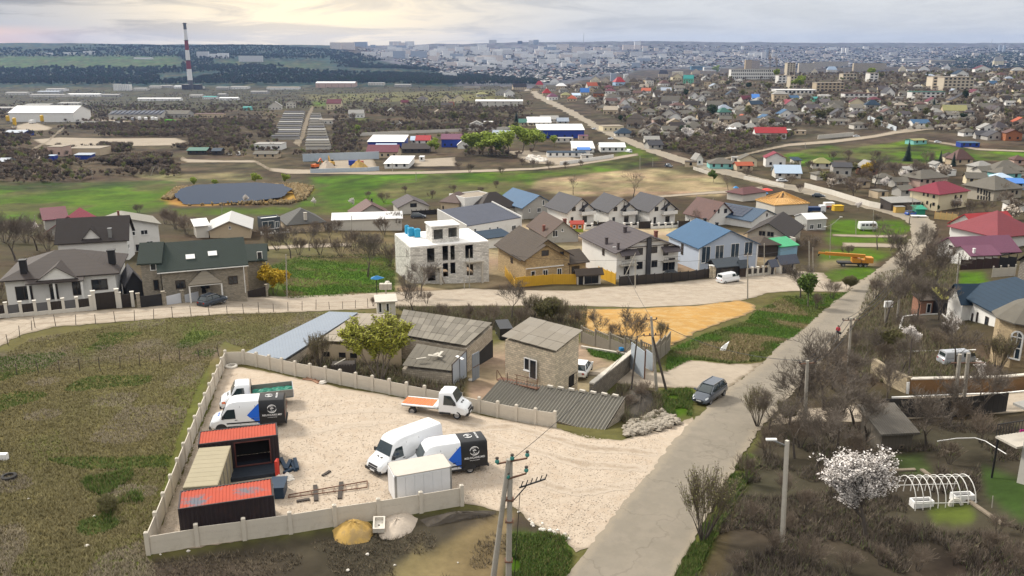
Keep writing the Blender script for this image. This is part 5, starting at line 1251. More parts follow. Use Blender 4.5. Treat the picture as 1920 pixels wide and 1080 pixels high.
def tyre(lx,px,py,r,m,tilt=0):
 o=MB();n=20;pr=[(r*.6,0),(r*.95,.03),(r,.12),(r*.95,.21),(r*.6,.24)]
 vs=[(a*math.cos(2*math.pi*i/n),a*math.sin(2*math.pi*i/n),b)for a,b in pr for i in range(n)]
 o.add(vs,[(j*n+i,j*n+(i+1)%n,(j+1)*n+(i+1)%n,(j+1)*n+i)for j in range(4)for i in range(n)]+[(4*n+i,4*n+(i+1)%n,(i+1)%n,i)for i in range(n)])
 b=o.bd('tyre',m,smooth=True);b.location=W(px,py)+Vec((0,0,.02));b.rotation_euler=(tilt,0,0);return tag(b,lx,'tyre')
tyre('white painted tyre lying in the back left corner of the yard',434,689,.62,M('white_painted_tyre',(.62,.59,.53),var=.1));tyre('black tyre lying in the grass at the left edge',17,897,.55,tyre_m)
p=W(7,862);tag(MB().box(-.3,.3,-.2,.2,0,.5).box(-.25,.25,-.21,-.201,.1,.42).bd('crate',whp),'small white crate in the dry grass at the left edge','crate').location=p
for a,b in(((568,712),(600,716)),((575,708),(597,720)),((590,712),(607,710))):plank('rough reddish board in the low pile by the back fence',a,b,.25,.1,M('reddish_wood',(.24,.13,.08),var=.2))['group']='boards by the back fence'
# BARNS BEHIND THE YARD
gblue=M('grey_blue_metal_roof',(.20,.235,.285),rg=.6,var=.06,pat='rib',dirt=.1,dcol=(.3,.3,.3))
r1,q1=prism('metal_roofed_barn','long low barn with plain grey blue metal roof left of the willow','barn',[(456,663,32,2.2),(534,673,32,2.6),(671,586,34,3.2),(617,584,34,2.8)],33,osw,gblue,base=2.5)
beige_sh=[M('beige_roof_sheet',(.28,.245,.195),rg=.9,var=.1,scale=.9),M('beige_roof_sheet_b',(.26,.225,.18),rg=.9,var=.1,scale=.9)]
r2,q2=prism('beige_roofed_barn','barn with flat beige roof and small windows behind the willow','barn',[(596,639,32.4,3.2),(752,644,32.4,3.2),(737,589,34.5,3.4),(671,587,34.5,3.4)],33.2,tan_wall,beige_sh,sheets=(6,5),base=2.5)
a,b=px_plane([(596,639,32.4,3.2),(752,644,32.4,3.2)])
for px in(611,642,663):on_wall(r2,a,b,px,664+(px-611)*.05,12,8,'none')
asb=[M('asbestos_a',(.165,.15,.125),rg=.95,var=.16,scale=1.2,pat='corr',col2=(.17,.15,.12),dirt=.3,dcol=(.18,.16,.125)),M('asbestos_b',(.14,.128,.105),rg=.95,var=.16,scale=1.2,pat='corr',col2=(.15,.13,.105),dirt=.3,dcol=(.16,.14,.11)),M('asbestos_c',(.20,.182,.15),rg=.95,var=.14,scale=1.2,pat='corr',col2=(.2,.18,.15))]
r3,q3=prism('asbestos_roofed_barn','stone barn with old grey sheet roof and open doorway','barn',[(740,625,33,3.4),(874,648,33,3.4),(923,605,34,4.3),(756,580,35.4,4.3)],33.2,osw,asb,sheets=(13,4),base=2.5)
a,b=px_plane([(874,648,33,3.4),(923,605,34,4.3)])
on_wall(r3,a,b,909,672,27,44,'none','doorway',split=1)
P_=W(886,716);t=tg('door_leaf','grey blue steel door leaf ajar at the barn doorway','door',P_,R(60));MB().box(0,1.3,-.03,.03,.05,2.9).bd('door_panel',gblue,t);MB().bar((.05,-.05,1.5),(1.25,-.05,1.5),.06,.04).bd('brace',rust,t)
for px in(800,826,838):
 pass
r4,q4=prism('lean_to','stone lean to with debris strewn sheet roof against the barn','shed',[(754,685,32,1.9),(846,695,32,1.9),(874,660,32.6,2.9),(782,644,32.8,2.9)],32.2,osw,asb[1:2],sheets=(9,3),base=2.5)
a,b=px_plane([(846,695,32,1.9),(874,660,32.6,2.9)])
a2=a+(b-a).normalized()*.05
on_wall(r4,a,b,861,697,26,58,'brown','door',pane=M('pale_blue_sheet',(.40,.45,.52),rg=.5,var=.1),split=2)
for i,(x,y)in enumerate(((812,668),(818,665),(823,669),(790,673),(826,664),(862,672))):
 pp=on_z(x,y,CAMZ-32.2+2.55);tag(MB().box(-.5,.5,-.15,.15,0,.06).bd('board',whp if i==5 else cnc),'pale board lying loose on the lean to roof','board','boards on the lean to roof');o=COL.objects[-1];o.location=pp+Vec((0,0,.05));o.rotation_euler=(.15,.1,i*1.1)
p=W(645,707);t=tg('junk_cage','dark wooden bin heaped with scrap behind the back fence','bin',p+Vec((0,0,0)),.12)
for i in range(9):MB().box(-1.15+i*.26,-.93+i*.26,-.8,-.74,0,1.6).bd('slat',dwood,t)
for i in range(6):MB().box(1.1,1.16,-.7+i*.26,-.48+i*.26,0,1.6).bd('slat',dwood,t)
MB().box(-1.1,1.08,-.72,.8,0,1.4).bd('bin_body',dwood,t);MB().bar((-.8,-.3,1.45),(.2,.4,1.75),.1,.06).bd('loose_board',cnc,t)
HT=32.6
r5,q5=prism('stone_tower_house','two storey pale stone block tower with sloping sheet roof and upper door','building',[(940,630,HT,5.4),(1043,658,HT,5.4),(1093,619,HT,6.1),(994,594,HT,6.1)],HT,swl,[M('tower_sheet',(.235,.212,.178),rg=.95,var=.1,scale=1.2),M('tower_sheet_b',(.215,.192,.158),rg=.95,var=.1,scale=1.2)],over=.3,sheets=(6,3),base=1.5)
a,b=px_plane([(949,637,HT,5.2),(1041,661,HT,5.2)])
on_wall(r5,a,b,988.5,682,10,25,'white');on_wall(r5,a,b,1000,692,13,38,'white','door')
a3,b3=px_plane([(1041,661,HT,5.2),(1087,624,HT,5.7)]);on_wall(r5,a3,b3,1073,712,12,22,'none')
P0,P1=on_z(932,711,CAMZ-HT+2.5),on_z(1008,729,CAMZ-HT+2.5)
t=tg('iron_platform','rusty railed landing below the tower door','landing',P0,math.atan2(P1.y-P0.y,P1.x-P0.x));L_=(P1-P0).length
MB().box(0,L_,-.1,.75,-.08,0).bd('floor_plate',rust,t)
for x in(0,L_*.27,L_*.5,L_*.75,L_-.03):MB().box(x,x+.05,-.1,-.05,0,.95).bd('baluster',rust,t)
for z in(.5,.92):MB().box(L_*.45,L_,-.1,-.06,z,z+.04).bd('rail',rust,t)
MB().bar((.1,-.08,.95),(L_*.18,-.08,.05),.05,.05).bd('stay',rust,t)
for x in(.1,L_*.5,L_-.1):MB().bar((x,.7,-.06),(x,.75,-1.0),.06,.06).bd('support',rust,t)
low=M('grey_corrugated_roof',(.175,.165,.14),rg=.95,var=.14,scale=1.4,dirt=.35,dcol=(.19,.175,.14))
HS=32.2
Q=px_plane([(905,748,HS,1.0),(1131,812,HS,.75),(1171.5,747,HS,2.2),(936,714,HS,2.1)])
org=Vec((Q[0].x,Q[0].y,CAMZ-HS));d=Q[1]-Q[0];rz=math.atan2(d.y,d.x);inv=Matrix.Rotation(-rz,4,'Z')
t=tg('low_shed','low stone shed with wide grey corrugated roof before the tower','shed',org,rz)
q=[inv@(p-org)for p in Q]
MB().add([(p.x,p.y,-1.5)for p in q]+[(p.x,p.y,p.z-.1)for p in q],[(0,1,5,4),(1,2,6,5),(2,3,7,6),(3,0,4,7),(3,2,1,0)]).bd('wall',osw,t)
ncol=20
for i in range(ncol):
 m=MB();k=14;V=[]
 for j in range(k+1):
  u=(i+j/k)/ncol;zz_=.07*math.cos(j/k*2*math.pi*2)
  a_,b_=q[0].lerp(q[1],u),q[3].lerp(q[2],u);e=(b_-a_).normalized()*.18
  V+=[tuple(a_-e+Vec((0,0,zz_+(i%2)*.008))),tuple(b_+e+Vec((0,0,zz_+(i%2)*.008)))]
 m.add(V,[(2*j,2*j+2,2*j+3,2*j+1)for j in range(k)]);m.add([(x,y,z-.02)for x,y,z in V],[(2*j+1,2*j+3,2*j+2,2*j)for j in range(k)])
 m.bd('roof_sheet',low,t)
MB().bar(q[0]+Vec((0,-.1,-.12)),q[1]+Vec((0,-.1,-.12)),.12,.14).bd('eaves_beam',wood,t)
for i in range(7):
 u=.42+i*.085;a_=q[3].lerp(q[2],u);MB().box(a_.x-.3,a_.x+.25,a_.y-.1,a_.y+.15,a_.z+.06,a_.z+.24).bd('ridge_stone',cnc,t)
Pa,Pb=W(1108,757),W(1187,690);dks=M('dark_old_stone',(.19,.165,.13),var=.2,bump=.5,pat='block',col2=(.1,.085,.07));wcn=M('weathered_concrete',(.235,.21,.17),var=.15,bump=.3)
t=tg('stone_wall','dark old stone wall running from the low shed to the blue gate','wall',Pa);e=Pb-Pa;L_=math.hypot(e.x,e.y);t.rotation_euler=(0,0,math.atan2(e.y,e.x))
zb=gz1(Pb.x,Pb.y)-Pa.z
MB().add([(0,-.2,-1),(L_,-.2,-1),(L_,.2,-1),(0,.2,-1),(0,-.2,2.0),(L_,-.2,zb+2.1),(L_,.2,zb+2.1),(0,.2,2.0)],[(0,3,2,1),(4,5,6,7),(0,1,5,4),(1,2,6,5),(2,3,7,6),(3,0,4,7)]).bd('masonry',dks,t)
n=14
for i in range(n):MB().box(i*L_/n+.03,(i+1)*L_/n-.03,-.26,.26,2.0+zb*(i+.5)/n+.03,2.13+zb*(i+.5)/n+.03).bd('coping_stone',cnc,t)
pb=M('gate_grey_blue',(.36,.41,.46),rg=.5,var=.08,dirt=.15,dcol=(.25,.2,.16))
Pa,Pb=W(1182,697),W(1208,712);Pc,Pd=W(1209,690),W(1224,697)
t=tg('sheet_gate','tall grey blue sheet steel gate leaf standing open by the stone wall','gate',Pb,math.atan2(Pa.y-Pb.y,Pa.x-Pb.x));L_=(Pa-Pb).length
for i in range(3):MB().box(i*L_/3+.01,(i+1)*L_/3-.01,-.03,.03,.05,3.0).bd('gate_panel',pb,t)
MB().tube((0,0,-.3),(0,0,3.2),.08,n=8).bd('gate_post',rust,t)
t=tg('sheet_gate','smaller pale blue pedestrian gate beside the tall gate leaf','gate',Pc,math.atan2(Pd.y-Pc.y,Pd.x-Pc.x));L_=(Pd-Pc).length
MB().box(.1,L_,-.03,.03,.05,2.2).bd('gate_panel',pb,t);MB().box(0,.1,-.05,.05,-.2,2.4).bd('gate_post',rust,t);MB().box(L_,L_+.1,-.05,.05,-.2,2.4).bd('gate_post',rust,t)
for lab,a,b,hh in(('grey concrete fence with openwork top before the ochre sand lot',(1090,642),(1232,680),2.2),('grey concrete end wall closing the fence near the blue gate',(1226,682),(1256,658),2.2)):
 Pa,Pb=W(*a),W(*b);e=Pb-Pa;L_=math.hypot(e.x,e.y);n=max(2,int(L_/2.4));t=tg('openwork_fence',lab,'fence',Pa,math.atan2(e.y,e.x))
 for i in range(n):
  z=e.z*i/n;x0,x1=i*L_/n,(i+1)*L_/n
  MB().box(x0+.08,x1-.08,-.05,.05,z-.6,z+1.45).bd('panel',wcn,t);MB().box(x0-.08,x0+.08,-.09,.09,z-.6,z+2.25).bd('post',wcn,t)
  MB().box(x0+.08,x1-.08,-.05,.05,z+2.0,z+2.12).bd('top_rail',wcn,t)
  for k in range(8):xx=x0+.2+k*(x1-x0-.4)/7;MB().box(xx-.05,xx+.05,-.04,.04,z+1.451,z+1.999).bd('baluster',wcn,t)
house('kiosk','small kiosk with two white doors behind the barns','kiosk',(708,592),(742,590),dp_=2.6,hw=1.9,roof='shed',rise=.15,over=.3,wm=pwl,rm=cnc,wins=[('F',713,577,7,19,'doorw'),('F',727,578,7,19,'doorw')])
p=W(945,632);t=tg('van_wreck','dark old minibus shell parked between barn and tower','van',p,R(100));MB().box(-1.9,1.9,-.85,.85,.35,1.75).bd('body',car_black,t);MB().box(1.901,1.94,-.7,.7,1.0,1.6).bd('windscreen',glassb,t);[wheel(t,x,s*.75,.33,.2)for x in(-1.2,1.25)for s in(1,-1)]
p=W(1170,664);t=tg('engine_block','blue machine part on a bench beside the blue gate','machine',p,.3);MB().box(-.9,.9,-.3,.3,.0,.5).bd('bench',wood,t);MB().box(-.6,.3,-.25,.25,.501,.85).bd('casing',tarp_blue,t);MB().tube((.3,0,.65),(.9,0,.65),.1).bd('shaft',steel,t)
for x,y,lab in((603,719,'concrete lump by the back fence boards'),(884,715,'pale stone by the barn doorway')):rocks(lab,None,[(x-2,y-1),(x+2,y-1),(x+2,y+1),(x-2,y+1)],1,.5,.6,chalk)
for x,y in((1128,651),(1133,652),(1138,653),(1143,654)):rocks('white block in the row along the concrete fence','white blocks along the concrete fence',[(x-1,y-1),(x+1,y-1),(x+1,y+1),(x-1,y+1)],1,.4,.5,chalk)
plank('long pale beam lying along the concrete fence',(1090,653),(1180,668),.3,.3,cnc,'beam','beam')
p=W(1357,657);tag(MB().add([(-.6,-.3,.05),(.1,-.4,.1),(.5,0,.9),(.7,.3,1.1),(.2,.3,.6),(-.3,.2,.3),(0,0,.75)],[(0,1,6),(1,2,6),(2,3,6),(3,4,6),(4,5,6),(5,0,6)]).bd('plastic_sheet',whp),'crumpled white plastic sheet on the grassy verge','sheet').location=p
p=W(1570,632)
t=tg('person','person in a red jacket and dark trousers walking along the road carrying a dark bag','person',p,R(-20))
def skin_body(V,E,Rr,m,name,parent,lv=1):
 me=bpy.data.meshes.new(name);me.from_pydata(V,E,[]);o=link(name,me,parent)
 md=o.modifiers.new('s','SKIN');md.use_smooth_shade=True
 for i,r_ in enumerate(Rr):me.skin_vertices[0].data[i].radius=(r_,r_)
 me.skin_vertices[0].data[0].use_root=True
 o.modifiers.new('d','SUBSURF').levels=lv;o.modifiers['d'].render_levels=lv
 dg=bpy.context.evaluated_depsgraph_get();m2=bpy.data.meshes.new_from_object(o.evaluated_get(dg));o.modifiers.clear();o.data=m2;m2.materials.clear();m2.materials.append(m);return o
skin=M('skin',(.48,.30,.22),rg=.6,var=.05);jack=M('red_jacket',(.52,.035,.06),rg=.8,var=.12);trou=M('dark_trousers',(.025,.028,.04),rg=.9,var=.1);hairm=M('dark_hair',(.022,.017,.014),rg=.8,var=.1)
V=[(0,0,.92),(0,0,1.15),(0,.01,1.38),(0,0,1.48),(0,-.02,1.60),(0,-.01,1.68),(.18,0,1.38),(.24,.02,1.12),(.25,-.08,.90),(-.18,0,1.38),(-.24,.05,1.12),(-.22,.0,.88),(.10,0,.86),(.11,-.12,.50),(.10,-.10,.08),(.10,-.24,.04),(-.10,0,.86),(-.11,.04,.48),(-.10,.18,.10),(-.10,.06,.04)]
E=[(0,1),(1,2),(2,3),(3,4),(4,5),(2,6),(6,7),(7,8),(2,9),(9,10),(10,11),(0,12),(12,13),(13,14),(14,15),(0,16),(16,17),(17,18),(18,19)]
skin_body(V,E,[.15,.14,.15,.06,.10,.08,.07,.055,.04,.07,.055,.04,.10,.075,.05,.045,.10,.075,.05,.045],skin,'body',t)
skin_body([(0,0,.86),(0,0,1.15),(0,.01,1.38),(0,0,1.46),(.18,0,1.39),(.24,.02,1.12),(.25,-.07,.95),(-.18,0,1.39),(-.24,.05,1.12),(-.225,.01,.93)],[(0,1),(1,2),(2,3),(2,4),(4,5),(5,6),(2,7),(7,8),(8,9)],[.20,.18,.19,.09,.10,.08,.06,.10,.08,.06],jack,'jacket',t)
skin_body([(0,0,.92),(.10,0,.84),(.11,-.12,.50),(.10,-.10,.12),(-.10,0,.84),(-.11,.04,.48),(-.10,.17,.13)],[(0,1),(1,2),(2,3),(0,4),(4,5),(5,6)],[.16,.115,.09,.07,.115,.09,.07],trou,'trousers',t)
MB().lathe([(.02,1.72),(.10,1.70),(.125,1.62),(.115,1.54),(.10,1.48)][::-1],10).bd('hair',hairm,t,True).location=(0,.035,.01)
tag(MB().box(-.16,.16,-.06,.06,0,.28).bar((-.1,0,.28),(0,0,.42),.02).bar((.1,0,.28),(0,0,.42),.02).bd('handbag',car_black),'dark handbag held by the person in red','bag').location=p+Vec((.27,-.17,.50))
# HOUSES ALONG THE STREET
def wl_(f,face,lst,kind=None):return[((face,)+f(x,y)+(w,h)+((kind,)if kind else()))for x,y,w,h in lst]
house('bungalow','white bungalow with dark brown tiled hip roof and little gable at the left edge','house',(16,573),(221,557),dp_=11,eave=(16,527),roof='hip',rise=2.5,over=.6,wm=wwl,rm=rbr,wins=wl_(cE,'F',[(168,700,27,25),(690,640,26,20)],'brown')+wl_(cE,'F',[(375,690,13,28),(530,665,13,26)],'doorb'),chim=[(208,470,.9,1.3,bmt),(42,488,.8,1.2,bmt)])
def gablet(parent,x0,x1,y,zb,rise,d,wm,rm,tri=True,eaves=.3):
 m=MB();c=(x0+x1)/2;m.add([(x0,y,zb),(x1,y,zb),(c,y,zb+rise),(x0,y+d,zb),(x1,y+d,zb),(c,y+d,zb+rise)],[(0,1,2),(3,5,4),(0,2,5,3),(1,4,5,2)]);m.bd('gable',wm,parent)
 r=MB()
 for s in(0,1):
  xe=x0-eaves if s==0 else x1+eaves;ze=zb-eaves*rise/((x1-x0)/2)
  q=[(xe,y-eaves,ze+.1),(c,y-eaves,zb+rise+.1),(c,y+d,zb+rise+.1),(xe,y+d,ze+.1)]
  r.slab(q if s else q[::-1],.09)
 r.bd('gable_roof',rm,parent)
b1=[o for o in COL.objects if o.name=='bungalow'][0];L_,D,H,rs=b1['_d']
gablet(b1,L_*.30,L_*.66,-.9,H-.05,1.7,5,wwl,rbr)
pr=MB();pr.slab([(L_*.2,-1.6,H-.25),(L_*.72,-1.6,H-.25),(L_*.72,0,H+.25),(L_*.2,0,H+.25)],.12);pr.bd('porch_roof',rbr,b1)
for u in(.22,.45,.70):MB().box(L_*u-.12,L_*u+.12,-1.5,-1.26,0,H-.35).bd('porch_column',wwl,b1)
house('house','white house with plain brown roof and white dormer behind the bungalow','house',(112,486),(241,478),dp_=9,hw=3.2,roof='side',rise=3.6,over=.5,wm=wwl,rm=rdb,wins=[('R',241,462,4,8)],chim=[(191,430,.6,1.6,steel)])
LH=lambda:[o for o in COL.objects if o.name.startswith('house')and '_d' in o][-1]
b2=LH();L_,D,H,rs=b2['_d'];gablet(b2,L_*.36,L_*.63,.2,H+.25,2.0,4,wwl,rdb)
house('house','pale house with crimson gable roof at the far left by the meadow','house',(90,450),(177,446),eave=(86,436),apex=(131,406),rear=(147,391),over=.5,wm=gwl,rm=roof_crimson,wins=wl_(cE,'F',[(455,230,3.5,8),(472,229,3.5,8),(490,228,3.5,8),(512,226,3.5,8),(530,225,3.5,8)],'white'))
house('annex','low crimson roofed annex joined to the crimson gable house','house',(86,432),(128,428),dp_=5,hw=2.6,roof='shed',rise=1.8,wm=gwl,rm=roof_maroon)
house('house','white two storey house with wide pale grey gable roof behind the brown roof','house',(190,474),(301,462),eave=(188,430),apex=(236,411),rear=(241,396),over=.6,wm=wwl,rm=M('pale_olive_roof',(.22,.21,.18),rg=.8,var=.1,pat='rib'),wins=wl_(cE,'F',[(922,287,7,8),(998,278,12,9),(1037,353,11,8)])+wl_(cE,'F',[(965,385,11,12)],'doorb'),chim=[(222,402,.4,1.0,brick_stack)])
house('house','long yellow brick house with dark green roof and two white skylights','house',(308,564),(463,549),dp_=9,eave=(309,506),roof='side',rise=2.7,over=.5,wm=grey_brick,rm=roof_green,wins=wl_(cE,'F',[(1250,640,17,15),(1613,610,16,15)],'brown')+wl_(cE,'F',[(1420,655,15,24)],'doorb'),chim=[(441,438,.5,1.0,bmt)])
b5=LH();L_,D,H,rs=b5['_d']
for u,v in((.36,.36),(.63,.42)):
 y=D/2*v;z=H+rs*v+.22;an=math.atan2(rs,D/2)
 o=MB().box(-.6,.6,-.45,.45,-.05,.06).bd('skylight',whp,b5);o.location=(L_*u,y,z);o.rotation_euler=(an,0,0)
pp=MB();q=[(L_*.30,-2.6,2.55),(L_*.70,-2.6,2.55),(L_*.62,.05,3.0),(L_*.38,.05,3.0)];c=(L_*.5,-.2,4.1)
for a,b in((q[0],q[1]),(q[1],q[2]),(q[3],q[0])):pp.slab([a,b,c],.12)
pp.bd('porch_roof',M('tan_shingle',(.15,.13,.10),var=.1,pat='tile'),b5);MB().box(L_*.3,L_*.7,-2.55,-2.45,2.3,2.42).bd('porch_beam',wwl,b5)
for u in(.31,.69):MB().box(L_*u-.1,L_*u+.1,-2.5,-2.3,-.5,2.3).bd('porch_column',wwl,b5)
MB().box(-.5,L_+.5,-.62,-.5,H-.36,H-.24).bd('gutter',wwl,b5);MB().tube((L_-.2,-.6,H-.3),(L_-.2,-.3,.1),.06,n=6).bd('downpipe',wwl,b5)
house('annex','low left wing of the green roofed house with white balcony door','house',(271,562),(306,560),dp_=6,hw=5.3,roof='side',rise=2.0,over=.4,wm=grey_brick,rm=roof_green,wins=[('F',287,499,10,16,'doorw'),('F',293,534,9,20,'doorb')])
house('annex','right wing of the green roofed house behind the yellow shrub','house',(467,546),(501,544),dp_=6,hw=5.0,roof='side',rise=1.7,over=.4,wm=grey_brick,rm=roof_green,wins=[('F',487,480,9,16,'doorw')])
bgt=M('dark_brown_gate',(.030,.024,.021),rg=.5,var=.12,pat='rib')
def yfn(lx,pix,n,h,pm,m,pw=.22,base=0.0,base_m=None,only=None,ph=.25,name='fence'):
 P=[W(*p)for p in pix];root=tg('yard_fence',lx,'fence',P[0]);k=0
 for a,b in zip(P,P[1:]):
  e=b-a;L_=math.hypot(e.x,e.y);rz=math.atan2(e.y,e.x);c=max(1,round(n*L_/sum((y-x).length for x,y in zip(P,P[1:]))))
  for i in range(c+1):
   p=a.lerp(b,i/c)-P[0];p.z=gz1(p.x+P[0].x,p.y+P[0].y)-P[0].z
   MB().box(-pw/2,pw/2,-pw/2,pw/2,-.6,h+ph).box(-pw*.65,pw*.65,-pw*.65,pw*.65,h+ph+.001,h+ph+.08).bd('post',pm,root,).location=p
   root.children[-1].rotation_euler=(0,0,rz)
   if i<c:
    q=a.lerp(b,(i+1)/c)-P[0];l=(q-p).length-pw;u=Vec((math.cos(rz),math.sin(rz),0));zz2=gz1(q.x+P[0].x,q.y+P[0].y)-P[0].z
    mm=m if not isinstance(m,list)else m[k%len(m)];k+=1
    o=MB().box(0,l,-.03,.03,base+.03 if base else-.3,h).bd('panel',mm,root);o.location=p+u*pw/2;o.location.z=min(p.z,zz2);o.rotation_euler=(0,0,rz)
    if base:o=MB().box(0,l,-.09,.09,-.6,base).bd('plinth',base_m or pm,root);o.location=p+u*pw/2;o.location.z=min(p.z,zz2);o.rotation_euler=(0,0,rz)
 return root
yfn('dark panel fence with pale posts before the white bungalow',[(-14,597),(172,582)],7,1.7,pwl,[bgt,M('grey_fence_sheet',(.10,.10,.105),rg=.5,var=.1)],.35,.55,pwl)
yfn('dark brown double gate at the right end of the bungalow fence',[(178,581),(222,577)],1,2.3,pwl,bgt,.45)
yfn('dark gate panels between bungalow and green roofed house',[(226,577),(250,575)],1,1.8,pwl,bgt,.4)
yfn('arched dark iron gate at the left of the green roofed house',[(261,577),(308,573)],1,1.7,grey_brick,bmt,.4)
yfn('pale blue panel fence with brick posts before the green roofed house',[(309,573),(376,565)],2,1.5,grey_brick,M('pale_blue_panel',(.52,.54,.58),rg=.6,var=.06),.42)
yfn('pale blue panel fence with brick posts behind the parked dark car',[(393,565),(458,559)],2,1.5,grey_brick,M('pale_blue_panel',(.5,.5,.5)),.42)
yfn('dark brown gate under the yellow shrub',[(462,558),(500,556)],1,1.6,grey_brick,bgt,.35)
p=W(258,556);house('shed','dark little gabled shed between bungalow and green roofed house','shed',(240,562),(270,558),dp_=5,hw=2.2,roof='gable',rise=1.6,over=.3,wm=bmt,rm=roof_dgrey)
house('house','small house with nearly white gable roof behind the green roof','house',(394,446),(470,442),eave=(394,440),apex=(428,415),rear=(436,397),over=.6,wm=tan_wall,rm=M('near_white_roof',(.45,.445,.435),rg=.7,var=.05,pat='rib'),wins=[('F',431,427,4,5)])
house('annex','flat white roofed annex left of the near white gable house','house',(369,446),(392,444),dp_=6,hw=2.7,roof='shed',rise=.5,wm=pwl,rm=roof_white)
house('house','low house with dark grey hip roof and single chimney by the pond','house',(541,436),(609,430),dp_=11,eave=(541,424),roof='hip',rise=3.1,over=.5,wm=tan_wall,rm=M('charcoal_shingle',(.075,.073,.068),var=.12,pat='tile'),chim=[(572,398,.7,1.2,cnc)])
house('pavilion','dark glazed pavilion with white frames left of the dark hip roof','pavilion',(491,436),(527,432),dp_=3,hw=3.2,roof='flat',wm=M('blue_grey_panel',(.06,.075,.09),rg=.4),rm=roof_white,wins=[('F',503,422,22,14,'blue'),('F',520,421,7,12,'blue')])
yfn('low white wall before the dark hip roofed house',[(490,440),(612,430)],5,.5,wwl,wwl,.3)
house('house','house with reddish brown gable roof and grey front beyond the bare trees','house',(665,417),(731,413),eave=(664,409),apex=(696,384),rear=(686,374),over=.6,wm=gwl,rm=roof_rust,wins=wl_(w1,'F',[(932,360,6,7),(1104,350,6,7)]),chim=[(697,376,.4,1.0,bmt)])
house('long_shed','long low shed with white sheet roof before the reddish gable house','shed',(624,432),(754,428),dp_=4.5,hw=2.6,roof='shed',rise=.9,over=.3,wm=pwl,rm=roof_white)
house('house','pale house with purple grey gable roof right of the long white shed','house',(748,402),(804,399),eave=(748,389),apex=(771,375),rear=(761,365),over=.5,wm=pwl,rm=roof_purple,wins=wl_(cF,'F',[(265,215,12,7)],'brown'))
yfn('dark lattice fence before the purple grey roofed house',[(772,404),(824,401)],6,1.4,bmt,bmt,.15)
house('house','tan house with brown hip roof left of the white cube house','house',(827,404),(860,407),dp_=9,eave=(829,379),roof='hip',rise=2.4,wm=tan_wall,rm=M('dusky_roof',(.13,.095,.085),var=.1,pat='tile'),wins=[('F',850,396,6,7,'brown'),('F',831,389,3,6,'brown')])
house('cube_house','white flat roofed cube house with two dark windows','house',(872,407),(928,400),dp_=9,eave=(872,373),roof='flat',wm=wwl,rm=roof_felt,wins=[('F',895,384,8,10,'brown'),('L',862,383,3,10,'brown')])
house('house','house under a chocolate brown pyramid roof beside the cube house','house',(900,410),(972,404),dp_=10,eave=(900,394),roof='hip',rise=4,over=.6,wm=pwl,rm=rdb)
house('long_house','long low white house with slate blue sloping roof','house',(875,456),(976,438),eave=(875,425),dp_=11.5,roof='shed',rise=2.3,over=.05,wm=wwl,rm=roof_slate,wins=wl_(cF,'F',[(820,438,6,6),(952,425,4,4),(1022,418,4,4),(1168,424,10,11)]))
b=COL.objects[-1]
bh=[o for o in COL.objects if o.name=='long_house'][0];L_,D,H,rs=bh['_d']
for x in(-.25,L_):MB().add([(x,-.2,-.5),(x+.25,-.2,-.5),(x+.25,D+.2,-.5),(x,D+.2,-.5),(x,-.2,H+.5),(x+.25,-.2,H+.5),(x+.25,D+.2,H+rs+.5),(x,D+.2,H+rs+.5)],[(0,3,2,1),(4,5,6,7),(0,1,5,4),(1,2,6,5),(2,3,7,6),(3,0,4,7)]).bd('parapet_wall',wwl,bh)
for u in(.36,.43):MB().box(L_*u-.4,L_*u+.4,-.4,-.02,1.2,1.7).bd('air_conditioner',whp,bh)
house('carport','dark blue grey carport roof before the long white house','carport',(914,466),(958,460),dp_=5,hw=2.4,roof='shed',rise=.6,wm=wwl,rm=roof_navy)
A,B=W(771,531),W(917,528);ax=(B-A);ax.z=0;L_=ax.length;rz=math.atan2(ax.y,ax.x);n_=Vec((-ax.y,ax.x,0)).normalized()
t=tg('unfinished_house','unfinished flat roofed house of bare white blocks with empty openings','house',A,rz)
Ht=on_plane(771,465,A,n_).z-A.z;D=13.0
def fx(px,py):p=on_plane(px,py,A,n_)-A;q=Matrix.Rotation(-rz,4,'Z')@p;return q.x,q.z
ops=[(386,605,458,730),(525,582,580,712),(597,580,640,708),(730,575,804,692),(390,785,466,905),(530,738,580,858),(597,732,645,830),(745,750,806,845)]
O_=[]
for a,b,c,d in ops:
 x0,z1=fx(*cF(a,b));x1,z0=fx(*cF(c,d));O_.append((x0,x1,max(.05,z0),z1))
def wwh(m,L_,H,holes,y0,y1,z00=-1.2):
 xs=sorted({0,L_}|{h[0]for h in holes}|{h[1]for h in holes});zs=sorted({z00,H}|{h[2]for h in holes}|{h[3]for h in holes})
 for a,b in zip(xs,xs[1:]):
  run=None
  for c,d in zip(zs,zs[1:]):
   cx_,cz_=(a+b)/2,(c+d)/2
   if any(h[0]<cx_<h[1]and h[2]<cz_<h[3]for h in holes):
    if run is not None:m.box(a,b,y0,y1,run,c);run=None
   elif run is None:run=c
  if run is not None:m.box(a,b,y0,y1,run,H)
m=MB();wwh(m,L_,Ht,O_,0,.35);m.bd('front_wall',aac_wall,t)
m=MB();hl=[(1.2,1.9,Ht-2.6,Ht-.9),(2.4,3.0,Ht-2.6,Ht-.9),(1.6,2.2,.8,2.6),(2.6,3.2,.6,2.4)];wwh(m,D-.7,Ht,hl,0,.35);o=m.bd('side_wall',aac_wall,t);o.rotation_euler=(0,0,math.pi/2);o.location=(.35,.35,0)
m=MB();wwh(m,D-.7,Ht,[(3,4.5,1,3)],0,.35);o=m.bd('side_wall',aac_wall,t);o.rotation_euler=(0,0,math.pi/2);o.location=(L_,.35,0)
MB().box(0,L_,D-.35,D,-1.2,Ht).bd('back_wall',aac_wall,t);MB().box(.36,L_-.36,.36,D-.36,Ht*.48,Ht*.48+.25).bd('floor_slab',cnc,t)
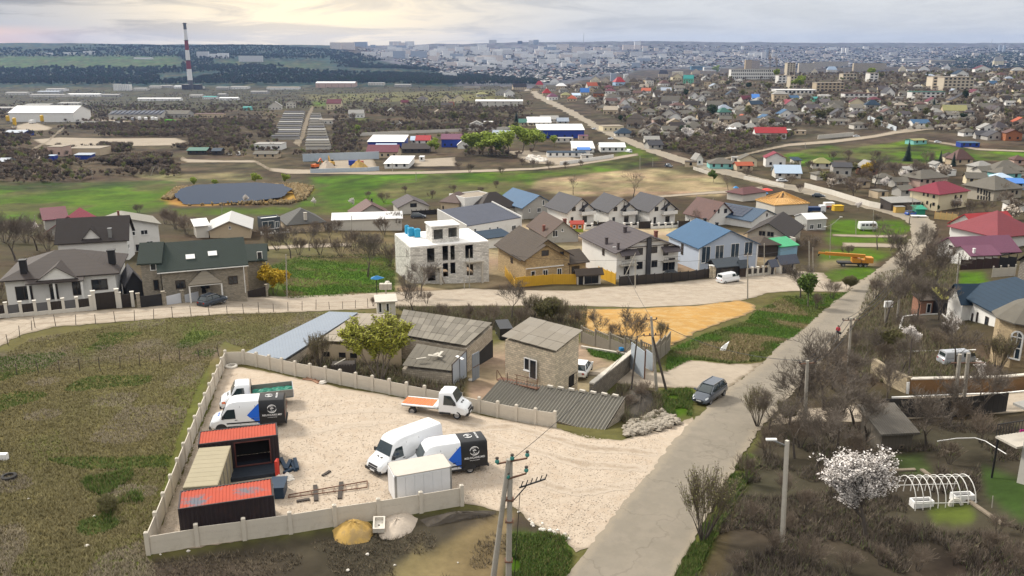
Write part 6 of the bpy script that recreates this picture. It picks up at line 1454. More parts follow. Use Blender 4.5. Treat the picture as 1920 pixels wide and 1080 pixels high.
for x in(L_*.35,L_*.62):MB().box(x,x+.3,.36,D-.36,-.5,Ht-.2).bd('inner_wall',gwl,t)
MB().box(.05,L_-.05,.05,D-.05,Ht+.002,Ht+.22).bd('roof',M('white_membrane',(.80,.79,.77),var=.04),t)
ph0,phz=fx(*cF(455,590));ph1,_=fx(*cF(700,590))
pm=MB();hp=3.1;wwh(pm,ph1-ph0,hp,[((ph1-ph0)*.06,(ph1-ph0)*.40,.7,2.6),((ph1-ph0)*.60,(ph1-ph0)*.92,.9,2.7)],0,.3,0);o=pm.bd('penthouse_wall',aac_wall,t);o.location=(ph0,1.6,Ht+.22)
for x in(ph0,ph1-.3):MB().box(x,x+.3,1.901,6.2,Ht+.22,Ht+.22+hp).bd('penthouse_wall',aac_wall,t)
MB().box(ph0+.3,ph1-.3,5.9,6.2,Ht+.22,Ht+.22+hp).bd('penthouse_wall',aac_wall,t);MB().box(ph0-.2,ph1+.2,1.4,6.4,Ht+.221+hp,Ht+.45+hp).bd('penthouse_roof',M('white_membrane',(.8,.8,.8)),t)
x0,z1=fx(*cF(330,770));x1,_=fx(*cF(500,740));MB().box(x0,x1,-1.6,-.01,z1-.15,z1+.15).bd('porch_slab',cnc,t)
for x in(x0+.1,x1-.4):MB().box(x,x+.35,-1.5,-1.15,-1,z1-.16).bd('porch_column',cnc,t)
x0,z1=fx(*cF(730,720));x1,_=fx(*cF(880,720));MB().box(x0,x1,-1.2,-.01,z1-.12,z1+.12).bd('balcony_slab',cnc,t);MB().box(x1-.4,x1-.05,-1.1,-.8,-1,z1-.13).bd('porch_column',cnc,t)
MB().bar((fx(*cF(520,880))[0],-1.8,-.2),(fx(*cF(520,880))[0]-.9,-.1,3.0),.3,.06).bd('ladder',wood,t)
inv=Matrix.Rotation(-rz,4,'Z')
for i,(x,y,s)in enumerate(((208,470,.75),(242,490,1.15),(300,500,1.05))):
 p=on_z(*cF(x,y),A.z+Ht+.25);tk=tg('water_tank',['narrow blue plastic tank at the back of the white roof','larger blue plastic tank on the white roof, middle of three','blue plastic tank nearest the penthouse on the white roof'][i],'tank',p,rz,'blue tanks on the unfinished roof')
 MB().box(-s*.5,s*.5,-s*.5,s*.5,0,1.6).bd('tank_body',tankblue,tk);MB().tube((0,0,1.6),(0,0,1.72),.25,n=10).bd('lid',tankblue,tk)
 for k in range(3):MB().box(-s*.52,s*.52,-s*.52,s*.52,.35+k*.45,.41+k*.45).bd('hoop',tankblue,tk)
house('brick_house','yellow brick house with steep brown roof behind the yellow fence','house',(980,527),(1067,518),eave=(980,484),apex=(1026,449),rear=(989,424),over=.7,wm=yellow_brick,rm=rtn,wins=wl_(cF,'F',[(1600,648,8,6),(1600,752,8,6)],'brown')+wl_(cF,'F',[(1302,812,8,14),(1395,808,10,13)])+wl_(cF,'F',[(1508,800,9,20)],'doorb')+wl_(cF,'L',[(1150,710,4,10)],'brown'))
bb=[o for o in COL.objects if o.name=='brick_house'][0];L_,D,H,rs=bb['_d']
m=MB();m.box(.0,L_*.80,-1.6,-.01,-1,H+.2);m.bd('porch_wall',yellow_brick,bb);gablet(bb,0,L_*.80,-1.6,H+.21,2.4,6,yellow_brick,rtn,eaves=.6)
for fx_,w_ in((.1,.9),(.36,1.1),(.66,1.0)):win(bb,Vec((L_*fx_+.5,-1.62,.9)),w_,1.4,'F','white')
win(bb,Vec((L_*.4,-1.62,H+.45)),1.5,1.1,'F','brown')
MB().box(0,L_*.8,-1.75,-1.61,2.75,2.95).bd('band',wwl,bb)
house('annex','brown roofed side wing right of the yellow brick house','house',(1068,520),(1098,516),dp_=7,hw=3.0,roof='side',rise=1.6,over=.6,wm=yellow_brick,rm=rtn,wins=[('F',1079,506,16,14,'doorb')])
yfn('bright yellow sheet fence in front of the yellow brick house',[(966,539),(1036,533),(1080,533)],6,2.0,ysh,ysh,.1,ph=.05)
yfn('yellow sheet fence along the left side of the brick house',[(947,517),(966,539)],2,2.0,ysh,ysh,.1,ph=.05)
house('gate_canopy','brown roofed gateway with dark garage gate right of the yellow fence','gate',(1083,534),(1126,531),dp_=1.2,hw=2.2,roof='side',rise=.6,over=.5,wm=pwl,rm=rtn,wins=[('F',1089,524,8,20,'doorb'),('F',1109,522,26,19,'doorb')])
yfn('yellow sheet fence beside the white semi detached house',[(1122,520),(1154,533)],4,2.2,ysh,ysh,.1,ph=.05)
house('house','grey rendered house with chestnut roof and chimneys behind the brick house','house',(1025,456),(1084,452),eave=(1025,442),apex=(1050,416),rear=(1020,397),over=.6,wm=gwl,rm=M('chestnut_roof',(.085,.058,.046),var=.1,pat='tile'),wins=wl_(cF,'F',[(1540,470,10,12),(1605,440,4,5)]),chim=[(1019,413,.6,1.4,brick_stack),(1059,405,.8,1.6,brick_stack)])
p=W(1081,434);t=tg('playhouse','orange and red play house with a yellow green base','playhouse',p,.1)
MB().box(-1.6,1.6,-1,1,0,.9).bd('base',M('lime_base',(.30,.36,.05),var=.1),t);MB().box(-1.6,1.6,-.99,.99,.901,2.2).bd('cabin',M('orange_cabin',(.55,.16,.03),var=.1),t);MB().slab([(-1.9,-1.2,2.2),(1.9,-1.2,2.2),(1.9,0,3.0),(-1.9,0,3.0)],.1).slab([(-1.9,0,3.0),(1.9,0,3.0),(1.9,1.2,2.2),(-1.9,1.2,2.2)],.1).bd('roof',M('red_canopy',(.40,.07,.05),var=.1),t)
for x in(-.8,.7):win(t,Vec((x,-1.0,1.1)),.8,.8,'F','white')
house('house','bare grey block house with blue metal gable roof by the field','house',(980,411),(1039,405),eave=(980,389),apex=(1018,366),rear=(988,351),over=.6,wm=gwl,rm=roof_blue,wins=wl_(cF,'F',[(1435,192,5,10),(1310,262,3,7),(1395,258,8,8)]))
for i,(A_,B_,ev,ap,re,of,lb)in enumerate((((1064,424),(1113,419),(1064,397),(1091,372),(1060,360),0,'left of the three white gabled houses with dark grey roofs'),((1141,423),(1191,419),(1141,396),(1169,373),(1137,362),77,'middle of the three white gabled houses with dark grey roofs'),((1217,423),(1265,418),(1217,395),(1246,371),(1214,360),154,'right of the three white gabled houses with dark grey roofs'))):
 dx=(i-2)*77 if i else-155
 W_=lambda l,k=None:[('F',x/4.8+1080+dx,y/4.8+340,w,h)+((k,)if k else())for x,y,w,h in l]
 house('gabled_house',lb,'house',A_,B_,eave=ev,apex=ap,rear=re,over=.7,wm=wwl,rm=roof_dgrey,gp='three white gabled houses',wins=W_([(724,248,8,8),(822,340,9,11)],'brown')+W_([(810,252,6,14),(708,350,5,12)],'doorb')+[('L',A_[0]-16+(0 if i else 2),394,3,5,'brown')])
 g=[o for o in COL.objects if o.name.startswith('gabled_house')and o.get('_d')][-1];L_,D,H,rs=g['_d']
 for s in(0,1):MB().bar((L_/2 if s==0 else L_*.98,-1.0,H+(rs*.75 if s==0 else .1)),(L_*.52 if s==0 else L_*.8,-.05,H-(.1 if s==0 else 1.2)),.18,.18).bd('roof_brace',brp,g)
 r_=MB();r_.slab([(L_*.42,-1.3,H+.1),(L_*.72,-1.3,H+rs*.55),(L_*.72,0,H+rs*.55),(L_*.42,0,H+.1)],.12);r_.bd('balcony_roof',roof_dgrey,g);MB().box(L_*.45,L_+.05,-1.1,-.01,2.8,2.95).box(L_*.45,L_+.05,-1.1,-1.04,2.951,3.8).bd('balcony',wwl,g)
for i,(a,b)in enumerate((((1097,430),(1122,428)),((1144,429),(1196,427)),((1222,429),(1272,426)))):
 yfn(['left','middle','right'][i]+' low white wall with dark insets before the three gabled houses',[a,b],4 if i else 2,1.2,wwl,bmt,.5,.7,wwl)
for a,b,l in(((1121,430),(1142,429),'dark gate between the left and middle gabled houses'),((1198,429),(1220,428),'dark gate between the middle and right gabled houses'),((1272,428),(1292,427),'dark gate right of the right gabled house')):yfn(l,[a,b],1,2.0,bmt,bgt,.15)
house('house','white house with rusty brown gable roof right of the three gabled houses','house',(1329,424),(1376,418),eave=(1329,409),apex=(1355,380),rear=(1322,369),over=.6,wm=wwl,rm=roof_rust,wins=wl_(cG,'F',[(1247,275,4,7),(1284,270,3,7),(1346,265,7,8)],'brown'))
house('conservatory','blue glass lean to before the rusty brown roofed house','conservatory',(1354,420),(1382,417),dp_=4,hw=2.2,roof='shed',rise=.7,wm=glassb,rm=glassb)
house('solar_house','house with dark blue roof carrying a grid of solar panels','house',(1408,428),(1458,418),eave=(1406,415),apex=(1440,393),rear=(1392,371),over=.5,wm=wwl,rm=M('deep_blue_roof',(.05,.085,.135),rg=.5,var=.1,pat='rib'),wins=[('F',1438,403,4,6,'brown')])
sh=[o for o in COL.objects if o.name=='solar_house'][0];L_,D,H,rs=sh['_d'];an=math.atan2(rs,L_/2);sl=math.hypot(rs,L_/2)
sol=M('solar_panel',(.012,.022,.05),rg=.15,var=.1,spec=.7)
for i in range(4):
 for j in range(7):
  o=MB().box(.04,sl*.2-.04,.04,1.36,0,.04).bd('solar_panel',sol,sh);o.rotation_euler=(0,-an,0);u=.12+i*.2
  o.location=(L_/2*u-.16*math.sin(an)*1.6,D*.22+j*1.4,H+rs*u+.26)
house('house','rough grey house with wide dark brown roof beside the blue roofed house','house',(1400,462),(1476,470),eave=(1398,436),apex=(1437,418),rear=(1460,398),over=.8,wm=M('rough_pale_render',(.42,.385,.33),var=.15,scale=.6,dirt=.5,dcol=(.25,.23,.2)),rm=rdb,wins=wl_(cG,'F',[(1660,468,5,8),(1690,470,5,8),(1735,474,5,8),(1765,478,5,8)],'brown'))
house('annex','pale wing with two windows right of the wide dark brown roof','house',(1474,474),(1490,472),dp_=6,hw=3,roof='flat',wm=pwl,rm=rdb,wins=[('F',1480,456,8,9)])
house('canopy','brown tent roof canopy before the rough grey house','canopy',(1422,482),(1458,480),dp_=6,hw=2.6,roof='hip',rise=1.4,over=.5,wm=dwood,rm=rtn)
house('shed','bright green sheet roof shed at the end of the house row','shed',(1462,482),(1494,478),dp_=4,hw=2.3,roof='shed',rise=1.0,over=.3,wm=M('sky_blue_wall',(.25,.42,.55),var=.1),rm=green_sheet)
house('semi_detached_house','large white semi detached house with purple grey roof and dark central pier','house',(1155,524),(1270,513),eave=(1153,473),apex=(1218,443),rear=(1156,414),over=.7,wm=cream_wall if False else wwl,rm=roof_purple,wins=wl_(cG,'F',[(575,630,12,13),(705,615,12,12),(572,755,12,14),(705,740,12,13)],'brown')+wl_(cG,'F',[(465,655,10,19),(808,620,10,19),(455,790,11,20),(805,755,11,20),(860,745,12,22)],'doorb')+wl_(cG,'L',[(248,635,4,13)],'brown'),chim=[(1128,437,.5,1.4,roof_purple),(1172,432,.6,1.2,roof_purple),(1148,447,.4,1.4,roof_purple),(1230,433,.6,1.4,brick_stack)])
sd=[o for o in COL.objects if o.name=='semi_detached_house'][0];L_,D,H,rs=sd['_d']
MB().box(L_*.5-.45,L_*.5+.45,-.5,-.01,-.5,H+rs-.3).bd('central_pier',M('pier_grey',(.06,.06,.065),var=.08),sd)
for x0,x1 in((.04,.30),(.72,.98)):
 MB().box(L_*x0,L_*x1,-1.2,-.01,2.85,3.0).bd('balcony_slab',cnc,sd)
 bal=MB();bal.box(L_*x0,L_*x1,-1.2,-1.16,3.85,3.9)
 for k in range(9):xx=L_*x0+(L_*(x1-x0)-.05)*k/8;bal.box(xx,xx+.03,-1.19,-1.17,3.001,3.85)
 bal.bd('balcony_railing',bmt,sd)['kind']='stuff'
 MB().slab([(L_*x0-.2,-1.6,H-.5),(L_*x1+.2,-1.6,H-.5),(L_*x1+.2,0,H+.35),(L_*x0-.2,0,H+.35)],.12).bd('balcony_roof',roof_purple,sd)
tr=MB()
for s in(-1,1):
 for k in(.35,.7):tr.bar((L_/2+s*.5,-.4,H+rs*(1-k)),(L_/2+s*L_/2*k,-.4,H+rs*(1-k)),.14,.14)
tr.bd('roof_truss',brp,sd)
yfn('dark sheet fence with black gates before the semi detached house',[(1161,536),(1290,526)],8,1.9,bmt,dark_fence,.12,ph=.03)
yfn('dark fence running back between semi detached and blue roofed houses',[(1290,526),(1336,519)],3,1.9,bmt,dark_fence,.12,ph=.03)
car('car','dark car parked behind the dark fence of the semi detached house',W(1244,523),.1,car_navy,'suv')
house('blue_roofed_house','tall pale blue house with big blue roof and four white framed windows','house',(1309,508),(1417,499),eave=(1308,465),apex=(1369,433),rear=(1308,411),over=.5,wm=blue_wall,rm=roof_blue,chim=[(1321,414,.5,.8,bmt),(1344,422,.5,.8,bmt)],wins=wl_(cG,'F',[(1168,660,18,30),(1290,640,17,28),(1430,620,17,26),(1552,605,17,26)],'blue')+wl_(cG,'L',[(957,610,4,20)],'brown'))
bl=[o for o in COL.objects if o.name=='blue_roofed_house'][0];L_,D,H,rs=bl['_d']
for x in(-.12,L_-.2):MB().box(x,x+.35,-.12,-.01,-.5,H-.15).bd('corner_trim',whp,bl)
house('gate_canopy','dark slate roofed gateway before the blue roofed house','gate',(1343,522),(1385,518),dp_=3.2,hw=2.5,roof='side',rise=1.0,over=.5,wm=bmt,rm=M('dark_slate_roof',(.05,.062,.075),rg=.5,var=.1,pat='tile'),wins=[('F',1363,512,26,17,'doorb')])
house('gate_canopy','small dark slate roofed wicket right of the wide gateway','gate',(1387,520),(1398,519),dp_=1,hw=2.5,roof='side',rise=.8,over=.4,wm=brp,rm=M('dark_slate_roof',(.05,.06,.07)))
yfn('dark panels between white brick piers before the blue roofed house',[(1399,519),(1440,515)],4,1.6,pwl,dark_fence,.45,.5,pwl)
house('gate_canopy','narrow blue grey roofed wicket left of the garage gate','gate',(1445,516),(1452,515),dp_=1,hw=2.4,roof='side',rise=.6,over=.6,wm=pwl,rm=roof_slate,wins=[('F',1448,507,6,14,'doorb')])
house('gate_canopy','blue grey roofed garage gateway at the right end of the row','gate',(1463,514),(1490,511),dp_=1.5,hw=2.7,roof='side',rise=.9,over=.6,wm=pwl,rm=roof_slate,wins=[('F',1477,503,23,17,'doorb')])
for px,py in((1332,520),(1338,521)):t=tg('gate_pillar','stone gate pillar left of the dark slate gateway','pillar',W(px,py),0,'stone gate pillars');MB().box(-.3,.3,-.3,.3,-.4,2.4).bd('shaft',swl,t);MB().box(-.4,.4,-.4,.4,2.401,2.55).bd('cap',whp,t)
p=W(707,556);t=tg('tarp_stand','blue tarpaulin spread over a thin post on the lawn','tarpaulin',p);MB().tube((0,0,-.2),(0,0,3.3),.06).bd('post',bmt,t)
MB().add([(-.9,-.5,3.1),(.2,-.6,3.0),(1.3,-.2,3.2),(1.2,.5,3.1),(.1,.6,3.4),(-.8,.4,3.2),(0,0,3.55)],[(0,1,6),(1,2,6),(2,3,6),(3,4,6),(4,5,6),(5,0,6)]).bd('tarpaulin',tarp_blue,t)
p=W(724,560);t=tg('block_pallet','stack of grey blocks raised on a post by the lawn','blocks',p);MB().box(-.1,.1,-.1,.1,-.2,1.6).bd('post',cnc,t)
for i in range(3):
 for j in range(3):MB().box(-1+i*.66+.02,-.36+i*.66,-.4,.4,1.6+j*.32,1.9+j*.32).bd('block',cnc,t)
for x,y in((725,533),(728,537)):rocks('white rubble bag beside the unfinished house','white rubble beside the unfinished house',[(x-2,y-1),(x+2,y-1),(x+2,y+1),(x-2,y+1)],2,.8,1.2,chalk)
# RIGHT HAND SIDE
house('cream_villa','cream two storey villa with crimson hip roof','house',(1757,396),(1811,388),dp_=10,eave=(1757,366),roof='hip',rise=2.9,over=.6,wm=cream_wall,rm=roof_crimson,wins=wl_(t8,'F',[(1038,405,5,6),(1108,402,5,6),(1030,505,5,6),(1100,500,5,6)],'brown')+wl_(t8,'L',[(632,370,3,6),(685,382,3,6),(762,402,4,6),(675,480,3,6),(757,498,4,6)],'brown'))
cv=[o for o in COL.objects if o.name=='cream_villa'][0];L_,D,H,rs=cv['_d']
o=tg
for k in range(3):
 px,py=((1729,393),(1744,396),(1758,398))[k];tr_=tree('mdark',px,py,15,['leftmost of three clipped dark cypresses by the cream villa','middle of three clipped dark cypresses by the cream villa','rightmost of three clipped dark cypresses by the cream villa'][k],cat='tree',gp='cypresses by the cream villa');tr_.scale=(tr_.scale[0]*.33,tr_.scale[1]*.33,tr_.scale[2])
house('arcaded_house','grey house with arcaded gallery and big grey hip roof','house',(1862,377),(1914,373),dp_=12,eave=(1862,357),roof='hip',rise=3.8,over=.8,wm=M('arcade_stone',(.40,.36,.29),var=.1,dirt=.3,dcol=(.25,.2,.15)),rm=rgy,wins=wl_(t8,'L',[(1330,320,2.5,9),(1370,335,2.5,9),(1410,350,2.5,9),(1440,360,2.5,9),(1475,375,2.5,9),(1330,410,2.5,7),(1370,415,2.5,7),(1405,420,2.5,7),(1440,425,2.5,7),(1475,430,2.5,7)],'none')+wl_(t8,'F',[(1770,350,5,7),(1825,348,5,7)],'brown'))
house('house','pinkish house with grey hip roof behind the cream villa','house',(1724,352),(1775,348),dp_=9,hw=3.2,roof='hip',rise=2.6,over=.6,wm=pink_wall,rm=rgy,wins=wl_(t8,'F',[(607,195,5,6),(680,207,6,6),(755,213,6,5)],'brown'))
house('carport','grey roofed open carport beside the cream villa','carport',(1670,396),(1724,394),dp_=6,hw=2.6,roof='shed',rise=.7,over=.3,wm=dwood,rm=rlg)
p=W(1685,399);t=tg('shed','yellow sheet box under the grey carport','shed',p,.1);MB().box(-1.5,1.5,-.8,.8,0,2).bd('box_body',M('pale_yellow_sheet',(.55,.36,.10),var=.1,pat='rib'),t);MB().box(-1.6,1.6,-.9,.9,2.001,2.1).bd('lid',rlg,t)
car('car','blue car half under a white trailer by the carport',W(1698,404),.2,M('bright_blue_paint',(.02,.10,.42),rg=.3,coat=.4),'hatch')
p=W(1722,408);t=tg('trailer','low white boat trailer beside the blue car','trailer',p,-.15);MB().box(-2.2,2.2,-.8,.8,.5,.65).bd('platform',whp,t);[wheel(t,x,s*.7,.28,.18)for x in(0,)for s in(1,-1)]
house('shed','green sheet hut beside the blue car','shed',(1717,404),(1734,404),dp_=3,hw=1.9,roof='shed',rise=.5,wm=M('emerald_sheet',(.03,.25,.16),var=.1,pat='rib'),rm=M('emerald_sheet',(.03,.25,.16)))
yfn('straw coloured wooden fence below the cream villa',[(1752,410),(1795,414)],4,2.0,fwd,M('straw_boards',(.45,.33,.14),var=.2,pat='plank'),.12)
house('house','bright red roofed house at the right with white gable','house',(1832,446),(1906,440),dp_=9,eave=(1832,430),roof='side',rise=3.0,over=.6,wm=wwl,rm=roof_red,wins=wl_(t8,'L',[(1250,755,8,10)],'blue'))
house('house','big maroon hip roof at the right edge below the bright red roof','house',(1866,470),(1945,462),dp_=13,eave=(1866,446),roof='hip',rise=4.6,over=.7,wm=wwl,rm=M('maroon_tile',(.19,.032,.042),rg=.6,var=.12,pat='tile'))
house('house','white house under a long mauve metal roof','house',(1800,488),(1905,484),dp_=8,eave=(1802,476),roof='side',rise=2.4,over=.7,wm=wwl,rm=roof_mauve,wins=wl_(w2,'F',[(1268,190,9,8)],'brown')+wl_(w2,'L',[(700,110,6,5)],'brown'))
house('annex','lower mauve roofed porch wing of the long mauve roof house','house',(1818,498),(1868,496),dp_=6,hw=2.2,roof='side',rise=1.2,over=.5,wm=wwl,rm=roof_mauve,chim=[(1830,466,.4,1,whp)])
yfn('dark brown sheet fence below the mauve roof',[(1800,506),(1872,502)],5,2.2,brp,M('maroon_brown_sheet',(.05,.03,.028),var=.15,pat='rib'),.15)
yfn('black sheet gate right of the brown fence',[(1873,502),(1904,500)],2,2.2,bmt,bmt,.15)
yfn('grey concrete panels below the black gate',[(1860,520),(1902,517)],3,1.8,cnc,cnc,.2)
house('house','grey shingled gable wall cut by the right edge','house',(1906,532),(1965,560),dp_=6,hw=4.2,roof='gable',rise=3,wm=M('grey_shingle',(.21,.19,.165),var=.15,pat='brick',pscale=3),rm=rdb)
house('blue_tiled_house','white house with deep blue tiled roof on the right','house',(1787,592),(1889,652),dp_=10,hw=3.6,roof='hip',rise=3.4,over=.7,wm=wwl,rm=roof_navy,wins=wl_(w2,'F',[(785,640,7,19),(898,770,5,20),(945,760,5,18),(1030,815,11,24)],'brown'))
bt=[o for o in COL.objects if o.name=='blue_tiled_house'][0];L_,D,H,rs=bt['_d']
gablet(bt,.2,L_*.30,-1.2,H-.2,1.9,6,wwl,roof_navy,eaves=.5);MB().box(.25,L_*.3-.05,-1.15,-.01,-1,H-.2).bd('porch_wall',wwl,bt)
cc_=MB()
for k in range(5):cc_.box(L_*.6+k*.8,L_*.6+k*.8+.04,-1.5,-1.46,-.6,.9)
p=W(1905,690);t=tg('stone_bay_house','round stone walled house end with tall arched white window','house',p+Vec((2.2,2.4,0)))
n=10;m=MB();m.lathe([(3.3,-1.5),(3.3,4.9)],n);m.bd('wall',M('yellow_rubble',(.40,.31,.19),var=.2,scale=1.5,bump=.4,pat='stone',col2=(.28,.22,.15),pscale=.7),t)
m=MB();m.lathe([(3.8,4.88),(3.8,5.0),(1.9,6.5),(.1,7.3)],n);m.bd('roof',rgy,t)
an_=math.pi+.72
wnd=tg('x','x','x');bpy.data.objects.remove(wnd);LABELS.pop('x',None)
f=MB();
for k in range(9):
 a0,a1=math.pi*k/8,math.pi*(k+1)/8 if k<8 else math.pi
 if k<8:f.bar((.55*math.cos(a0),0,3.2+.55*math.sin(a0)),(.55*math.cos(a1),0,3.2+.55*math.sin(a1)),.16,.16)
f.bar((-.55,0,.7),(-.55,0,3.2),.16,.16).bar((.55,0,.7),(.55,0,3.2),.16,.16).bar((0,0,.7),(0,0,3.7),.1,.1).bar((-.5,0,3.1),(.5,0,3.1),.1,.1).bar((-.5,0,1.9),(.5,0,1.9),.08,.08).bar((-.6,0,.66),(.6,0,.66),.2,.14)
o=f.bd('arched_window',whp,t);o.location=(3.27*math.cos(an_),3.27*math.sin(an_),.3);o.rotation_euler=(0,0,an_+math.pi/2)
g=MB();g.add([(-.5,0,.75),(.5,0,.75)]+[(.5*math.cos(math.pi*k/8),0,3.2+.5*math.sin(math.pi*k/8))for k in range(9)],[tuple(range(11))]);g.bd('pane',glassb,o).location=(0,.03,0)
house('balcony_house','grey house corner with railed balcony at the lower right edge','house',(1906,905),(2000,958),dp_=9,hw=5.6,roof='shed',rise=.6,over=.7,wm=gwl,rm=rlg)
bh_=[o for o in COL.objects if o.name=='balcony_house'][0];L_,D,H,rs=bh_['_d']
MB().box(-1.8,-.01,-.5,6,2.6,2.75).bd('balcony_slab',cnc,bh_)
rl=MB();rl.box(-1.8,-1.75,-.5,6,3.6,3.66)
for k in range(24):rl.box(-1.79,-1.76,-.5+k*.27,-.47+k*.27,2.751,3.6)
rl.bd('balcony_railing',bmt,bh_)['kind']='stuff'
for y in(-.4,2.6,5.8):MB().tube((-1.65,y,-1),(-1.65,y,2.6),.07,n=6).bd('balcony_post',bmt,bh_)
p=W(1914,852);t=tg('laundry','bright pink cloth hanging under the balcony','cloth',p);MB().box(-.35,.35,-.03,.03,.9,2.0).bd('cloth',M('pink_cloth',(.75,.03,.35),var=.1),t);MB().bar((-.6,0,2.05),(.6,0,2.05),.03).bd('line',bmt,t)
A_,B_=W(1650,842),W(1703,838)
house('garden_shed','old garden shed with slanting corrugated roof among bare trees','shed',(1651,846),(1708,843),dp_=3.2,hw=1.5,roof='shed',rise=.7,over=.35,wm=M('shed_boards',(.13,.115,.095),var=.25,pat='plank',scale=2,pscale=.5),rm=M('shed_corrugated',(.12,.11,.095),rg=.95,var=.15,pat='corr',col2=(.07,.062,.054)),wins=[('F',1690,838,9,9,'wood')])
house('outhouse','small red brick outhouse with white door by the road','outhouse',(1724,591),(1752,590),dp_=2.2,hw=2.2,roof='shed',rise=.35,over=.25,wm=red_brick,rm=rtn,wins=[('F',1741,578,8,18,'doorw')])
house('hut','little hut with yellow green sheet roof beside the blue tiled house','shed',(1763,590),(1784,589),dp_=2.4,hw=2.4,roof='shed',rise=.8,over=.2,wm=bmt,rm=M('yellow_green_sheet',(.40,.38,.08),rg=.6,var=.1,pat='rib'))
def wrn(lx,pix,h,m,th=.35,n=1,cap=None,name='garden_wall'):
 P=[W(*p)for p in pix];t=tg(name,lx,'wall',P[0])
 for a,b in zip(P,P[1:]):
  k=max(1,int((b-a).length/3))
  for i in range(k):
   p,q=a.lerp(b,i/k)-P[0],a.lerp(b,(i+1)/k)-P[0];p.z=gz1(p.x+P[0].x,p.y+P[0].y)-P[0].z;q.z=gz1(q.x+P[0].x,q.y+P[0].y)-P[0].z
   d=Vec((q.x-p.x,q.y-p.y,0));l=d.length;d.normalize();nn=Vec((-d.y,d.x,0))*th/2;u=Vec((0,0,1));g_=d*.012
   p=p+g_;q=q-g_
   MB().add([p-nn-u,q-nn-u,q+nn-u,p+nn-u,p-nn+u*h,q-nn+u*h,q+nn+u*h,p+nn+u*h],[(0,3,2,1),(4,5,6,7),(0,1,5,4),(1,2,6,5),(2,3,7,6),(3,0,4,7)]).bd('wall_section',m,t)
   if cap:MB().add([p-nn*1.3+u*(h+.004),q-nn*1.3+u*(h+.004),q+nn*1.3+u*(h+.004),p+nn*1.3+u*(h+.004),p-nn*1.3+u*(h+.12),q-nn*1.3+u*(h+.12),q+nn*1.3+u*(h+.12),p+nn*1.3+u*(h+.12)],[(0,3,2,1),(4,5,6,7),(0,1,5,4),(1,2,6,5),(2,3,7,6),(3,0,4,7)]).bd('coping',cap,t)
 return t
wrn('rough pale stone wall on the slope beside the road trees',[(1636,700),(1668,722),(1702,738)],1.7,M('rough_stone',(.34,.28,.19),var=.25,scale=1.2,bump=.6,pat='stone',col2=(.22,.18,.12),pscale=1.2),.5)
wrn('brown brick garden wall above the side lane',[(1703,738),(1800,736),(1960,727)],1.5,M('brown_wall',(.20,.115,.055),var=.25,scale=1.2,dirt=.5,dcol=(.09,.075,.04)),.4,cap=cnc)
wrn('low white kerb wall along the side lane',[(1672,747),(1700,746),(1800,741),(1960,731)],.15,wwl,.2)
wrn('white edged terrace wall above the dark garden plot',[(1686,618),(1694,594),(1720,591),(1766,589),(1790,612)],.15,wwl,.2)
wrn('thin white kerb across the garden by the parked van',[(1663,661),(1740,659),(1830,657)],.12,wwl,.18)
wrn('dark sheet fence along the lane above the garden shed',[(1636,784),(1706,783),(1800,781),(1886,772)],1.8,M('dark_sheet',(.05,.047,.044),var=.15,pat='rib'),.06,name='sheet_fence')
wrn('pale precast fence along the upper road',[(1508,352),(1560,366),(1630,388),(1650,392)],1.9,pwl,.15)
wrn('long white wall on the hillside above the meadow',[(1533,261),(1600,255)],2.6,pwl,.4)
wrn('grey boundary wall beside the far road bend',[(1300,318),(1330,328)],1.4,cnc,.3);wrn('pale wall right of the tan field road',[(1395,336),(1420,341),(1470,352)],1.3,pwl,.3)
house('cabin','small cabin with white sheet roof and glazed front on the triangle green','cabin',(1512,432),(1548,430),dp_=6,hw=2.9,roof='side',rise=1.1,over=.2,wm=M('pale_glazing',(.42,.42,.40),var=.15),rm=roof_white,wins=[('F',1522,425,8,9),('F',1536,424,8,9)])
p=W(1626,432);t=tg('minibus','derelict white minibus body standing on the green','minibus',p,.05)
loft([(-2.4,.5,1.3,2.3,.9,.95,.85),(-2.3,.45,1.3,2.45,.95,.98,.86),(1.9,.45,1.3,2.45,.95,.98,.86),(2.3,.45,1.2,1.9,.93,.95,.8),(2.5,.5,.9,1.1,.85,.85,.75)]).bd('body',cwh,t,True)
for i in range(4):both(t,'side_window',[(-2.1+i*1.05,.985,1.4),(-1.25+i*1.05,.985,1.4),(-1.25+i*1.05,.92,2.0),(-2.1+i*1.05,.92,2.0)][::-1],.02,vgl)
[wheel(t,x,s*.8,.36)for x in(-1.5,1.5)for s in(1,-1)]
t=tg('crane_truck','orange lorry crane with lowered boom parked beyond the junction','crane',W(1600,499),R(172));t.scale=(.82,.82,.82)
ocr=M('crane_orange',(.52,.22,.03),rg=.5,var=.08)
MB().box(-3.5,4.2,-1.1,1.1,.75,1.15).bd('chassis',pls,t);[wheel(t,x,s*.95,.5,.3)for x in(-2.8,-1.5,2.8)for s in(1,-1)]
MB().box(-4.6,-2.7,-1.2,1.2,1.16,2.6).box(-2.69,-1.8,-1.1,1.1,1.16,1.9).bd('cab',ocr,t);MB().box(-4.63,-4.601,-1.0,1.0,1.8,2.45).bd('windscreen',vgl,t)
MB().box(-1.6,.6,-1.1,1.1,1.16,2.2).bd('turntable',ocr,t);MB().box(-.9,.5,-1.05,-.2,2.201,3.0).bd('operator_cabin',ocr,t)
MB().bar((-2.6,.3,2.9),(7.5,.3,3.3),.7,.8).bd('boom',ocr,t);MB().bar((-2.2,.3,3.0),(9.2,.3,3.4),.45,.5).bd('boom_extension',ocr,t);MB().bar((8.9,.3,3.3),(9.3,.3,2.6),.3,.3).bd('hook_block',bmt,t)
p=W(1530,399);t=tg('truck','small truck with dark blue body and white cab by the timber roof','truck',p,.05)
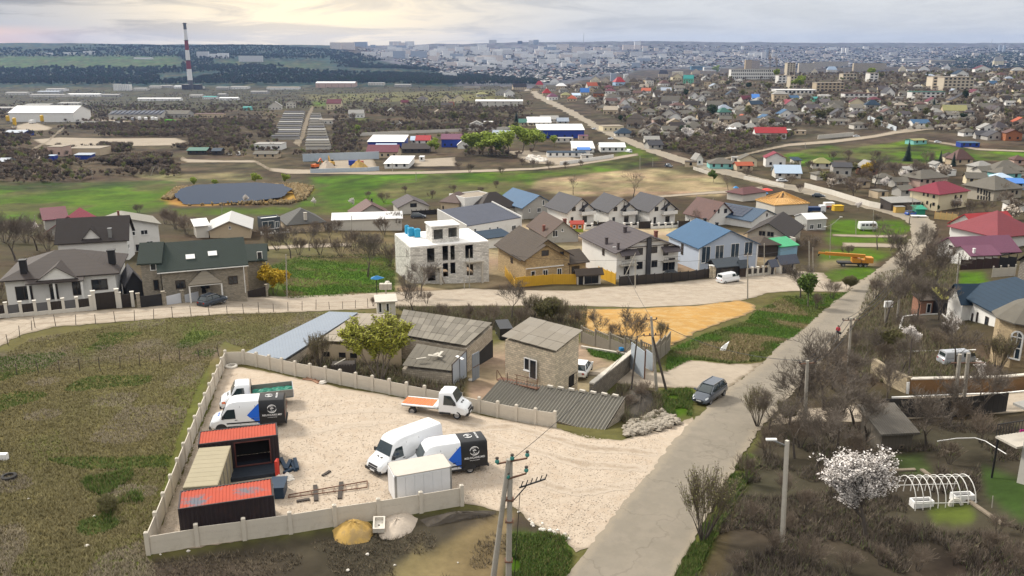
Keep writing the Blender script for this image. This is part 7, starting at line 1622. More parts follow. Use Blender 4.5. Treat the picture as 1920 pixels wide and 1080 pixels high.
MB().box(-3,.9,-1.1,1.1,.8,1.9).bd('load_body',M('deep_blue_sheet',(.015,.04,.12),rg=.5),t);MB().box(1.0,2.6,-1.05,1.05,.5,2.4).bd('cab',cwh,t);MB().box(2.601,2.63,-.9,.9,1.4,2.2).bd('windscreen',vgl,t);[wheel(t,x,s*.95,.42)for x in(-2,1.8)for s in(1,-1)]
p=W(1553,391);t=tg('trailer','red based white trailer beside the small blue truck','trailer',p,.1);MB().box(-2,2,-.9,.9,.6,1.0).bd('bed',M('brick_red',(.35,.05,.03)),t);MB().box(-1.5,1.6,-.9,.9,1.001,2.0).bd('load',whp,t);[wheel(t,0,s*.8,.35,.2)for s in(1,-1)]
p=W(1570,395);t=tg('cabin','small yellow site cabin on the green','cabin',p,.1);MB().box(-1.5,1.5,-1,1,0,1.6).bd('box_body',M('site_yellow',(.60,.38,.03),var=.1),t);MB().box(-1.6,1.6,-1.1,1.1,1.601,1.75).bd('roof',M('site_yellow',(.6,.38,.03)),t)
A_,B_=W(1452,404),W(1514,402);ax=B_-A_;rz=math.atan2(ax.y,ax.x);L_=math.hypot(ax.x,ax.y)
t=tg('timber_roof_house','unfinished house with bare yellow timber roof frame','house',A_,rz);D=10;H=3.0
MB().box(0,L_,0,D,-1,H).bd('wall',pwl,t);c=(L_/2,D/2,H+3.2)
MB().box(-.3,L_+.3,-.3,D+.3,H+.001,H+.2).bd('wall_plate',fwd,t)
for i in range(13):
 u=i/12
 for a in((-.3+u*(L_+.6),-.3,H+.2),(-.3+u*(L_+.6),D+.3,H+.2)):k=1-abs(u-.5)*2;e=(a[0]+(c[0]-a[0])*k,a[1]+(c[1]-a[1])*k,a[2]+(c[2]-a[2])*k);MB().bar(a,e,.14,.2).bd('rafter',fwd,t)
for i in range(1,9):
 u=i/9
 for a in((-.3,-.3+u*(D+.6),H+.2),(L_+.3,-.3+u*(D+.6),H+.2)):k=1-abs(u-.5)*2;e=(a[0]+(c[0]-a[0])*k,a[1]+(c[1]-a[1])*k,a[2]+(c[2]-a[2])*k);MB().bar(a,e,.14,.2).bd('rafter',fwd,t)
for a in((-.3,-.3),(L_+.3,-.3),(L_+.3,D+.3),(-.3,D+.3)):MB().bar((a[0],a[1],H+.2),c,.18,.24).bd('hip_rafter',fwd,t)
house('house','low house with maroon brown roof and red canopy by the upper road','house',(1392,378),(1436,372),dp_=7,hw=2.3,roof='hip',rise=1.6,over=.5,wm=pwl,rm=M('maroon_brown_roof',(.115,.05,.05),var=.12,pat='tile'))
for px,py,m_,l in((1437,366,M('bright_red',(.5,.05,.05)),'red market parasol beside the maroon brown roof'),(1428,372,tarp_blue,'blue market parasol below the red one'),(1379,362,tarp_blue,'small blue parasol by the bare tree at the field edge')):
 t=tg('parasol',l,'parasol',W(px,py));MB().tube((0,0,-.1),(0,0,2.3),.04,n=6).bd('pole',steel,t);s_=1.1 if 'small' in l else 2.2;MB().lathe([(s_,1.9),(s_*.5,2.35),(.05,2.6)],8).bd('canopy',m_,t)
Pa,Pb=W(1716,958),W(1830,944);e=Pb-Pa;L_=math.hypot(e.x,e.y);t=tg('greenhouse_frame','bare white hoop frame of a small greenhouse in the garden','greenhouse',Pa,math.atan2(e.y,e.x));wd=2.6;ht=1.75
for i in range(9):
 x=L_*i/8;m=MB();pp_=[(x,wd/2*(1-math.cos(math.pi*k/12)),ht*math.sin(math.pi*k/12)**.8)for k in range(13)];m.path([Vec(q)for q in pp_],.03,6);m.bd('hoop',M('white_pipe',(.70,.69,.66),rg=.5,var=.06),t)
for y,z in((.06,.5),(wd/2,ht),(wd-.06,.5)):MB().tube((-.1,y,z),(L_+.1,y,z),.025,n=6).bd('purlin',M('white_pipe',(.7,.69,.66)),t)
p=W(1795,950);tyre('dirty white painted tyre standing by the hoop frame',1790,946,.5,M('white_painted_tyre',(.6,.6,.55)),1.4)
for px,py,l in((1727,949,'white tub at the left end of the hoop frame'),(1803,938,'white bath tub behind the hoop frame')):tk=tg('tub',l,'tub',W(px,py),.1);MB().box(-.7,.7,-.3,.3,0,.1).box(-.7,-.62,-.3,.3,.101,.5).box(.62,.7,-.3,.3,.101,.5).box(-.62,.62,-.3,-.22,.101,.5).box(-.62,.62,.22,.3,.101,.5).bd('shell',whp,tk);MB().box(-.6,.6,-.2,.2,.1,.3).bd('contents',void,tk)
tag(MB().path([W(x,y)+Vec((0,0,z))-W(1755,845)for x,y,z in((1755,845,.8),(1790,842,.9),(1825,841,.9),(1845,845,.8),(1865,853,.6),(1885,863,.5))],.035,6).bd('white_pipe',whp),'long white pipe arching over the dark garden bed','pipe').location=W(1755,845)
for a,b,l in(((1766,845),(1784,851),'pale board bench in the garden below the lane'),((1640,895),(1680,880),'weathered pole lying along the garden edge'),((1672,884),(1716,882),'pale bed edging board left in the garden'),((1728,882),(1752,900),'grey board edging of the green bed'),((1812,938),(1880,985),'long pale board path in the garden')):plank(l,a,b,.3,.12,wood,'board','board')
# POLES AND CABLES
t=tg('power_pole','concrete strutted power pole with green glass insulators in the foreground','utility pole',W(953,1096))
b=W(953,1096);top=on_plane(957,862,b,Vec((0,-1,0)));s0=W(922,1092);v=top-b
MB().tube((0,0,-.5),v,.20,.14,10).bd('shaft',pole_conc,t);MB().tube(s0-b+Vec((0,0,-.5)),v+Vec((-.1,-.15,.1)),.19,.13,10).bd('strut',pole_conc,t)
gg=M('green_glass_insulator',(.03,.20,.17),rg=.15,var=.1,spec=.7)
for dz,x0,x1,kk in((-.05,-.75,.95,3),(-1.0,-.15,.9,2)):
 c=v+Vec((0,-.1,dz));MB().bar(c+Vec((x0,0,-.15)),c+Vec((x1,-.1,.25)),.1,.08).bd('crossarm',rust,t)
 for k in range(kk):
  u=k/(kk-1);q=c+Vec((x0+(x1-x0)*u,-.05,-.15+.4*u));MB().lathe([(.03,0),(.03,.08),(.12,.1),(.13,.2),(.07,.3),(.03,.34)],10).bd('insulator',gg,t,True).location=q;MB().lathe([(.03,.3),(.10,.33),(.10,.42),(.02,.46)],8).bd('insulator_cap',barkd,t).location=q
c=v+Vec((.5,-.1,-1.7));MB().bar(c,c+Vec((1.5,.1,.5)),.09,.07).bd('bracket',bmt,t);MB().bar(v+Vec((.1,-.1,-2.6)),c+Vec((.4,0,.1)),.07,.05).bd('bracket_stay',bmt,t)
for k in range(6):q=c+Vec((.1+k*.27,.02*(-1)**k,.05+k*.09));MB().bar(q,q+Vec((.12,0,.35)),.05,.05).bd('switch_blade',bmt,t)
MB().tube(v+Vec((.55,-.1,-2.0)),Vec((.35,-.1,.5)),.02,n=5).bd('down_cable',bmt,t)
for z in(1.6,4.2,5.6):MB().box(-.24,.24,-.24,.24,z,z+.06).bd('clamp',rust,t).location=v*(z/v.length)-Vec((0,0,z))
pole('lamp_post','pale square concrete street lamp post standing among dark brambles',(1476,826),(1467,1016),.13,.11,M('pale_pole_concrete',(.50,.47,.41),var=.1,dirt=.4,dcol=(.3,.27,.23)),True,lmp=[(-1.0,-.1,.1)],cat='lamp post')
pole('utility_pole','concrete pole with insulators beside the blue gate',(1221,594),(1232,734),.16,.12,cross=[(.3,.5,.1,3),(1.9,.9,.2,4)])
pole('utility_pole','dark wooden strut leaning against the pole by the blue gate',(1224,632),(1252,734),.13,.10,barkd)
pole('utility_pole','thin dark leaning pole before the tall blue gate leaf',(1195,630),(1182,738),.10,.07,barkd)
P4=pole('utility_pole','concrete pole with cross arms in the road verge by the walking person',(1596,596),(1590,704),.18,.13,cross=[(.25,.9,.1,4),(.9,.6,1.2,3)])
P5=pole('utility_pole','concrete pole behind the bare roadside thicket',(1514,676),(1509,808),.18,.14,cross=[(.25,.7,.2,3)])
pole('utility_pole','left leg of the twin concrete poles above the side lane',(1800,664),(1788,778),.19,.16);pole('utility_pole','right leg of the twin concrete poles above the side lane',(1816,662),(1805,776),.19,.16,cross=[(.9,1.4,0,0)])
pole('utility_pole','dark slim post at the corner of the brick garden wall',(1710,634),(1701,735),.10,.08,barkd)
pole('utility_pole','white tipped stub post at the garden wall corner',(1703,716),(1702,738),.16,.16,whp)
pole('sign_post','white boxed meter post on the road verge',(1661,568),(1660,604),.14,.12,pole_conc);p=W(1660,604);t=tg('meter_box','white meter cabinet on the verge post','cabinet',p+Vec((0,-.2,2.4)),.1);MB().box(-.6,.6,-.25,.1,0,.9).bd('cabinet',whp,t);MB().box(-.5,.5,-.27,-.251,.08,.82).bd('door',whp,t)
for l,a,b,kw in(('tall concrete pole by the road trees right of the verge',(1692,508),(1684,590),{}),('shorter pole close behind the tall roadside pole',(1688,520),(1682,600),{}),('grey pole between lawn and mauve roof',(1799,474),(1793,543),{}),('concrete pole at the front of the white duplex with thin top',(1191,486),(1191,540),dict(r0=.12)),('street lamp post at the left corner of the duplex',(1160,468),(1158,520),dict(r0=.09,lmp=[(-.9,0,.5)])),('leaning strut before the duplex fence',(1192,474),(1163,534),dict(r0=.1)),('twin footed pole in the street by the crew van',(1402,474),(1402,561),dict(cross=[(.4,.6,.2,3)])),('grey pole before the blue gates',(1433,456),(1433,520),dict(r0=.1)),('pole with white box at the bend of the street',(1517,452),(1518,512),{}),('thin pole beside the street bend pole',(1524,464),(1525,516),dict(r0=.1)),('street lamp with two arms on the green',(1558,420),(1556,484),dict(r0=.10,lmp=[(2.1,0,1.6),(-1.2,0,-.6)])),('slim pole in the middle of the green',(1605,412),(1605,440),dict(r0=.1)),('slim pole beside the derelict minibus',(1638,392),(1637,434),dict(r0=.1)),('lone pole at the left edge of the green lawn',(536,477),(538,556),dict(r0=.11)),('pole between bare trees and long white shed',(659,404),(660,450),dict(r0=.1)),('pole before the unfinished block house',(880,467),(880,540),dict(r0=.10)),('small post with white box before the unfinished house',(870,520),(871,543),dict(r0=.1)),('pole at the corner of the crimson roofed house',(65,404),(66,432),dict(r0=.1)),('pole behind the near white gable house',(416,384),(416,402),dict(r0=.1)),('pole right of the cube house',(945,366),(945,392),dict(r0=.1)),('pole behind the rusty brown roof',(1306,366),(1305,402),dict(r0=.1)),('pole in the tan field corner',(1337,372),(1337,398),dict(r0=.1)),('pole at the carport of the cream villa',(1712,360),(1710,396),dict(r0=.1)),('pole by the yellow shrubs at the valley track',(780,322),(780,340),dict(r0=.12)),('left pole of the far field line',(45,326),(46,342),dict(r0=.14)),('middle pole of the far field line',(172,320),(173,336),dict(r0=.14)),('leaning twin pole in the brown field',(288,315),(282,330),dict(r0=.16)),('pole by the white hall in the valley',(735,302),(736,322),dict(r0=.14)),('pole beside the far road above the tan field',(1200,292),(1200,318),dict(r0=.12)),('pole on the left of the far road bend',(1224,296),(1224,312),dict(r0=.1)),('pole in the meadow below the hillside path',(1510,268),(1510,278),dict(r0=.14)),('thin pole in the lower right garden',(1862,930),(1861,952),dict(r0=.04)),('pole beside the meadow on the right hillside',(1381,350),(1381,362),dict(r0=.12))):
 pole('utility_pole',l,a,b,**({**dict(r0=.13,r1=.09),**kw,**({'r1':kw['r0']*.75}if 'r0' in kw else{})}),cat='lamp post' if 'lamp' in kw else 'utility pole')
wt4=Vec(P4['_t']);wt5=Vec(P5['_t'])
for i,o_ in enumerate((-.7,0,.7)):
 wire('overhead cable between the two roadside concrete poles',wt4+Vec((o_,0,-.2)),wt5+Vec((o_*.8,0,-.2)),.7,.03,'cables along the road')
 wire('overhead cable climbing along the road towards the hill',wt4+Vec((o_,0,-.2)),on_plane(1688,512,W(1684,590),Vec((0,-1,0)))+Vec((o_*.5,0,0)),.9,.03,'upper cables along the road')
wire('thick cable crossing the road to the sand lot pole',wt5,Vec(on_plane(1224,600,W(1232,734),Vec((0,-1,0)))),1.0,.025,None)
wire('stay cable of the pole behind the thicket',wt5,W(1480,800),.0,.02,None)
for l,a,b in(('cable from the gate pole to the duplex lamp post',(1222,598,1232,734),(1160,470,1158,520)),('cable between the duplex pole and the twin footed pole',(1191,487,1191,540),(1402,476,1402,561)),('cable from the twin footed pole to the street bend',(1402,476,1402,561),(1518,453,1518,512)),('cable from the lawn pole towards the duplex',(537,479,538,556),(880,469,880,540)),('cable from the block house pole to the duplex pole',(880,469,880,540),(1191,487,1191,540)),('cable from the foreground power pole over the yard',(957,864,953,1096),(1222,598,1232,734))):
 q=[on_plane(c[0],c[1],W(c[2],c[3]),Vec((0,-1,0)))for c in(a,b)];wire(l,q[0],q[1],.8,.022,None)
rr=random.Random(3)
for lab,grp,pts_,n in(('thin dark post of the wire fence along the dirt street','wire fence posts along the street',[(66,615),(107,612),(250,602),(360,594),(440,590),(560,583),(690,578)],21),('thin grey post of the wire fence across the dry field','wire fence posts across the field',[(-10,705),(90,700),(250,690),(410,668)],12),('thin post at the field corner by the dirt street','wire fence posts at the field corner',[(-6,662),(26,640),(60,620)],4)):
 P=[W(*p)for p in pts_];cum=[0]
 for a,b in zip(P,P[1:]):cum.append(cum[-1]+(b-a).length)
 pm_=MB().tube((0,0,-.3),(0,0,1.35),.045,.035,6).mesh('fence_post',barkd);tops=[]
 for i in range(n):
  d=cum[-1]*i/(n-1)
  for k in range(len(P)-1):
   if cum[k]<=d<=cum[k+1]+1e-6:p=P[k].lerp(P[k+1],(d-cum[k])/(cum[k+1]-cum[k]));break
  p.z=gz1(p.x,p.y);o=link('fence_post',pm_,None,p,rr.random());o.rotation_euler=(rr.uniform(-.08,.08),rr.uniform(-.08,.08),0);o.scale=(1,1,rr.uniform(.85,1.15));tag(o,lab,'post',grp);tops.append(p.copy())
 for z in(.5,1.1):
  m=MB()
  for a,b in zip(tops,tops[1:]):m.bar(a-tops[0]+Vec((0,0,z)),b-tops[0]+Vec((0,0,z)),.012)
  o=m.bd('fence_wire',rust);o.location=tops[0];tag(o,('upper' if z>1 else 'lower')+' strand of the '+grp.replace('posts ',''),'wire')
  # VILLAGE ON THE RIGHT HILLSIDE
RM=dict(or_=roof_orange,red=roof_red,cri=roof_crimson,mar=roof_maroon,mau=roof_mauve,brn=rbr,dbr=rdb,tan=rtn,gry=rgy,lgr=rlg,wht=roof_white,blu=M('bright_blue_roof',(.04,.16,.48),rg=.5,var=.08),dbl=roof_blue,nav=roof_navy,pur=roof_purple,dgr=roof_dgrey,grn=M('deep_green_roof',(.03,.12,.09),rg=.6,var=.1),rus=roof_rust,oli=M('olive_roof',(.24,.23,.10),rg=.8,var=.12),teal=M('teal_roof',(.02,.22,.20),rg=.6,var=.1),zin=roof_zinc,fel=roof_felt,blk=bmt,asb=M('far_asbestos',(.13,.12,.10),rg=.95,var=.14),lb=M('light_blue_roof',(.40,.50,.62),rg=.5,var=.05))
RN=dict(or_='orange',red='red',cri='crimson',mar='maroon',mau='mauve',brn='brown',dbr='dark brown',tan='weathered brown',gry='grey',lgr='pale grey',wht='white',blu='bright blue',dbl='steel blue',nav='navy',pur='purple grey',dgr='dark grey',grn='deep green',rus='rusty red',oli='olive',teal='teal',zin='zinc grey',fel='buff',blk='black',asb='old grey sheet',lb='light blue')
WM=dict(w=wwl,c=cream_wall,t=tan_wall,g=gwl,p=pwl,m=mint_wall,q=teal_wall,k=pink_wall,o=orange_wall,b=bluep,l=M('light_blue_wall',(.40,.55,.72),var=.06),s=swl,r=red_brick,d=dwood)
WN=dict(w='white',c='cream',t='tan',g='grey',p='pale',m='mint green',q='turquoise',k='pink',o='orange brick',b='royal blue',l='light blue',s='stone',r='red brick',d='dark')
LANDM=[(357,165,'the striped chimney'),(80,215,'the white hangar'),(250,215,'the solar roofed barn'),(628,158,'the pink arched hall'),(555,240,'the garage rows'),(727,265,'the blue walled hall with white roof'),(935,192,'the long two storey white roofed building'),(1050,250,'the long blue factory'),(1445,252,'the long white house with red roof'),(1412,140,'the long white school'),(1784,155,'the pale four storey flats'),(1630,126,'the beige flats with dark frames'),(1710,285,'the tallest dark fir'),(1290,155,'the mint green house'),(1097,170,'the bright blue roof'),(1740,177,'the long white building with green gable'),(1556,163,'the tan flats'),(1790,205,'the olive roofed house'),(1808,295,'the big rusty red roof'),(1900,255,'the red brick house'),(1360,308,'the turquoise house'),(1726,230,'the blue roofed white hut'),(1170,250,'the navy hip roof by the road'),(1120,278,'the white warehouses'),(1480,325,'the pale blue roof'),(1769,375,'the cream villa'),(1300,222,'the white hip roof'),(1500,175,'the long white roof'),(1340,360,'the tan field')]
NEARM=[(1470,930,'the square lamp post'),(1680,830,'the garden shed'),(1630,960,'the white cherry tree'),(1775,940,'the hoop frame'),(1800,730,'the twin poles'),(1850,600,'the blue tiled house'),(1738,578,'the brick outhouse'),(1668,718,'the rough stone wall'),(110,540,'the white bungalow'),(390,520,'the green roofed house'),(690,425,'the long white shed'),(840,490,'the unfinished block house'),(440,370,'the pond'),(890,385,'the white cube house'),(1590,632,'the person in red'),(1320,1010,'the feathery roadside shrub'),(1015,690,'the stone tower'),(840,630,'the asbestos roofed barn'),(1200,790,'the rubble heap'),(1210,610,'the ochre sand lot'),(1625,428,'the derelict minibus'),(1769,375,'the cream villa'),(1360,470,'the blue roofed house'),(1090,340,'the tan field'),(1050,250,'the long blue factory'),(728,305,'the white slab roofed warehouse'),(1710,290,'the tallest dark fir'),(1480,325,'the pale blue roof'),(1850,470,'the mauve roof')]
FARM=[(629,90,'the left end slabs'),(741,85,'the twin grey slab'),(748,104,'the glassy striped tower'),(785,104,'the dark striped slabs'),(812,104,'the slim white tower'),(924,80,'the square grey tower'),(975,80,'the small dark tower'),(997,80,'the spiked tower'),(923,112,'the broad pinkish slab'),(1035,110,'the lower white tower'),(1095,102,'the slab below the mast'),(1190,122,'the white boiler house'),(1174,146,'the white tower behind the village'),(843,145,'the white factory block'),(1438,104,'the dark slim tower'),(1584,98,'the white twin towers'),(1879,95,'the dark ridge towers')]
def where(px,py,me_=None,LM=None):
 best=min((((a-px)/1.6)**2+((b-py)*1.6)**2,a,b,n)for a,b,n in(LM or LANDM)if n!=me_ and((a-px)**2+(b-py)**2)>30)
 dx,dy=px-best[1],py-best[2]
 if abs(dx)>abs(dy)*2.2:r_='right of' if dx>0 else 'left of'
 elif abs(dx)<abs(dy)*.45:r_='beyond' if dy<0 else 'in front of'
 else:r_=('beyond and ' if dy<0 else 'in front and ')+('right of' if dx>0 else 'left of')
 return r_+' '+best[3]
small_win=MB().box(-.55,.55,-.04,.05,0,1.3).mesh('window',glass)
VH=[]
def vhouse(px,py,w,hpx,rpx,rk,wk,kind='hip',yaw=None,lx=None,dp_=None,name='village_house',cat='house',gp='houses on the right hillside',wins=True,two=None):
 p=W(px,py);s=sat(p);L_=w/s;H=max(2.3,hpx/s);rise=max(.6,rpx/s);D=dp_ or min(11,max(5,L_*.8))
 yaw=rnd.uniform(-.3,.3)if yaw is None else yaw
 root=tg(name,lx or 'x',cat,p,yaw,gp);VH.append((px,py,w))
 if not lx:LABELS['x'].remove(root)
 m=MB();x=L_/2;b0=-2.5
 if kind=='gable':m.add([(-x,0,b0),(x,0,b0),(x,D,b0),(-x,D,b0),(-x,0,H),(x,0,H),(x,D,H),(-x,D,H),(0,0,H+rise),(0,D,H+rise)],[(0,1,5,8,4),(2,3,7,9,6),(1,2,6,5),(3,0,4,7),(0,3,2,1)])
 elif kind=='side':m.add([(-x,0,b0),(x,0,b0),(x,D,b0),(-x,D,b0),(-x,0,H),(x,0,H),(x,D,H),(-x,D,H),(-x,D/2,H+rise),(x,D/2,H+rise)],[(0,1,5,4),(2,3,7,6),(1,2,6,9,5),(3,0,4,8,7),(0,3,2,1)])
 else:m.box(-x,x,0,D,b0,H)
 m.bd('wall',WM[wk],root)
 r=MB();e=.5;t=.15
 if kind=='gable':
  k=rise/x
  for q in([(-x-e,-e,H-k*e),(0,-e,H+rise),(0,D+e,H+rise),(-x-e,D+e,H-k*e)][::-1],[(x+e,-e,H-k*e),(0,-e,H+rise),(0,D+e,H+rise),(x+e,D+e,H-k*e)]):r.slab([(a,b,c+t+.02)for a,b,c in q],t)
 elif kind=='side':
  k=rise/(D/2)
  for q in([(-x-e,-e,H-k*e),(x+e,-e,H-k*e),(x+e,D/2,H+rise),(-x-e,D/2,H+rise)],[(-x-e,D+e,H-k*e),(x+e,D+e,H-k*e),(x+e,D/2,H+rise),(-x-e,D/2,H+rise)][::-1]):r.slab([(a,b,c+t+.02)for a,b,c in q],t)
 elif kind=='flat':r.box(-x-.1,x+.1,-.1,D+.1,H+.01,H+.25)
 elif kind=='shed':r.slab([(-x-e,-e,H+.12),(x+e,-e,H+.12),(x+e,D+e,H+rise),(-x-e,D+e,H+rise)],t)
 else:
  c=max(.1,x-D/2);P=[(-x-e,-e,H),(x+e,-e,H),(x+e,D+e,H),(-x-e,D+e,H)];a,b=(-c,D/2,H+rise),(c,D/2,H+rise)
  for q in([P[0],P[1],b,a],[P[1],P[2],b],[P[2],P[3],a,b],[P[3],P[0],a]):r.slab([(u,v,z+t+.02)for u,v,z in q],t)
 r.bd('roof',RM[rk],root)
 if wins:
  fl=max(1,int(H/2.7));nw=max(1,min(6,int(L_/3.2)))
  if w>=17:
   for f in range(fl):
    for i in range(nw):link('window',small_win,root,(-x+L_*(i+.5)/nw,-.02,f*2.8+.9))
  else:
   g=MB()
   for f in range(fl):
    for i in range(nw):cx_=-x+L_*(i+.5)/nw;g.box(cx_-.5,cx_+.5,-.05,.02,f*2.8+.9,f*2.8+2.1)
   g.bd('window',glass,root)['kind']='stuff'
 if not lx:
  st={'hip':'hip','gable':'gable','side':'ridged','flat':'flat','shed':'lean to'}[kind]
  root['_desc']=f"{WN[wk]} house with {RN[rk]} {st} roof";root['_px']=(px,py);AUTO.append(root)
 return root
AUTO=[]
def T(t_,x,y):return t_(x,y)
EXPL=[(t1,412,345,14,4,7,'red','t','hip'),(t1,525,470,16,4,8,'red','t','hip'),(t1,620,540,18,6,6,'mau','w','hip'),(t1,640,300,17,5,6,'blk','w','gable'),(t1,740,372,20,5,5,'wht','t','hip'),(t1,812,502,18,4,5,'oli','t','hip'),(t1,893,562,17,5,6,'or_','t','hip'),(t1,1092,470,16,6,7,'blu','c','side'),(t1,970,505,15,4,4,'lb','w','shed'),(t1,1195,585,18,7,6,'lgr','w','gable'),(t1,1290,492,18,6,7,'tan','o','hip'),(t1,1450,385,18,4,4,'mar','k','hip'),(t1,1466,445,18,5,4,'mar','w','hip'),(t1,1520,555,27,7,6,'gry','w','hip'),(t1,1690,655,20,6,10,'rus','w','gable'),(t1,1660,470,25,7,5,'gry','g','hip'),(t1,1625,320,20,6,9,'red','l','hip'),(t1,1735,302,14,4,12,'blk','g','gable'),(t1,1252,272,17,4,7,'dbr','c','gable'),(t1,1400,300,18,6,6,'brn','t','gable'),(t1,1822,312,17,5,7,'tan','t','hip'),(t2,720,300,18,10,6,'teal','m','side'),(t2,150,328,14,9,1,'lgr','p','flat'),(t2,1010,342,12,9,2,'tan','t','flat'),(t2,452,605,32,7,8,'gry','w','side'),(t2,350,705,29,4,5,'gry','w','hip'),(t2,430,815,26,8,9,'pur','p','gable'),(t2,762,890,26,6,7,'lgr','w','hip'),(t2,1125,655,29,5,7,'gry','w','side'),(t2,1280,775,25,6,8,'grn','g','hip'),(t2,1285,885,22,7,5,'asb','t','side'),(t2,818,522,16,5,7,'brn','w','gable'),(t2,930,562,18,5,8,'brn','w','gable'),(t2,782,662,27,6,7,'dbr','t','side'),(t2,1378,500,19,5,7,'nav','g','gable'),(t2,1735,545,13,4,7,'blu','l','shed'),(t2,1600,562,18,4,6,'mar','p','side'),(t2,1826,602,25,3,8,'lgr','p','hip'),(t2,1750,660,24,7,6,'nav','t','side'),(t2,1552,842,16,5,5,'or_','t','gable'),(t2,1470,1000,31,6,8,'lgr','p','hip'),(t2,1660,1005,26,6,8,'lgr','p','hip'),(t2,1360,1028,18,3,3,'wht','p','shed'),(t2,560,180,20,8,2,'wht','c','flat'),(t2,560,240,18,6,6,'tan','c','gable'),(t2,350,190,18,5,7,'brn','t','hip'),(t2,840,150,16,4,5,'brn','t','gable'),(t3,190,800,27,13,6,'lgr','t','hip'),(t3,340,900,24,7,8,'cri','p','gable'),(t3,690,965,27,8,6,'pur','w','side'),(t3,1330,880,26,8,8,'mar','c','gable'),(t3,1575,905,26,6,9,'nav','g','hip'),(t3,1830,735,20,8,9,'dgr','w','gable'),(t3,860,760,20,6,3,'wht','p','flat'),(t3,740,800,14,5,3,'teal','m','shed'),(t3,960,360,18,4,6,'lb','p','hip'),(t3,700,385,10,4,5,'fel','c','gable'),(t3,640,880,18,4,5,'gry','p','hip'),(t4,995,432,27,5,7,'nav','w','gable'),(t4,1300,362,28,6,6,'mar','w','gable'),(t4,880,1010,40,9,9,'oli','t','side'),(t4,1020,770,20,4,7,'blk','t','gable'),(t4,1110,1010,20,6,5,'pur','g','hip'),(t4,1540,270,20,9,8,'lgr','c','hip'),(t4,1840,390,22,6,6,'lgr','t','hip'),(t4,100,350,12,4,6,'fel','c','gable'),(t4,220,360,14,5,2,'lgr','w','flat'),(t4,420,350,18,4,6,'fel','w','gable'),(t4,760,330,14,5,5,'pur','w','gable'),(t4,1500,490,14,3,4,'lgr','w','gable'),(t7,380,225,32,7,6,'dbl','w','side'),(t7,190,190,22,6,3,'lgr','p','side'),(t7,1390,300,30,7,8,'lgr','w','gable'),(t7,1585,300,28,7,11,'pur','w','hip'),(t7,1880,200,26,6,8,'or_','k','gable'),(t7,1105,362,24,5,7,'gry','w','hip'),(t7,1310,402,26,4,7,'dgr','g','side'),(t7,1510,420,34,5,9,'dgr','g','gable'),(t7,1760,430,28,14,6,'rus','o','gable'),(t7,1110,530,33,7,2,'dbl','b','flat'),(t7,360,485,29,6,2,'oli','q','side'),(t7,1020,790,36,8,18,'rus','t','hip'),(t7,805,745,18,8,7,'tan','c','hip'),(t7,1345,905,36,9,9,'lgr','p','hip'),(t7,1690,955,52,9,15,'gry','p','hip'),(t7,1850,800,20,8,8,'rus','k','hip'),(t7,1720,1015,44,5,11,'gry','q','hip'),(t7,280,955,33,4,4,'lgr','p','shed'),(t7,1480,110,22,5,5,'lgr','p','gable'),(t7,1000,190,22,6,6,'tan','t','hip'),(t6,810,770,34,6,9,'oli','p','hip'),(t6,1105,885,33,18,6,'dgr','g','side'),(t6,1530,860,30,14,11,'lgr','r','gable'),(t6,300,915,46,9,12,'lb','p','side'),(t6,110,745,36,17,9,'cri','w','gable'),(t6,480,262,21,7,2,'fel','t','flat'),(t6,1060,110,36,6,4,'gry','p','side'),(t6,1390,178,27,8,5,'gry','p','hip'),(t6,280,240,16,6,2,'wht','g','flat'),(t6,440,720,14,6,4,'nav','p','shed'),(t5,1225,615,45,9,9,'gry','q','hip'),(t5,1625,580,31,14,8,'asb','c','gable'),(t5,240,318,28,8,7,'dgr','g','side'),(t5,180,225,27,5,5,'lgr','p','side'),(t5,1570,640,30,4,5,'or_','t','side'),(t5,890,560,14,12,9,'lgr','w','gable'),(t5,1430,520,14,6,3,'lgr','p','flat'),(t5,760,590,22,5,2,'tan','t','flat'),(t5,230,90,24,5,7,'tan','t','hip')]
for e in EXPL:
 x,y=e[0](e[1],e[2]);vhouse(x,y,*e[3:])
vhouse(1171,257,34,6,9,'nav','p','hip',yaw=0,lx='grey house with broad navy hip roof beside the far road')
vhouse(1212,254,20,5,6,'gry','p','gable',lx='grey gabled house right of the broad navy hip roof');vhouse(1150,246,40,9,1,'fel','c','flat',yaw=.2,lx='pale roofless walls beside the far road junction')
vhouse(1445,261,57,12,9,'red','w','side',yaw=-.06,lx='long two storey white house with plain red roof above the meadow',dp_=9)
vhouse(1488,278,1,1,1,'asb','d','flat',lx='x0')if False else None
def block(name,lx,x0,x1,yt,yb,m,rk='fel',dp_=14,yaw=0.0,cat='apartment block',floors=None,cols=None,gp=None):
 p0,p1=W((x0+x1)/2,yb),None;s=sat(p0);L_=(x1-x0)/s;H=max(5,(yb-yt)/s)
 t=tg(name,lx,cat,p0,yaw,gp);x=L_/2
 MB().box(-x,x,0,dp_,-6,H).bd('wall',m,t);MB().box(-x-.3,x+.3,-.3,dp_+.3,H+.01,H+.5).bd('roof',RM[rk],t)
 fl=floors or max(1,int(H/3));nc=cols or max(2,int(L_/4));g=MB()
 for f in range(fl):
  for i in range(nc):cx_=-x+L_*(i+.5)/nc;z=H*(f+.35)/fl;g.box(cx_-L_/nc*.27,cx_+L_/nc*.27,-.08,.02,z,z+H/fl*.5)
 g.bd('window',glass,t)['kind']='stuff';VH.append(((x0+x1)/2,yb,x1-x0));return t
bgb=M('beige_panel_wall',(.50,.44,.34),var=.06);whb=M('white_panel_wall',(.66,.65,.62),var=.05);tan_b=M('tan_panel_wall',(.42,.34,.24),var=.06)
block('school','long white four storey school among trees',1370,1456,131,149,whb,'lgr',cols=24,cat='school',floors=3)
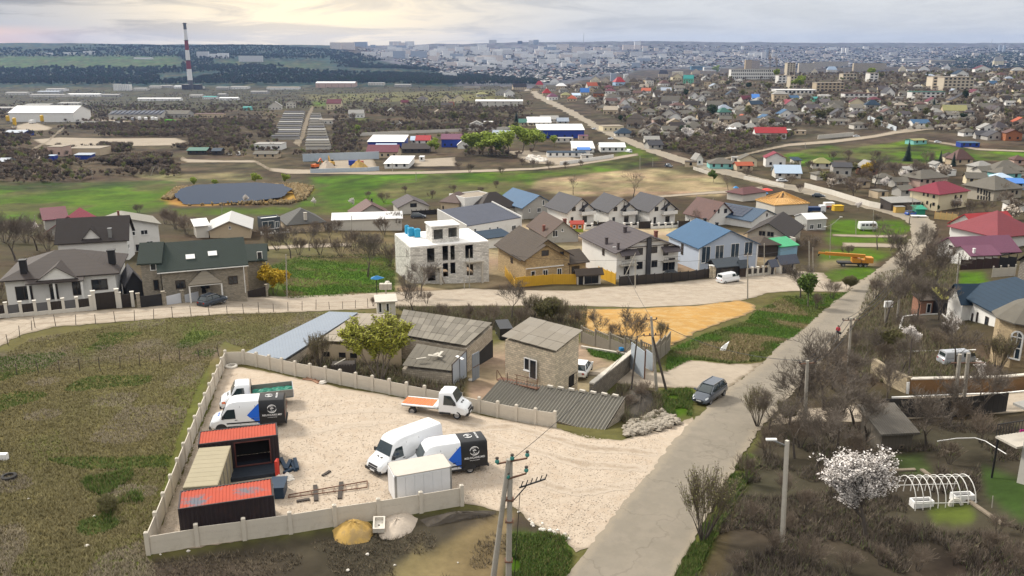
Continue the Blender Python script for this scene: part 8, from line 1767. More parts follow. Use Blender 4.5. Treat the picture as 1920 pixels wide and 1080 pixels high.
for a in((1397,1409,113,131,M('ochre_wall',(.50,.37,.20),var=.06),'narrow ochre tower block end beside the trees'),(1409,1424,114,130,tan_b,'brownish block joined to the ochre tower end'),(1475,1490,119,141,bgb,'narrow beige block left of the long beige terrace'),(1497,1526,119,137,bgb,'beige five storey block left of the blue hip roof'),(1526,1589,116,127,bgb,'long beige terrace of flats behind the blue hip roof'),(1600,1661,119,133,M('sand_panel',(.45,.37,.24),var=.08),'beige flats with dark vertical frames'),(1459,1480,142,156,whb,'pale block right of the long white school'),(1481,1493,144,166,bgb,'beige block with dark ground floor in the trees'),(1530,1582,156,172,tan_b,'wide tan flats above the long white roof'),(1580,1606,139,150,bgb,'grey balcony block below the beige terrace'),(1630,1646,138,153,whb,'pale balcony block right of the green tree'),(1747,1767,145,167,M('pale_cream_panel',(.62,.54,.42),var=.05),'cream end block of the pale four storey flats'),(1768,1824,146,169,bgb,'pale four storey flats with dark balconies')):
 block('apartment_block',a[5],a[0],a[1],a[2],a[3],a[4])
t=block('terrace','long white two storey building with brown roof below the tan flats',1583,1645,176,187,whb,'rus',10,cat='building',floors=2)
t=block('terrace','long white two storey building under a green gable',1709,1771,173,184,whb,'grn',10,cat='building',floors=2)
t=block('warehouse','long building with white roof left of the cream three storey house',1455,1530,172,178,whb,'wht',18,cat='warehouse',floors=1)
block('warehouse','pale long factory roof beyond the mint green house',1320,1350,126,133,whb,'lb',25,cat='warehouse',floors=1);block('warehouse','blue grey factory hall beyond the hill edge trees',1296,1322,124,131,M('blue_hall',(.12,.22,.30),var=.05),'lgr',25,cat='warehouse',floors=1)
block('warehouse','long white hall roof on the crest at the right',1694,1730,110,116,whb,'wht',20,cat='warehouse',floors=1);block('warehouse','grey hall on the crest left of the lattice mast',1745,1790,113,121,bgb,'lgr',20,cat='warehouse',floors=1)
wrn('white wall climbing beside the hillside lane',[(1627,224),(1650,234),(1680,246)],3.0,M('bluish_white_wall',(.55,.60,.64),var=.06),.4)
wrn('pale wall along the lane right of the blue roofed hut',[(1700,243),(1780,240),(1830,236)],2.5,pwl,.4)
REG=[(1000,166),(1235,152),(1290,150),(1400,150),(1450,165),(1500,182),(1560,188),(1680,160),(1700,140),(1920,128),(1930,236),(1840,232),(1700,222),(1560,222),(1500,236),(1400,236),(1330,242),(1240,262),(1190,240),(1120,205),(1050,186)]
def inpoly(x,y,P):
 c=False
 for i in range(len(P)):
  (xa,ya),(xb,yb)=P[i],P[(i+1)%len(P)]
  if(ya>y)!=(yb>y)and x<(xb-xa)*(y-ya)/(yb-ya)+xa:c=not c
 return c
ROADL=[(990,172,8),(1052,200,9),(1110,235,10),(1180,266,12)]
def clear(px,py,w,k=.62):
 for a,b,c in VH:
  if abs(px-a)<(w+c)*k*.8 and abs(py-b)<5.5:return False
 return True
fr=random.Random(77);n=0;tr_=0
while n<165 and tr_<9000:
 tr_+=1;x,y=fr.uniform(1000,1930),fr.uniform(126,264)
 if not inpoly(x,y,REG):continue
 w=(y-92)*fr.uniform(.12,.19)+fr.uniform(3,6)
 if not clear(x,y,w):continue
 rk=fr.choices(['gry','asb','lgr','tan','brn','pur','dgr','mar','rus','zin','fel','oli','or_','dbl','dbr'],[22,20,9,9,7,5,6,3,3,4,6,3,2,2,5])[0];wk=fr.choices(['p','w','t','g','c','k'],[26,20,20,18,12,4])[0];kd=fr.choices(['hip','gable','side','shed','flat'],[36,24,26,8,6])[0]
 vhouse(x,y,w,w*fr.uniform(.18,.30),w*fr.uniform(.20,.34),rk,wk,kd);n+=1
for x,y,w,rk,wk,kd in((1660,345,30,'gry','p','hip'),(1690,352,26,'asb','g','side'),(1620,352,24,'tan','t','hip'),(1575,345,22,'gry','p','side'),(1540,338,20,'asb','p','hip'),(1700,368,26,'asb','g','side'),(1830,345,34,'gry','c','side'),(1850,330,26,'asb','p','side'),(1780,330,26,'lgr','w','flat'),(1905,398,30,'gry','w','hip'),(1880,345,30,'lb','q','hip'),(1760,318,16,'lgr','w','gable'),(1655,372,22,'gry','t','flat'),(1912,356,26,'blu','l','shed'),(1580,318,20,'tan','g','shed'),(1912,330,20,'gry','p','side')):
 vhouse(x,y,w,w*.22,w*.24,rk,wk,kd)
for x,y,w,h,r_,rk,wk,kd in((516,206,24,7,8,'lgr','p','gable'),(546,203,18,9,4,'gry','p','gable'),(626,206,26,12,7,'mar','c','side'),(668,221,28,8,6,'lgr','w','side'),(836,193,17,8,7,'dbr','c','gable'),(861,193,18,8,7,'dbr','c','gable'),(847,201,10,9,3,'cri','o','flat'),(838,203,22,6,4,'brn','t','side'),(722,192,18,5,5,'tan','t','hip'),(790,190,18,4,5,'pur','p','hip'),(735,212,14,4,5,'lgr','p','gable'),(760,196,14,4,4,'mar','t','side'),(823,214,12,4,4,'fel','t','gable'),(941,179,24,6,6,'gry','g','gable'),(956,181,18,7,6,'dgr','w','gable'),(1005,171,16,5,5,'tan','t','hip'),(975,168,26,5,6,'dbr','t','side'),(905,181,20,4,4,'oli','p','hip'),(912,159,24,4,3,'lgr','w','side'),(884,168,30,3,3,'asb','t','side'),(730,238,14,5,2,'dgr','d','flat'),(748,238,10,4,4,'lgr','p','gable')):
 vhouse(x,y,w,h,r_,rk,wk,kd,gp='houses in the valley')
 # VALLEY WORKS
def hall(lx,x0,x1,yb,hpx,rk,wk,dp_,rise=1.2,kind='side',name='hall',yaw=0.0,cat='hall',wins=True):
 p=W((x0+x1)/2,yb);s=sat(p)
 return vhouse((x0+x1)/2,yb,x1-x0,hpx,rise*s,rk,wk,kind,yaw,lx,dp_,name,cat,'sheds and halls in the valley',wins)
t=hall('large white fabric hangar among yellow silos at the far left',18,139,229,17,'wht','w',34,5.5,wins=False)
hall('low blue and zinc shed before the yellow silos',8,44,255,6,'zin','b',14);hall('dark shed with pale roof behind the white hangar at the left edge',-10,56,207,4,'lgr','g',20);hall('pale roofed shed beyond the white hangar',46,92,201,4,'lgr','g',25);hall('long pale roof right of the white hangar',108,146,197,3,'lgr','p',30)
for i,(a,b,y,rk)in enumerate(((56,120,182,'lgr'),(70,110,176,'zin'),(125,186,181,'wht'),(10,50,178,'lgr'),(190,222,182,'lgr'),(86,120,171,'lgr'),(280,300,166,'lgr'),(300,322,165,'lgr'),(326,348,166,'wht'),(372,378,167,'wht'),(405,428,168,'lgr'),(432,464,167,'lgr'),(250,274,170,'lgr'),(470,500,176,'lgr'),(380,404,186,'teal'),(355,378,183,'lgr'),(408,422,181,'lgr'),(500,560,168,'fel'),(690,720,160,'lgr'),(740,770,163,'lgr'))):
 hall(RN[rk]+' roofed hall '+where(a/2+b/2,y)+[', foremost',', midmost',', rearmost',', near trees',', end one'][i%5],a,b,y,4,rk,'pgw'[i%3],25)
hall('long white greenhouse tunnel beyond the solar barn',258,338,189,4,'wht','w',14);hall('white greenhouse tunnel right of the chimney',411,446,188,4,'wht','w',14)
hall('white works tower left of the striped chimney',213,224,170,12,'lgr','w',14,.5,'flat');hall('white works block left of the striped chimney',223,243,170,11,'lgr','w',16,.5,'flat')
hall('pink walled hall with arched white roof far in the valley',592,665,164,8,'wht','k',40,3)
t=hall('long grey barn with rows of solar panels on its roof',204,302,223,8,'dgr','p',22,3);Dd=22
p=W(253,223);s=sat(p)
for i in range(11):
 x=(-46+i*9)/s;MB().add([(x,1,8.0/s*1+.9),(x+5/s,1,8.0/s+.9),(x+7.4/s,Dd/2-.5,8/s+3.3),(x+2.4/s,Dd/2-.5,8/s+3.3)],[(0,1,2,3)]).slab([(x,1,8.0/s+1.0),(x+5/s,1,8.0/s+1.0),(x+7.4/s,Dd/2-.5,8/s+3.4),(x+2.4/s,Dd/2-.5,8/s+3.4)],.08).bd('solar_panel',sol,t)
hall('grey extension right of the solar barn',303,352,221,7,'asb','g',18,3);hall('ruined colonnaded barn in the brown scrub',364,418,221,7,'rus','t',10,.4,'flat');hall('teal tank house in the brown scrub',456,470,207,5,'teal','q',8)
for i in range(5):hall(['first','second','third','fourth','fifth'][i]+' from the left of the pale site cabins before the solar barn',150+i*15,162+i*15,233,4,'lgr','w',4,.3,'flat','site_cabin',cat='cabin',wins=False)
def far_truck(lx,px,py,body,cabm,yaw,sc_=1.0):
 t=tg('truck',lx,'truck',W(px,py),yaw);t.scale=(sc_,)*3
 MB().box(-4,2,-1.2,1.2,.9,3.4).bd('load_body',body,t);MB().box(2.2,4,-1.15,1.15,.5,3.0).bd('cab',cabm,t);[wheel(t,x,s*1.0,.5,.3)for x in(-3,-1.8,3)for s in(1,-1)]
for i,x in enumerate((249,262,274,286,293)):far_truck(['first','second','third','fourth','fifth'][i]+' from the left of the white lorries before the solar barn',x,227-(i%2),whp if i else car_silver,cwh,1.9)
far_truck('bright green lorry at the edge of the brown scrub',320,232,M('vivid_green',(.10,.42,.04),var=.05),M('vivid_green',(.1,.4,.04)),0,1.1);far_truck('white lorry in the pale yard by the yellow silos',61,232,whp,cwh,1.6)
far_truck('blue tipper lorry in the sand yard',668,312,bluep,M('brick_red',(.35,.05,.03)),.05,.9)
for i,(x,y,h)in enumerate(((16,232,15),(29,241,20),(80,233,17),(95,223,16))):
 p=W(x,y);s=sat(p);t=tg('silo',['yellow silo at the far left edge','taller yellow silo second from the left','yellow silo before the middle of the white hangar','yellow silo right of the middle of the hangar'][i],'silo',p,0,'yellow silos');hh=h/s;r_=3.2/s
 MB().lathe([(r_*.15,hh*.18),(r_,hh*.38),(r_,hh*.96),(r_*.3,hh)],12).bd('tank',M('silo_yellow',(.60,.38,.03),rg=.5,var=.08),t)
 for k in range(4):a=k*math.pi/2+.4;MB().tube((r_*.8*math.cos(a),r_*.8*math.sin(a),-1),(r_*.8*math.cos(a),r_*.8*math.sin(a),hh*.4),.25,n=6).bd('leg',steel,t)
hall('roofless pinkish block building by the gravel ring',91,118,293,17,'fel','k',10,.2,'flat');hall('long roofless tan block walls by the gravel ring',127,188,291,12,'fel','t',14,.2,'flat',wins=False);hall('small blue container below the roofless walls',88,102,301,4,'lb','b',4,.2,'flat',wins=False);hall('dark blue canopy below the roofless tan walls',141,171,299,4,'zin','b',5,.3,'shed',wins=False);hall('grey hut at the left edge of the valley track',-2,14,312,5,'zin','g',7)
hall('dark teal scrapyard shed',352,387,290,5,'grn','d',9);hall('dark lean to in the scrapyard',398,414,291,8,'nav','d',7);hall('white panelled works front below the garages',476,528,281,10,'lgr','w',12,.6,'flat');hall('low tan shed below the white panelled works',476,519,297,7,'asb','t',9);hall('grey box building right of the garage rows',598,624,233,8,'fel','p',10,.3,'flat')
gn=0
for i in range(13):
 y=214+i*4.0;x0=534-i*2.0;x1=570-i*.9;hall('garage row with '+['dark','pale','rusty','grey'][i%4]+f' roof in the left garage column, row {["one","two","three","four","five","six","seven","eight","nine","ten","eleven","twelve","thirteen"][i]} from the back',x0,x1,y,2.6,['dgr','lgr','dgr','asb'][i%4],'g',6,.5,'side','garage_row',.03,'garages',False)
for i in range(13):
 y=218+i*5.2;x0=583-i*.8;x1=600+i*1.5;hall('garage row with '+['grey','dark','pale','grey'][i%4]+f' roof in the right garage column, row {["one","two","three","four","five","six","seven","eight","nine","ten","eleven","twelve","thirteen"][i]} from the back',x0,x1,y,2.8,['asb','dgr','lgr','gry'][i%4],'p',6,.5,'side','garage_row',.03,'garages',False)
wrn('pale wall behind the sand yard',[(568,303),(711,298)],4,M('bluish_wall',(.42,.48,.54),var=.08),.3);wrn('pale front wall of the sand yard',[(582,325),(690,322),(711,320)],2,M('bluish_wall',(.42,.48,.54)),.3)
mound('gravel_pile','pale gravel heap in the sand yard','gravel pile',[(596,319),(612,316),(632,318),(612,321)],4.5,M('gravel_heap',(.46,.4,.33)),seed=8);mound('sand_pile','long ochre sand heap in the valley sand yard','sand pile',[(652,319),(672,316),(694,318),(674,321)],4.5,M('sand_heap',(.47,.28,.07)),seed=9)
def digger(lx,px,py,yaw,m):
 t=tg('excavator',lx,'excavator',W(px,py),yaw);MB().box(-1.8,1.8,-1.3,-.7,0,.8).bd('track',pls,t);MB().box(-1.8,1.8,.7,1.3,0,.8).bd('track',pls,t);MB().box(-2,1.4,-1.2,1.2,.9,2.2).bd('body',m,t);MB().box(.2,1.4,-1.1,0,2.21,3.2).bd('cab',vgl,t);MB().bar((1.2,.4,1.8),(4.0,.4,4.6),.4,.5).bd('boom',m,t);MB().bar((4.0,.4,4.6),(5.6,.4,1.6),.3,.4).bd('arm',m,t);MB().box(5.0,6.0,-.2,1.0,.8,1.6).bd('bucket',pls,t)
digger('orange red excavator in the sand yard',592,316,1.0,M('digger_orange',(.60,.14,.03),rg=.5));digger('ochre excavator with raised boom behind the gravel heap',622,311,2.0,M('digger_ochre',(.50,.30,.06),rg=.5))
hall('blue walled hall with broad white roof',690,757,277,11,'wht','b',24,2.0,'shed',wins=False);hall('maroon roofed tan hall below the blue walled hall',688,745,296,11,'mar','t',16,3.0);hall('pale blue lean to between blue hall and maroon roof',703,740,284,6,'lb','p',8,1.5,'shed')
hall('white house with bright red roof behind the lime trees',780,806,271,8,'red','w',10,2.5);hall('royal blue two storey hall with mauve roof',828,865,276,15,'mau','b',12,2.5);hall('dark barn below the bright red roof',754,805,287,8,'brn','d',10,2.5);hall('pale blue shed left of the bright red roof',770,782,270,7,'lb','p',10,2)
hall('white slab roofed warehouse on the valley track',721,766,316,6,'wht','w',26,.8,'shed');hall('small white pavilion on the concrete yard',786,795,303,7,'wht','w',5,.4,'flat');hall('white fabric tents beside the blue hall',858,877,279,7,'wht','w',10,2.5,'gable',wins=False)
hall('long royal blue factory with white roof',1008,1095,259,15,'wht','b',18,2.6,'shed',yaw=.03);hall('blue canopy wing in front of the royal blue factory',1000,1046,256,4,'lb','b',5,.6,'shed',yaw=.03,wins=False);hall('tan works hall with white roof beyond the blue factory',989,1033,236,6,'wht','c',22,3.0,'shed');hall('green roofed tan house left of the white roofed works',973,987,236,6,'grn','c',12,2.5);hall('pale grey works hall behind the blue factory',1014,1047,229,5,'lgr','p',18,2.5);hall('silver arched store at the end of the blue factory',1045,1066,233,4,'zin','g',12,2.5)
hall('white roofed warehouse with blue lean to by the far road',1074,1114,286,6,'wht','w',16,2.5,'shed');hall('bright blue lean to roof of the white warehouse',1084,1106,289,4,'blu','w',5,1.0,'shed',wins=False);hall('white warehouse with two dark gates beside the far road',1126,1172,285,9,'wht','w',14,1.8);hall('long white store with dark roof edge in the white yard',1026,1099,295,8,'nav','w',9,.6,'flat');hall('small pale office at the end of the white yard',1090,1112,300,5,'lgr','p',6,.3,'flat');hall('pinkish hut before the blue factory end',1085,1103,262,7,'mau','k',6,.4,'flat');hall('grey concrete slab store below the blue factory',1042,1075,267,7,'lgr','p',8,.4,'flat');hall('low grey roofed shed behind the lime trees',924,968,258,4,'zin','p',14,1.5,'shed')
hall('long two storey building with white roof below the open field',892,980,200,10,'wht','p',14,1.5);hall('white domed store behind the dark firs',880,906,240,6,'lgr','w',10,2.5,'gable');hall('white flat store beside the dark fir',907,926,236,7,'wht','p',8,.3,'flat')
wrn('long pale wall through the brown orchards',[(650,256),(730,252),(860,247),(960,243)],2.2,pwl,.3);wrn('pale wall of the white warehouses yard',[(1050,310),(1110,302),(1150,296)],1.8,wwl,.3)
rocks('white stone block in the warehouse yard','white blocks in the warehouse yard',[(985,296),(1010,294),(1030,304),(1000,306)],40,1.5,3.5,chalk)
p=W(358,166);s=sat(p);H=(166-50)/s/.985;t=tg('chimney','tall red and white striped power station chimney','chimney',p);r0,r1=4.9/s,2.6/s
stm=[M('chimney_red',(.20,.035,.035),var=.06),M('chimney_white',(.66,.65,.64),var=.06),M('chimney_dark',(.10,.095,.095),var=.06)]
zb_=[0,.13,.30,.43,.59,.735,.90,1.0];cs=[2,1,0,1,0,1,2]
for i in range(7):
 a,b=zb_[i],zb_[i+1];MB().lathe([(r0+(r1-r0)*a,H*a+(.02 if i else-8)),(r0+(r1-r0)*b,H*b)],20).bd('shaft_band',stm[cs[i]],t,True)
for i,z in enumerate((.43,.735,.985)):MB().lathe([(r0+(r1-r0)*z+.5,H*z),(r0+(r1-r0)*z+1.6,H*z+.2),(r0+(r1-r0)*z+1.6,H*z+1.2),(r0+(r1-r0)*z+.5,H*z+1.3)],16).bd('gallery',stm[2],t)
for k,x in enumerate((347,369)):hall(['dark boiler house left of the chimney foot','dark boiler house right of the chimney foot'][k],x-6,x+6,168,9,'lgr','d',20,.5,'flat')
def far_block(px,py,w,h,m,lx=None,gp='far town apartment blocks',yaw=None):
 p=W(px,py);s=sat(p);L_=w/s;H=h/s;D=14
 t=tg('apartment_block',lx or 'pale apartment block','apartment block',p,yaw if yaw is not None else fr.uniform(-.3,.3),gp);MB().box(-L_/2,L_/2,0,D,-25,H).bd('wall',m,t);return t
fbm=[M('far_panel_white',(.78,.77,.75),var=.05,scale=.05,pat='floors'),M('far_panel_grey',(.60,.59,.58),var=.05,scale=.05,pat='floors'),M('far_panel_pink',(.70,.62,.56),var=.05,scale=.05,pat='floors'),M('far_panel_blue',(.34,.38,.44),var=.05,scale=.05,pat='floors'),M('far_dark',(.12,.14,.18),var=.05,scale=.05)]
named=[(629,92,20,12,2,'pinkish apartment slab on the crest at the left end of the town'),(652,93,26,13,2,'wider apartment slab beside the left end of the town'),(741,87,22,9,1,'twin grey slab rising over the crest left of centre'),(757,88,14,8,1,'grey slab right of the twin crest slab'),(748,110,22,14,3,'glassy dark striped tower at the wood edge'),(785,108,30,12,3,'row of dark striped slabs right of the glassy tower'),(812,110,12,16,0,'slim white tower right of the dark slabs'),(924,82,14,7,1,'square grey tower block on the crest'),(975,82,9,5,4,'small dark tower on the crest'),(997,83,11,7,1,'tower with a spike on the crest'),(923,115,40,11,2,'broad pinkish slab below the town centre'),(1035,114,16,10,0,'white tower in the lower town'),(1005,84,10,9,3,'greenish tall block right of the spiked tower'),(1095,106,26,10,0,'pale stepped slab below the mast'),(1438,108,7,14,3,'dark slim tower at the right of the town'),(1432,110,8,12,1,'pale slim tower beside the dark slim tower'),(1452,108,10,8,1,'grey tower right of the slim pair'),(1580,100,4,10,0,'white twin tower left in the far right hills'),(1588,99,5,9,0,'white twin tower right in the far right hills'),(1875,96,4,11,3,'left dark tower on the right ridge'),(1883,97,4,12,3,'right dark tower on the right ridge'),(900,132,27,8,1,'long grey works block in the lower town'),(843,148,26,11,0,'white factory block below the town woods'),(1190,126,10,9,0,'white chimneyed boiler house in the lower town'),(1150,152,10,14,3,'blue green tower block behind the village'),(1174,152,8,13,0,'white tower behind the village roofs'),(380,109,22,12,1,'grey slab right of the striped chimney'),(400,109,16,8,0,'white slab in the row right of the chimney'),(418,109,20,9,0,'right hand white slab in the row beyond the chimney'),(470,116,44,11,1,'long grey apartment slab on the wooded hill'),(130,103,26,5,0,'pale low buildings on the left hill'),(166,102,20,6,0,'white slab on the left hill'),(80,103,34,4,0,'row of pale low buildings at the left of the hill'),(268,111,34,3,0,'white low works in the left woods')]
for a in named:far_block(a[0],a[1],a[2],a[3],fbm[a[4]],a[5],yaw=0)
k=0;tr_=0
while k<235 and tr_<5000:
 tr_+=1
 x=fr.uniform(668,1920);y=fr.uniform(86,128)
 lim=668+max(0,(y-104))*9
 if x<lim:continue
 if x>1200 and y>122-(x-1200)*.02:continue
 if x>1500 and fr.random()<.5:continue
 if x>1200 and y<92:continue
 if x>1200 and fr.random()<.3:continue
 q=fr.choices((0,1,2,3),[6,3,3,1])[0];o=far_block(x,y,fr.uniform(7,27)*(1 if x<1250 else .62),fr.uniform(4,10)*(1 if x<1200 else .6),fbm[q],'x');LABELS['x'].remove(o);o['_desc']=('white','grey','pinkish','bluish')[q]+' apartment block';o['_px']=(x,y);AUTO.append(o);k+=1
for px,y0,y1,l,w in((1094,62,84,'thin tall television mast on the crest',.5),(1857,74,96,'thin mast on the right ridge',.4),(1841,100,124,'lattice mast among the hillside houses',.5)):
 p=W(px,y1);s=sat(p);t=tg('mast',l,'mast',p);MB().tube((0,0,-5),(0,0,(y1-y0)/s),w/s,w*.4/s,6).bd('shaft',steel,t)
for i,(px,y0,y1)in enumerate(((1442,92,150),(1455,100,150),(1762,190,215))):
 t=tree('mbare',px,y1,y1-y0,['tallest bare poplar behind the school','second bare poplar behind the school','dark lopped tree trunk by the olive roofed house'][i]);t.scale=(t.scale[0]*.22,t.scale[1]*.22,t.scale[2])
 # VEGETATION
tn=[0]
def TR(kind,lst,lx,cat='tree',gp=None):
 for i,e in enumerate(lst):
  px,py,h=e[:3];o=tree(kind,px,py,h,(e[3]if len(e)>3 else 'x'),cat=cat,gp=gp if len(e)<4 else None)
  if len(e)<4:LABELS['x'].remove(o);o['_desc']=lx;o['_px']=(px,py);AUTO.append(o)
tree('willow',712,712,122,'large yellow green willow before the barns',fat=1.45)
TR('upright',[(600,690,72,'orange tinted bare shrub left of the willow')],'')
TR('bare',[(1545,770,150,'tall bare walnut tree beside the road pole'),(1600,800,120,'spreading bare tree left of the garden shed'),(1480,800,105,'bare bush overhanging the road edge'),(1530,880,130,'bare tree behind the square lamp post'),(1660,610,105,'big bare tree leaning over the road'),(1745,560,120,'dense bare tree on the bank above the road'),(1700,520,95,'dark bare tree beside the tall roadside pole'),(1740,478,60,'bare tree on the bend below the mauve roof'),(1790,690,110,'spreading bare tree over the parked silver van'),(1735,840,125,'bare tree with whitewashed foot in the garden'),(1840,780,90,'bare tree in front of the lane fence'),(1690,700,80,'bare tree on the slope beside the rough stone wall'),(1620,690,80,'slim bare tree on the road verge slope'),(1560,690,70,'low bare tree at the verge below the person'),(1500,560,70,'twin trunked bare tree on the street corner verge'),(1190,668,95,'bare tree before the ochre sand by the grey fence'),(1122,636,60,'slim bare tree behind the stone tower'),(775,588,70,'bare tree beside the kiosk'),(790,556,70,'bare shrub tree at the corner of the unfinished house'),(760,560,55,'bare sapling before the unfinished house'),(960,600,75,'wide bare tree behind the asbestos barn'),(690,520,90,'bare tree on the lawn left of the unfinished house'),(545,484,62,'dark bare tree left above the lawn'),(30,490,95,'large bare tree at the left edge behind the bungalow'),(70,470,70,'bare tree behind the bungalow chimney'),(620,455,45,'small bare tree before the long white shed'),(580,470,48,'bare tree by the pale track above the lawn'),(1640,350,60,'bare tree beside the two storey grey house'),(1700,640,60,'bare fruit tree on the dark terrace')],'')
TR('bare',[(x,y,h)for x,y,h in((1510,800,140),(1570,840,135),(1625,830,110),(1440,810,90),(1560,730,95),(1660,770,100),(1780,800,105),(1490,860,110),(1600,750,100),(1720,600,90),(1760,600,80),(1830,760,90),(1695,560,90))],'bare leafless tree','tree','bare roadside trees')
TR('mbare',[(1075,365,36,'lone bare tree at the left of the tan field'),(1187,372,52,'lone bare tree in the middle of the tan field'),(1365,358,30,'round bare tree at the tan field road'),(1310,420,30,'bare tree behind the right gabled house'),(1645,468,60,'bare tree on the striped green'),(1705,420,42,'bare tree at the road bend green'),(1670,470,36,'bare sapling on the green by the crossing path')],'')
TR('mgreen',[(1338,342,24,'small greening tree beside the far road'),(1515,575,62,'yellow green bush on the street corner verge')],'')
tree('blossom',1625,1008,180,'large white blossoming cherry tree in the garden',fat=1.5)
TR('mbloss',[(1712,650,40,'small blossoming tree on the terrace'),(1785,640,48,'white blossoming tree before the blue tiled house'),(1895,575,50,'blossoming bush behind the blue tiled roof'),(460,382,18,'white blossoming shrub by the pond'),(65,440,26,'pale blossoming bush behind the crimson roof'),(1285,270,34,'big pale blossoming tree below the hillside'),(664,388,18,'blossoming bush behind the reddish gable house'),(590,386,16,'pale bush in the meadow by the pond'),(1700,345,26,'pinkish blossoming tree by the villa'),(1660,355,24,'pale blossoming tree left of the carport'),(1830,715,40,'blossoming branches before the stone bay'),(1610,395,18,'small blossom bush by the precast wall')],'')
TR('upright',[(1318,1015,150,'feathery upright shrub at the road edge in the foreground'),(1000,604,56,'budding shrub behind the stone tower'),(1050,608,52,'thin budding shrub left of the ochre sand'),(1240,640,40,'budding shrub at the edge of the ochre sand'),(1420,800,80,'thin shrub leaning over the road edge'),(1870,700,80,'leafy twiggy shrub before the stone bay')],'')
TR('budding',[(1030,606,52,'green budding tree behind the tower roof'),(1740,545,36,'green bush on the bank by the outhouse'),(1650,660,52,'olive bush beside the rough stone wall'),(1590,545,30,'low olive bush at the street corner'),(1475,790,40,'low olive bush by the road edge thicket'),(205,965,42,'bright green clump in the dry field')],'')
TR('myellow',[(515,552,58,'bright yellow shrub at the green roofed house fence'),(1630,330,30,'yellowish tree beside the pale gabled house')],'')
TR('thicket',[(x,y,h)for x,y,h in((1400,905,60),(1440,860,66),(1470,930,50),(1510,960,52),(1560,930,58),(1410,980,46),(1450,1040,54),(1520,1060,58),(1590,1075,50),(1650,1060,46),(1720,1070,54),(1790,1060,50),(1860,1040,54),(1900,1075,60),(1600,870,70),(1560,830,76),(1640,930,48),(1870,1000,40),(1480,1000,44),(1380,1070,40),(1700,1010,36),(1780,870,50),(1840,830,60),(1740,795,56),(1800,800,60),(1640,790,50),(1500,840,60),(1850,720,44),(1760,655,40),(1720,620,30),(1640,560,42),(1690,560,44),(1720,540,44),(1760,520,40),(1770,480,34),(1660,690,50),(1600,660,44),(1620,740,46))],'tangle of bare brambles','bush','bare brambles right of the road')
TR('thicket',[(x,y,h)for x,y,h in((830,600,34),(880,606,40),(920,612,44),(980,612,40),(1080,612,36),(1150,640,34),(1200,755,40),(1180,770,36),(1215,745,34),(1560,560,36),(1530,580,34),(1170,648,28),(800,570,26),(700,575,20),(820,745,20),(790,735,16),(760,730,20))],'bare grey shrub','bush','bare shrubs behind the barns')
TR('mbush',[(x,y,h)for x,y,h in((520,470,36),(560,478,34),(600,478,34),(640,482,36),(660,470,40),(700,480,44),(730,500,44),(500,455,34),(590,440,26),(630,436,24),(720,440,34),(740,430,34),(10,455,44),(50,455,48),(90,470,38),(60,520,40),(0,560,34),(330,430,36),(350,440,34),(310,420,30),(370,430,24),(540,446,24),(80,420,22),(260,400,18),(720,380,20),(690,372,14),(810,372,16),(850,360,14),(760,362,14),(930,352,14),(900,362,12),(1330,440,20),(1490,470,26),(1520,470,28),(1500,440,22),(1600,360,30),(1560,350,26),(1640,420,20),(1720,330,30),(1680,330,26),(1750,345,24),(1820,398,24),(1850,398,24),(1790,396,20),(1590,480,22),(1690,500,30),(1590,300,20),(1560,300,16),(1640,300,18),(1520,320,20),(1740,310,26),(1480,345,18),(1500,360,16),(1400,330,16),(1810,420,26),(980,310,14),(1000,314,16),(1030,318,16),(1060,316,14),(1090,312,12),(860,318,14),(880,324,18),(940,326,14))],'grey brown bare thicket','bush','bare thickets among the gardens')
nm=[]
def fir(px,py,h,lx):
 p=W(px,py);hm=h/sat(p)/.97;t=tg('fir_tree',lx,'fir tree',p,rnd.random()*6);rr_=random.Random(int(px));MB().tube((0,0,-.3),(0,0,hm*.95),hm*.03,.02,6).bd('trunk',barkd,t)
 m=MB();n=16
 for k in range(n):
  z=hm*(.08+.9*k/n);r_=hm*.24*(1-k/n)**.85+.05;nb=max(5,int(15*(1-k/n)+4))
  for i in range(nb):
   a=2*math.pi*(i+rr_.random()*.7)/nb;l=r_*rr_.uniform(.75,1.2);d=Vec((math.cos(a),math.sin(a),0));s_=Vec((-d.y,d.x,0))*l*.30;c=Vec((0,0,z));e=c+d*l+Vec((0,0,-l*.35))
   m.add([c+Vec((0,0,hm*.05)),c+d*l*.6+s_-Vec((0,0,l*.18)),e,c+d*l*.6-s_-Vec((0,0,l*.18))],[(0,1,2),(0,2,3)])
 m.bd('crown',needle,t)
fir(1701,302,40,'tallest dark fir on the green meadow edge');fir(1762,310,28,'dark fir left of the big rusty red roof');fir(1787,312,27,'narrow dark fir against the rusty red roof');fir(968,238,30,'pointed dark fir beside the tan works');fir(938,238,14,'low dark conifer left of the pointed fir');fir(952,238,16,'dark conifer beside the pointed fir');fir(1750,206,24,'dark fir in the right hillside village');fir(1522,312,12,'small dark conifer by the olive hip roof');fir(1738,148,16,'dark fir near the cream end block')
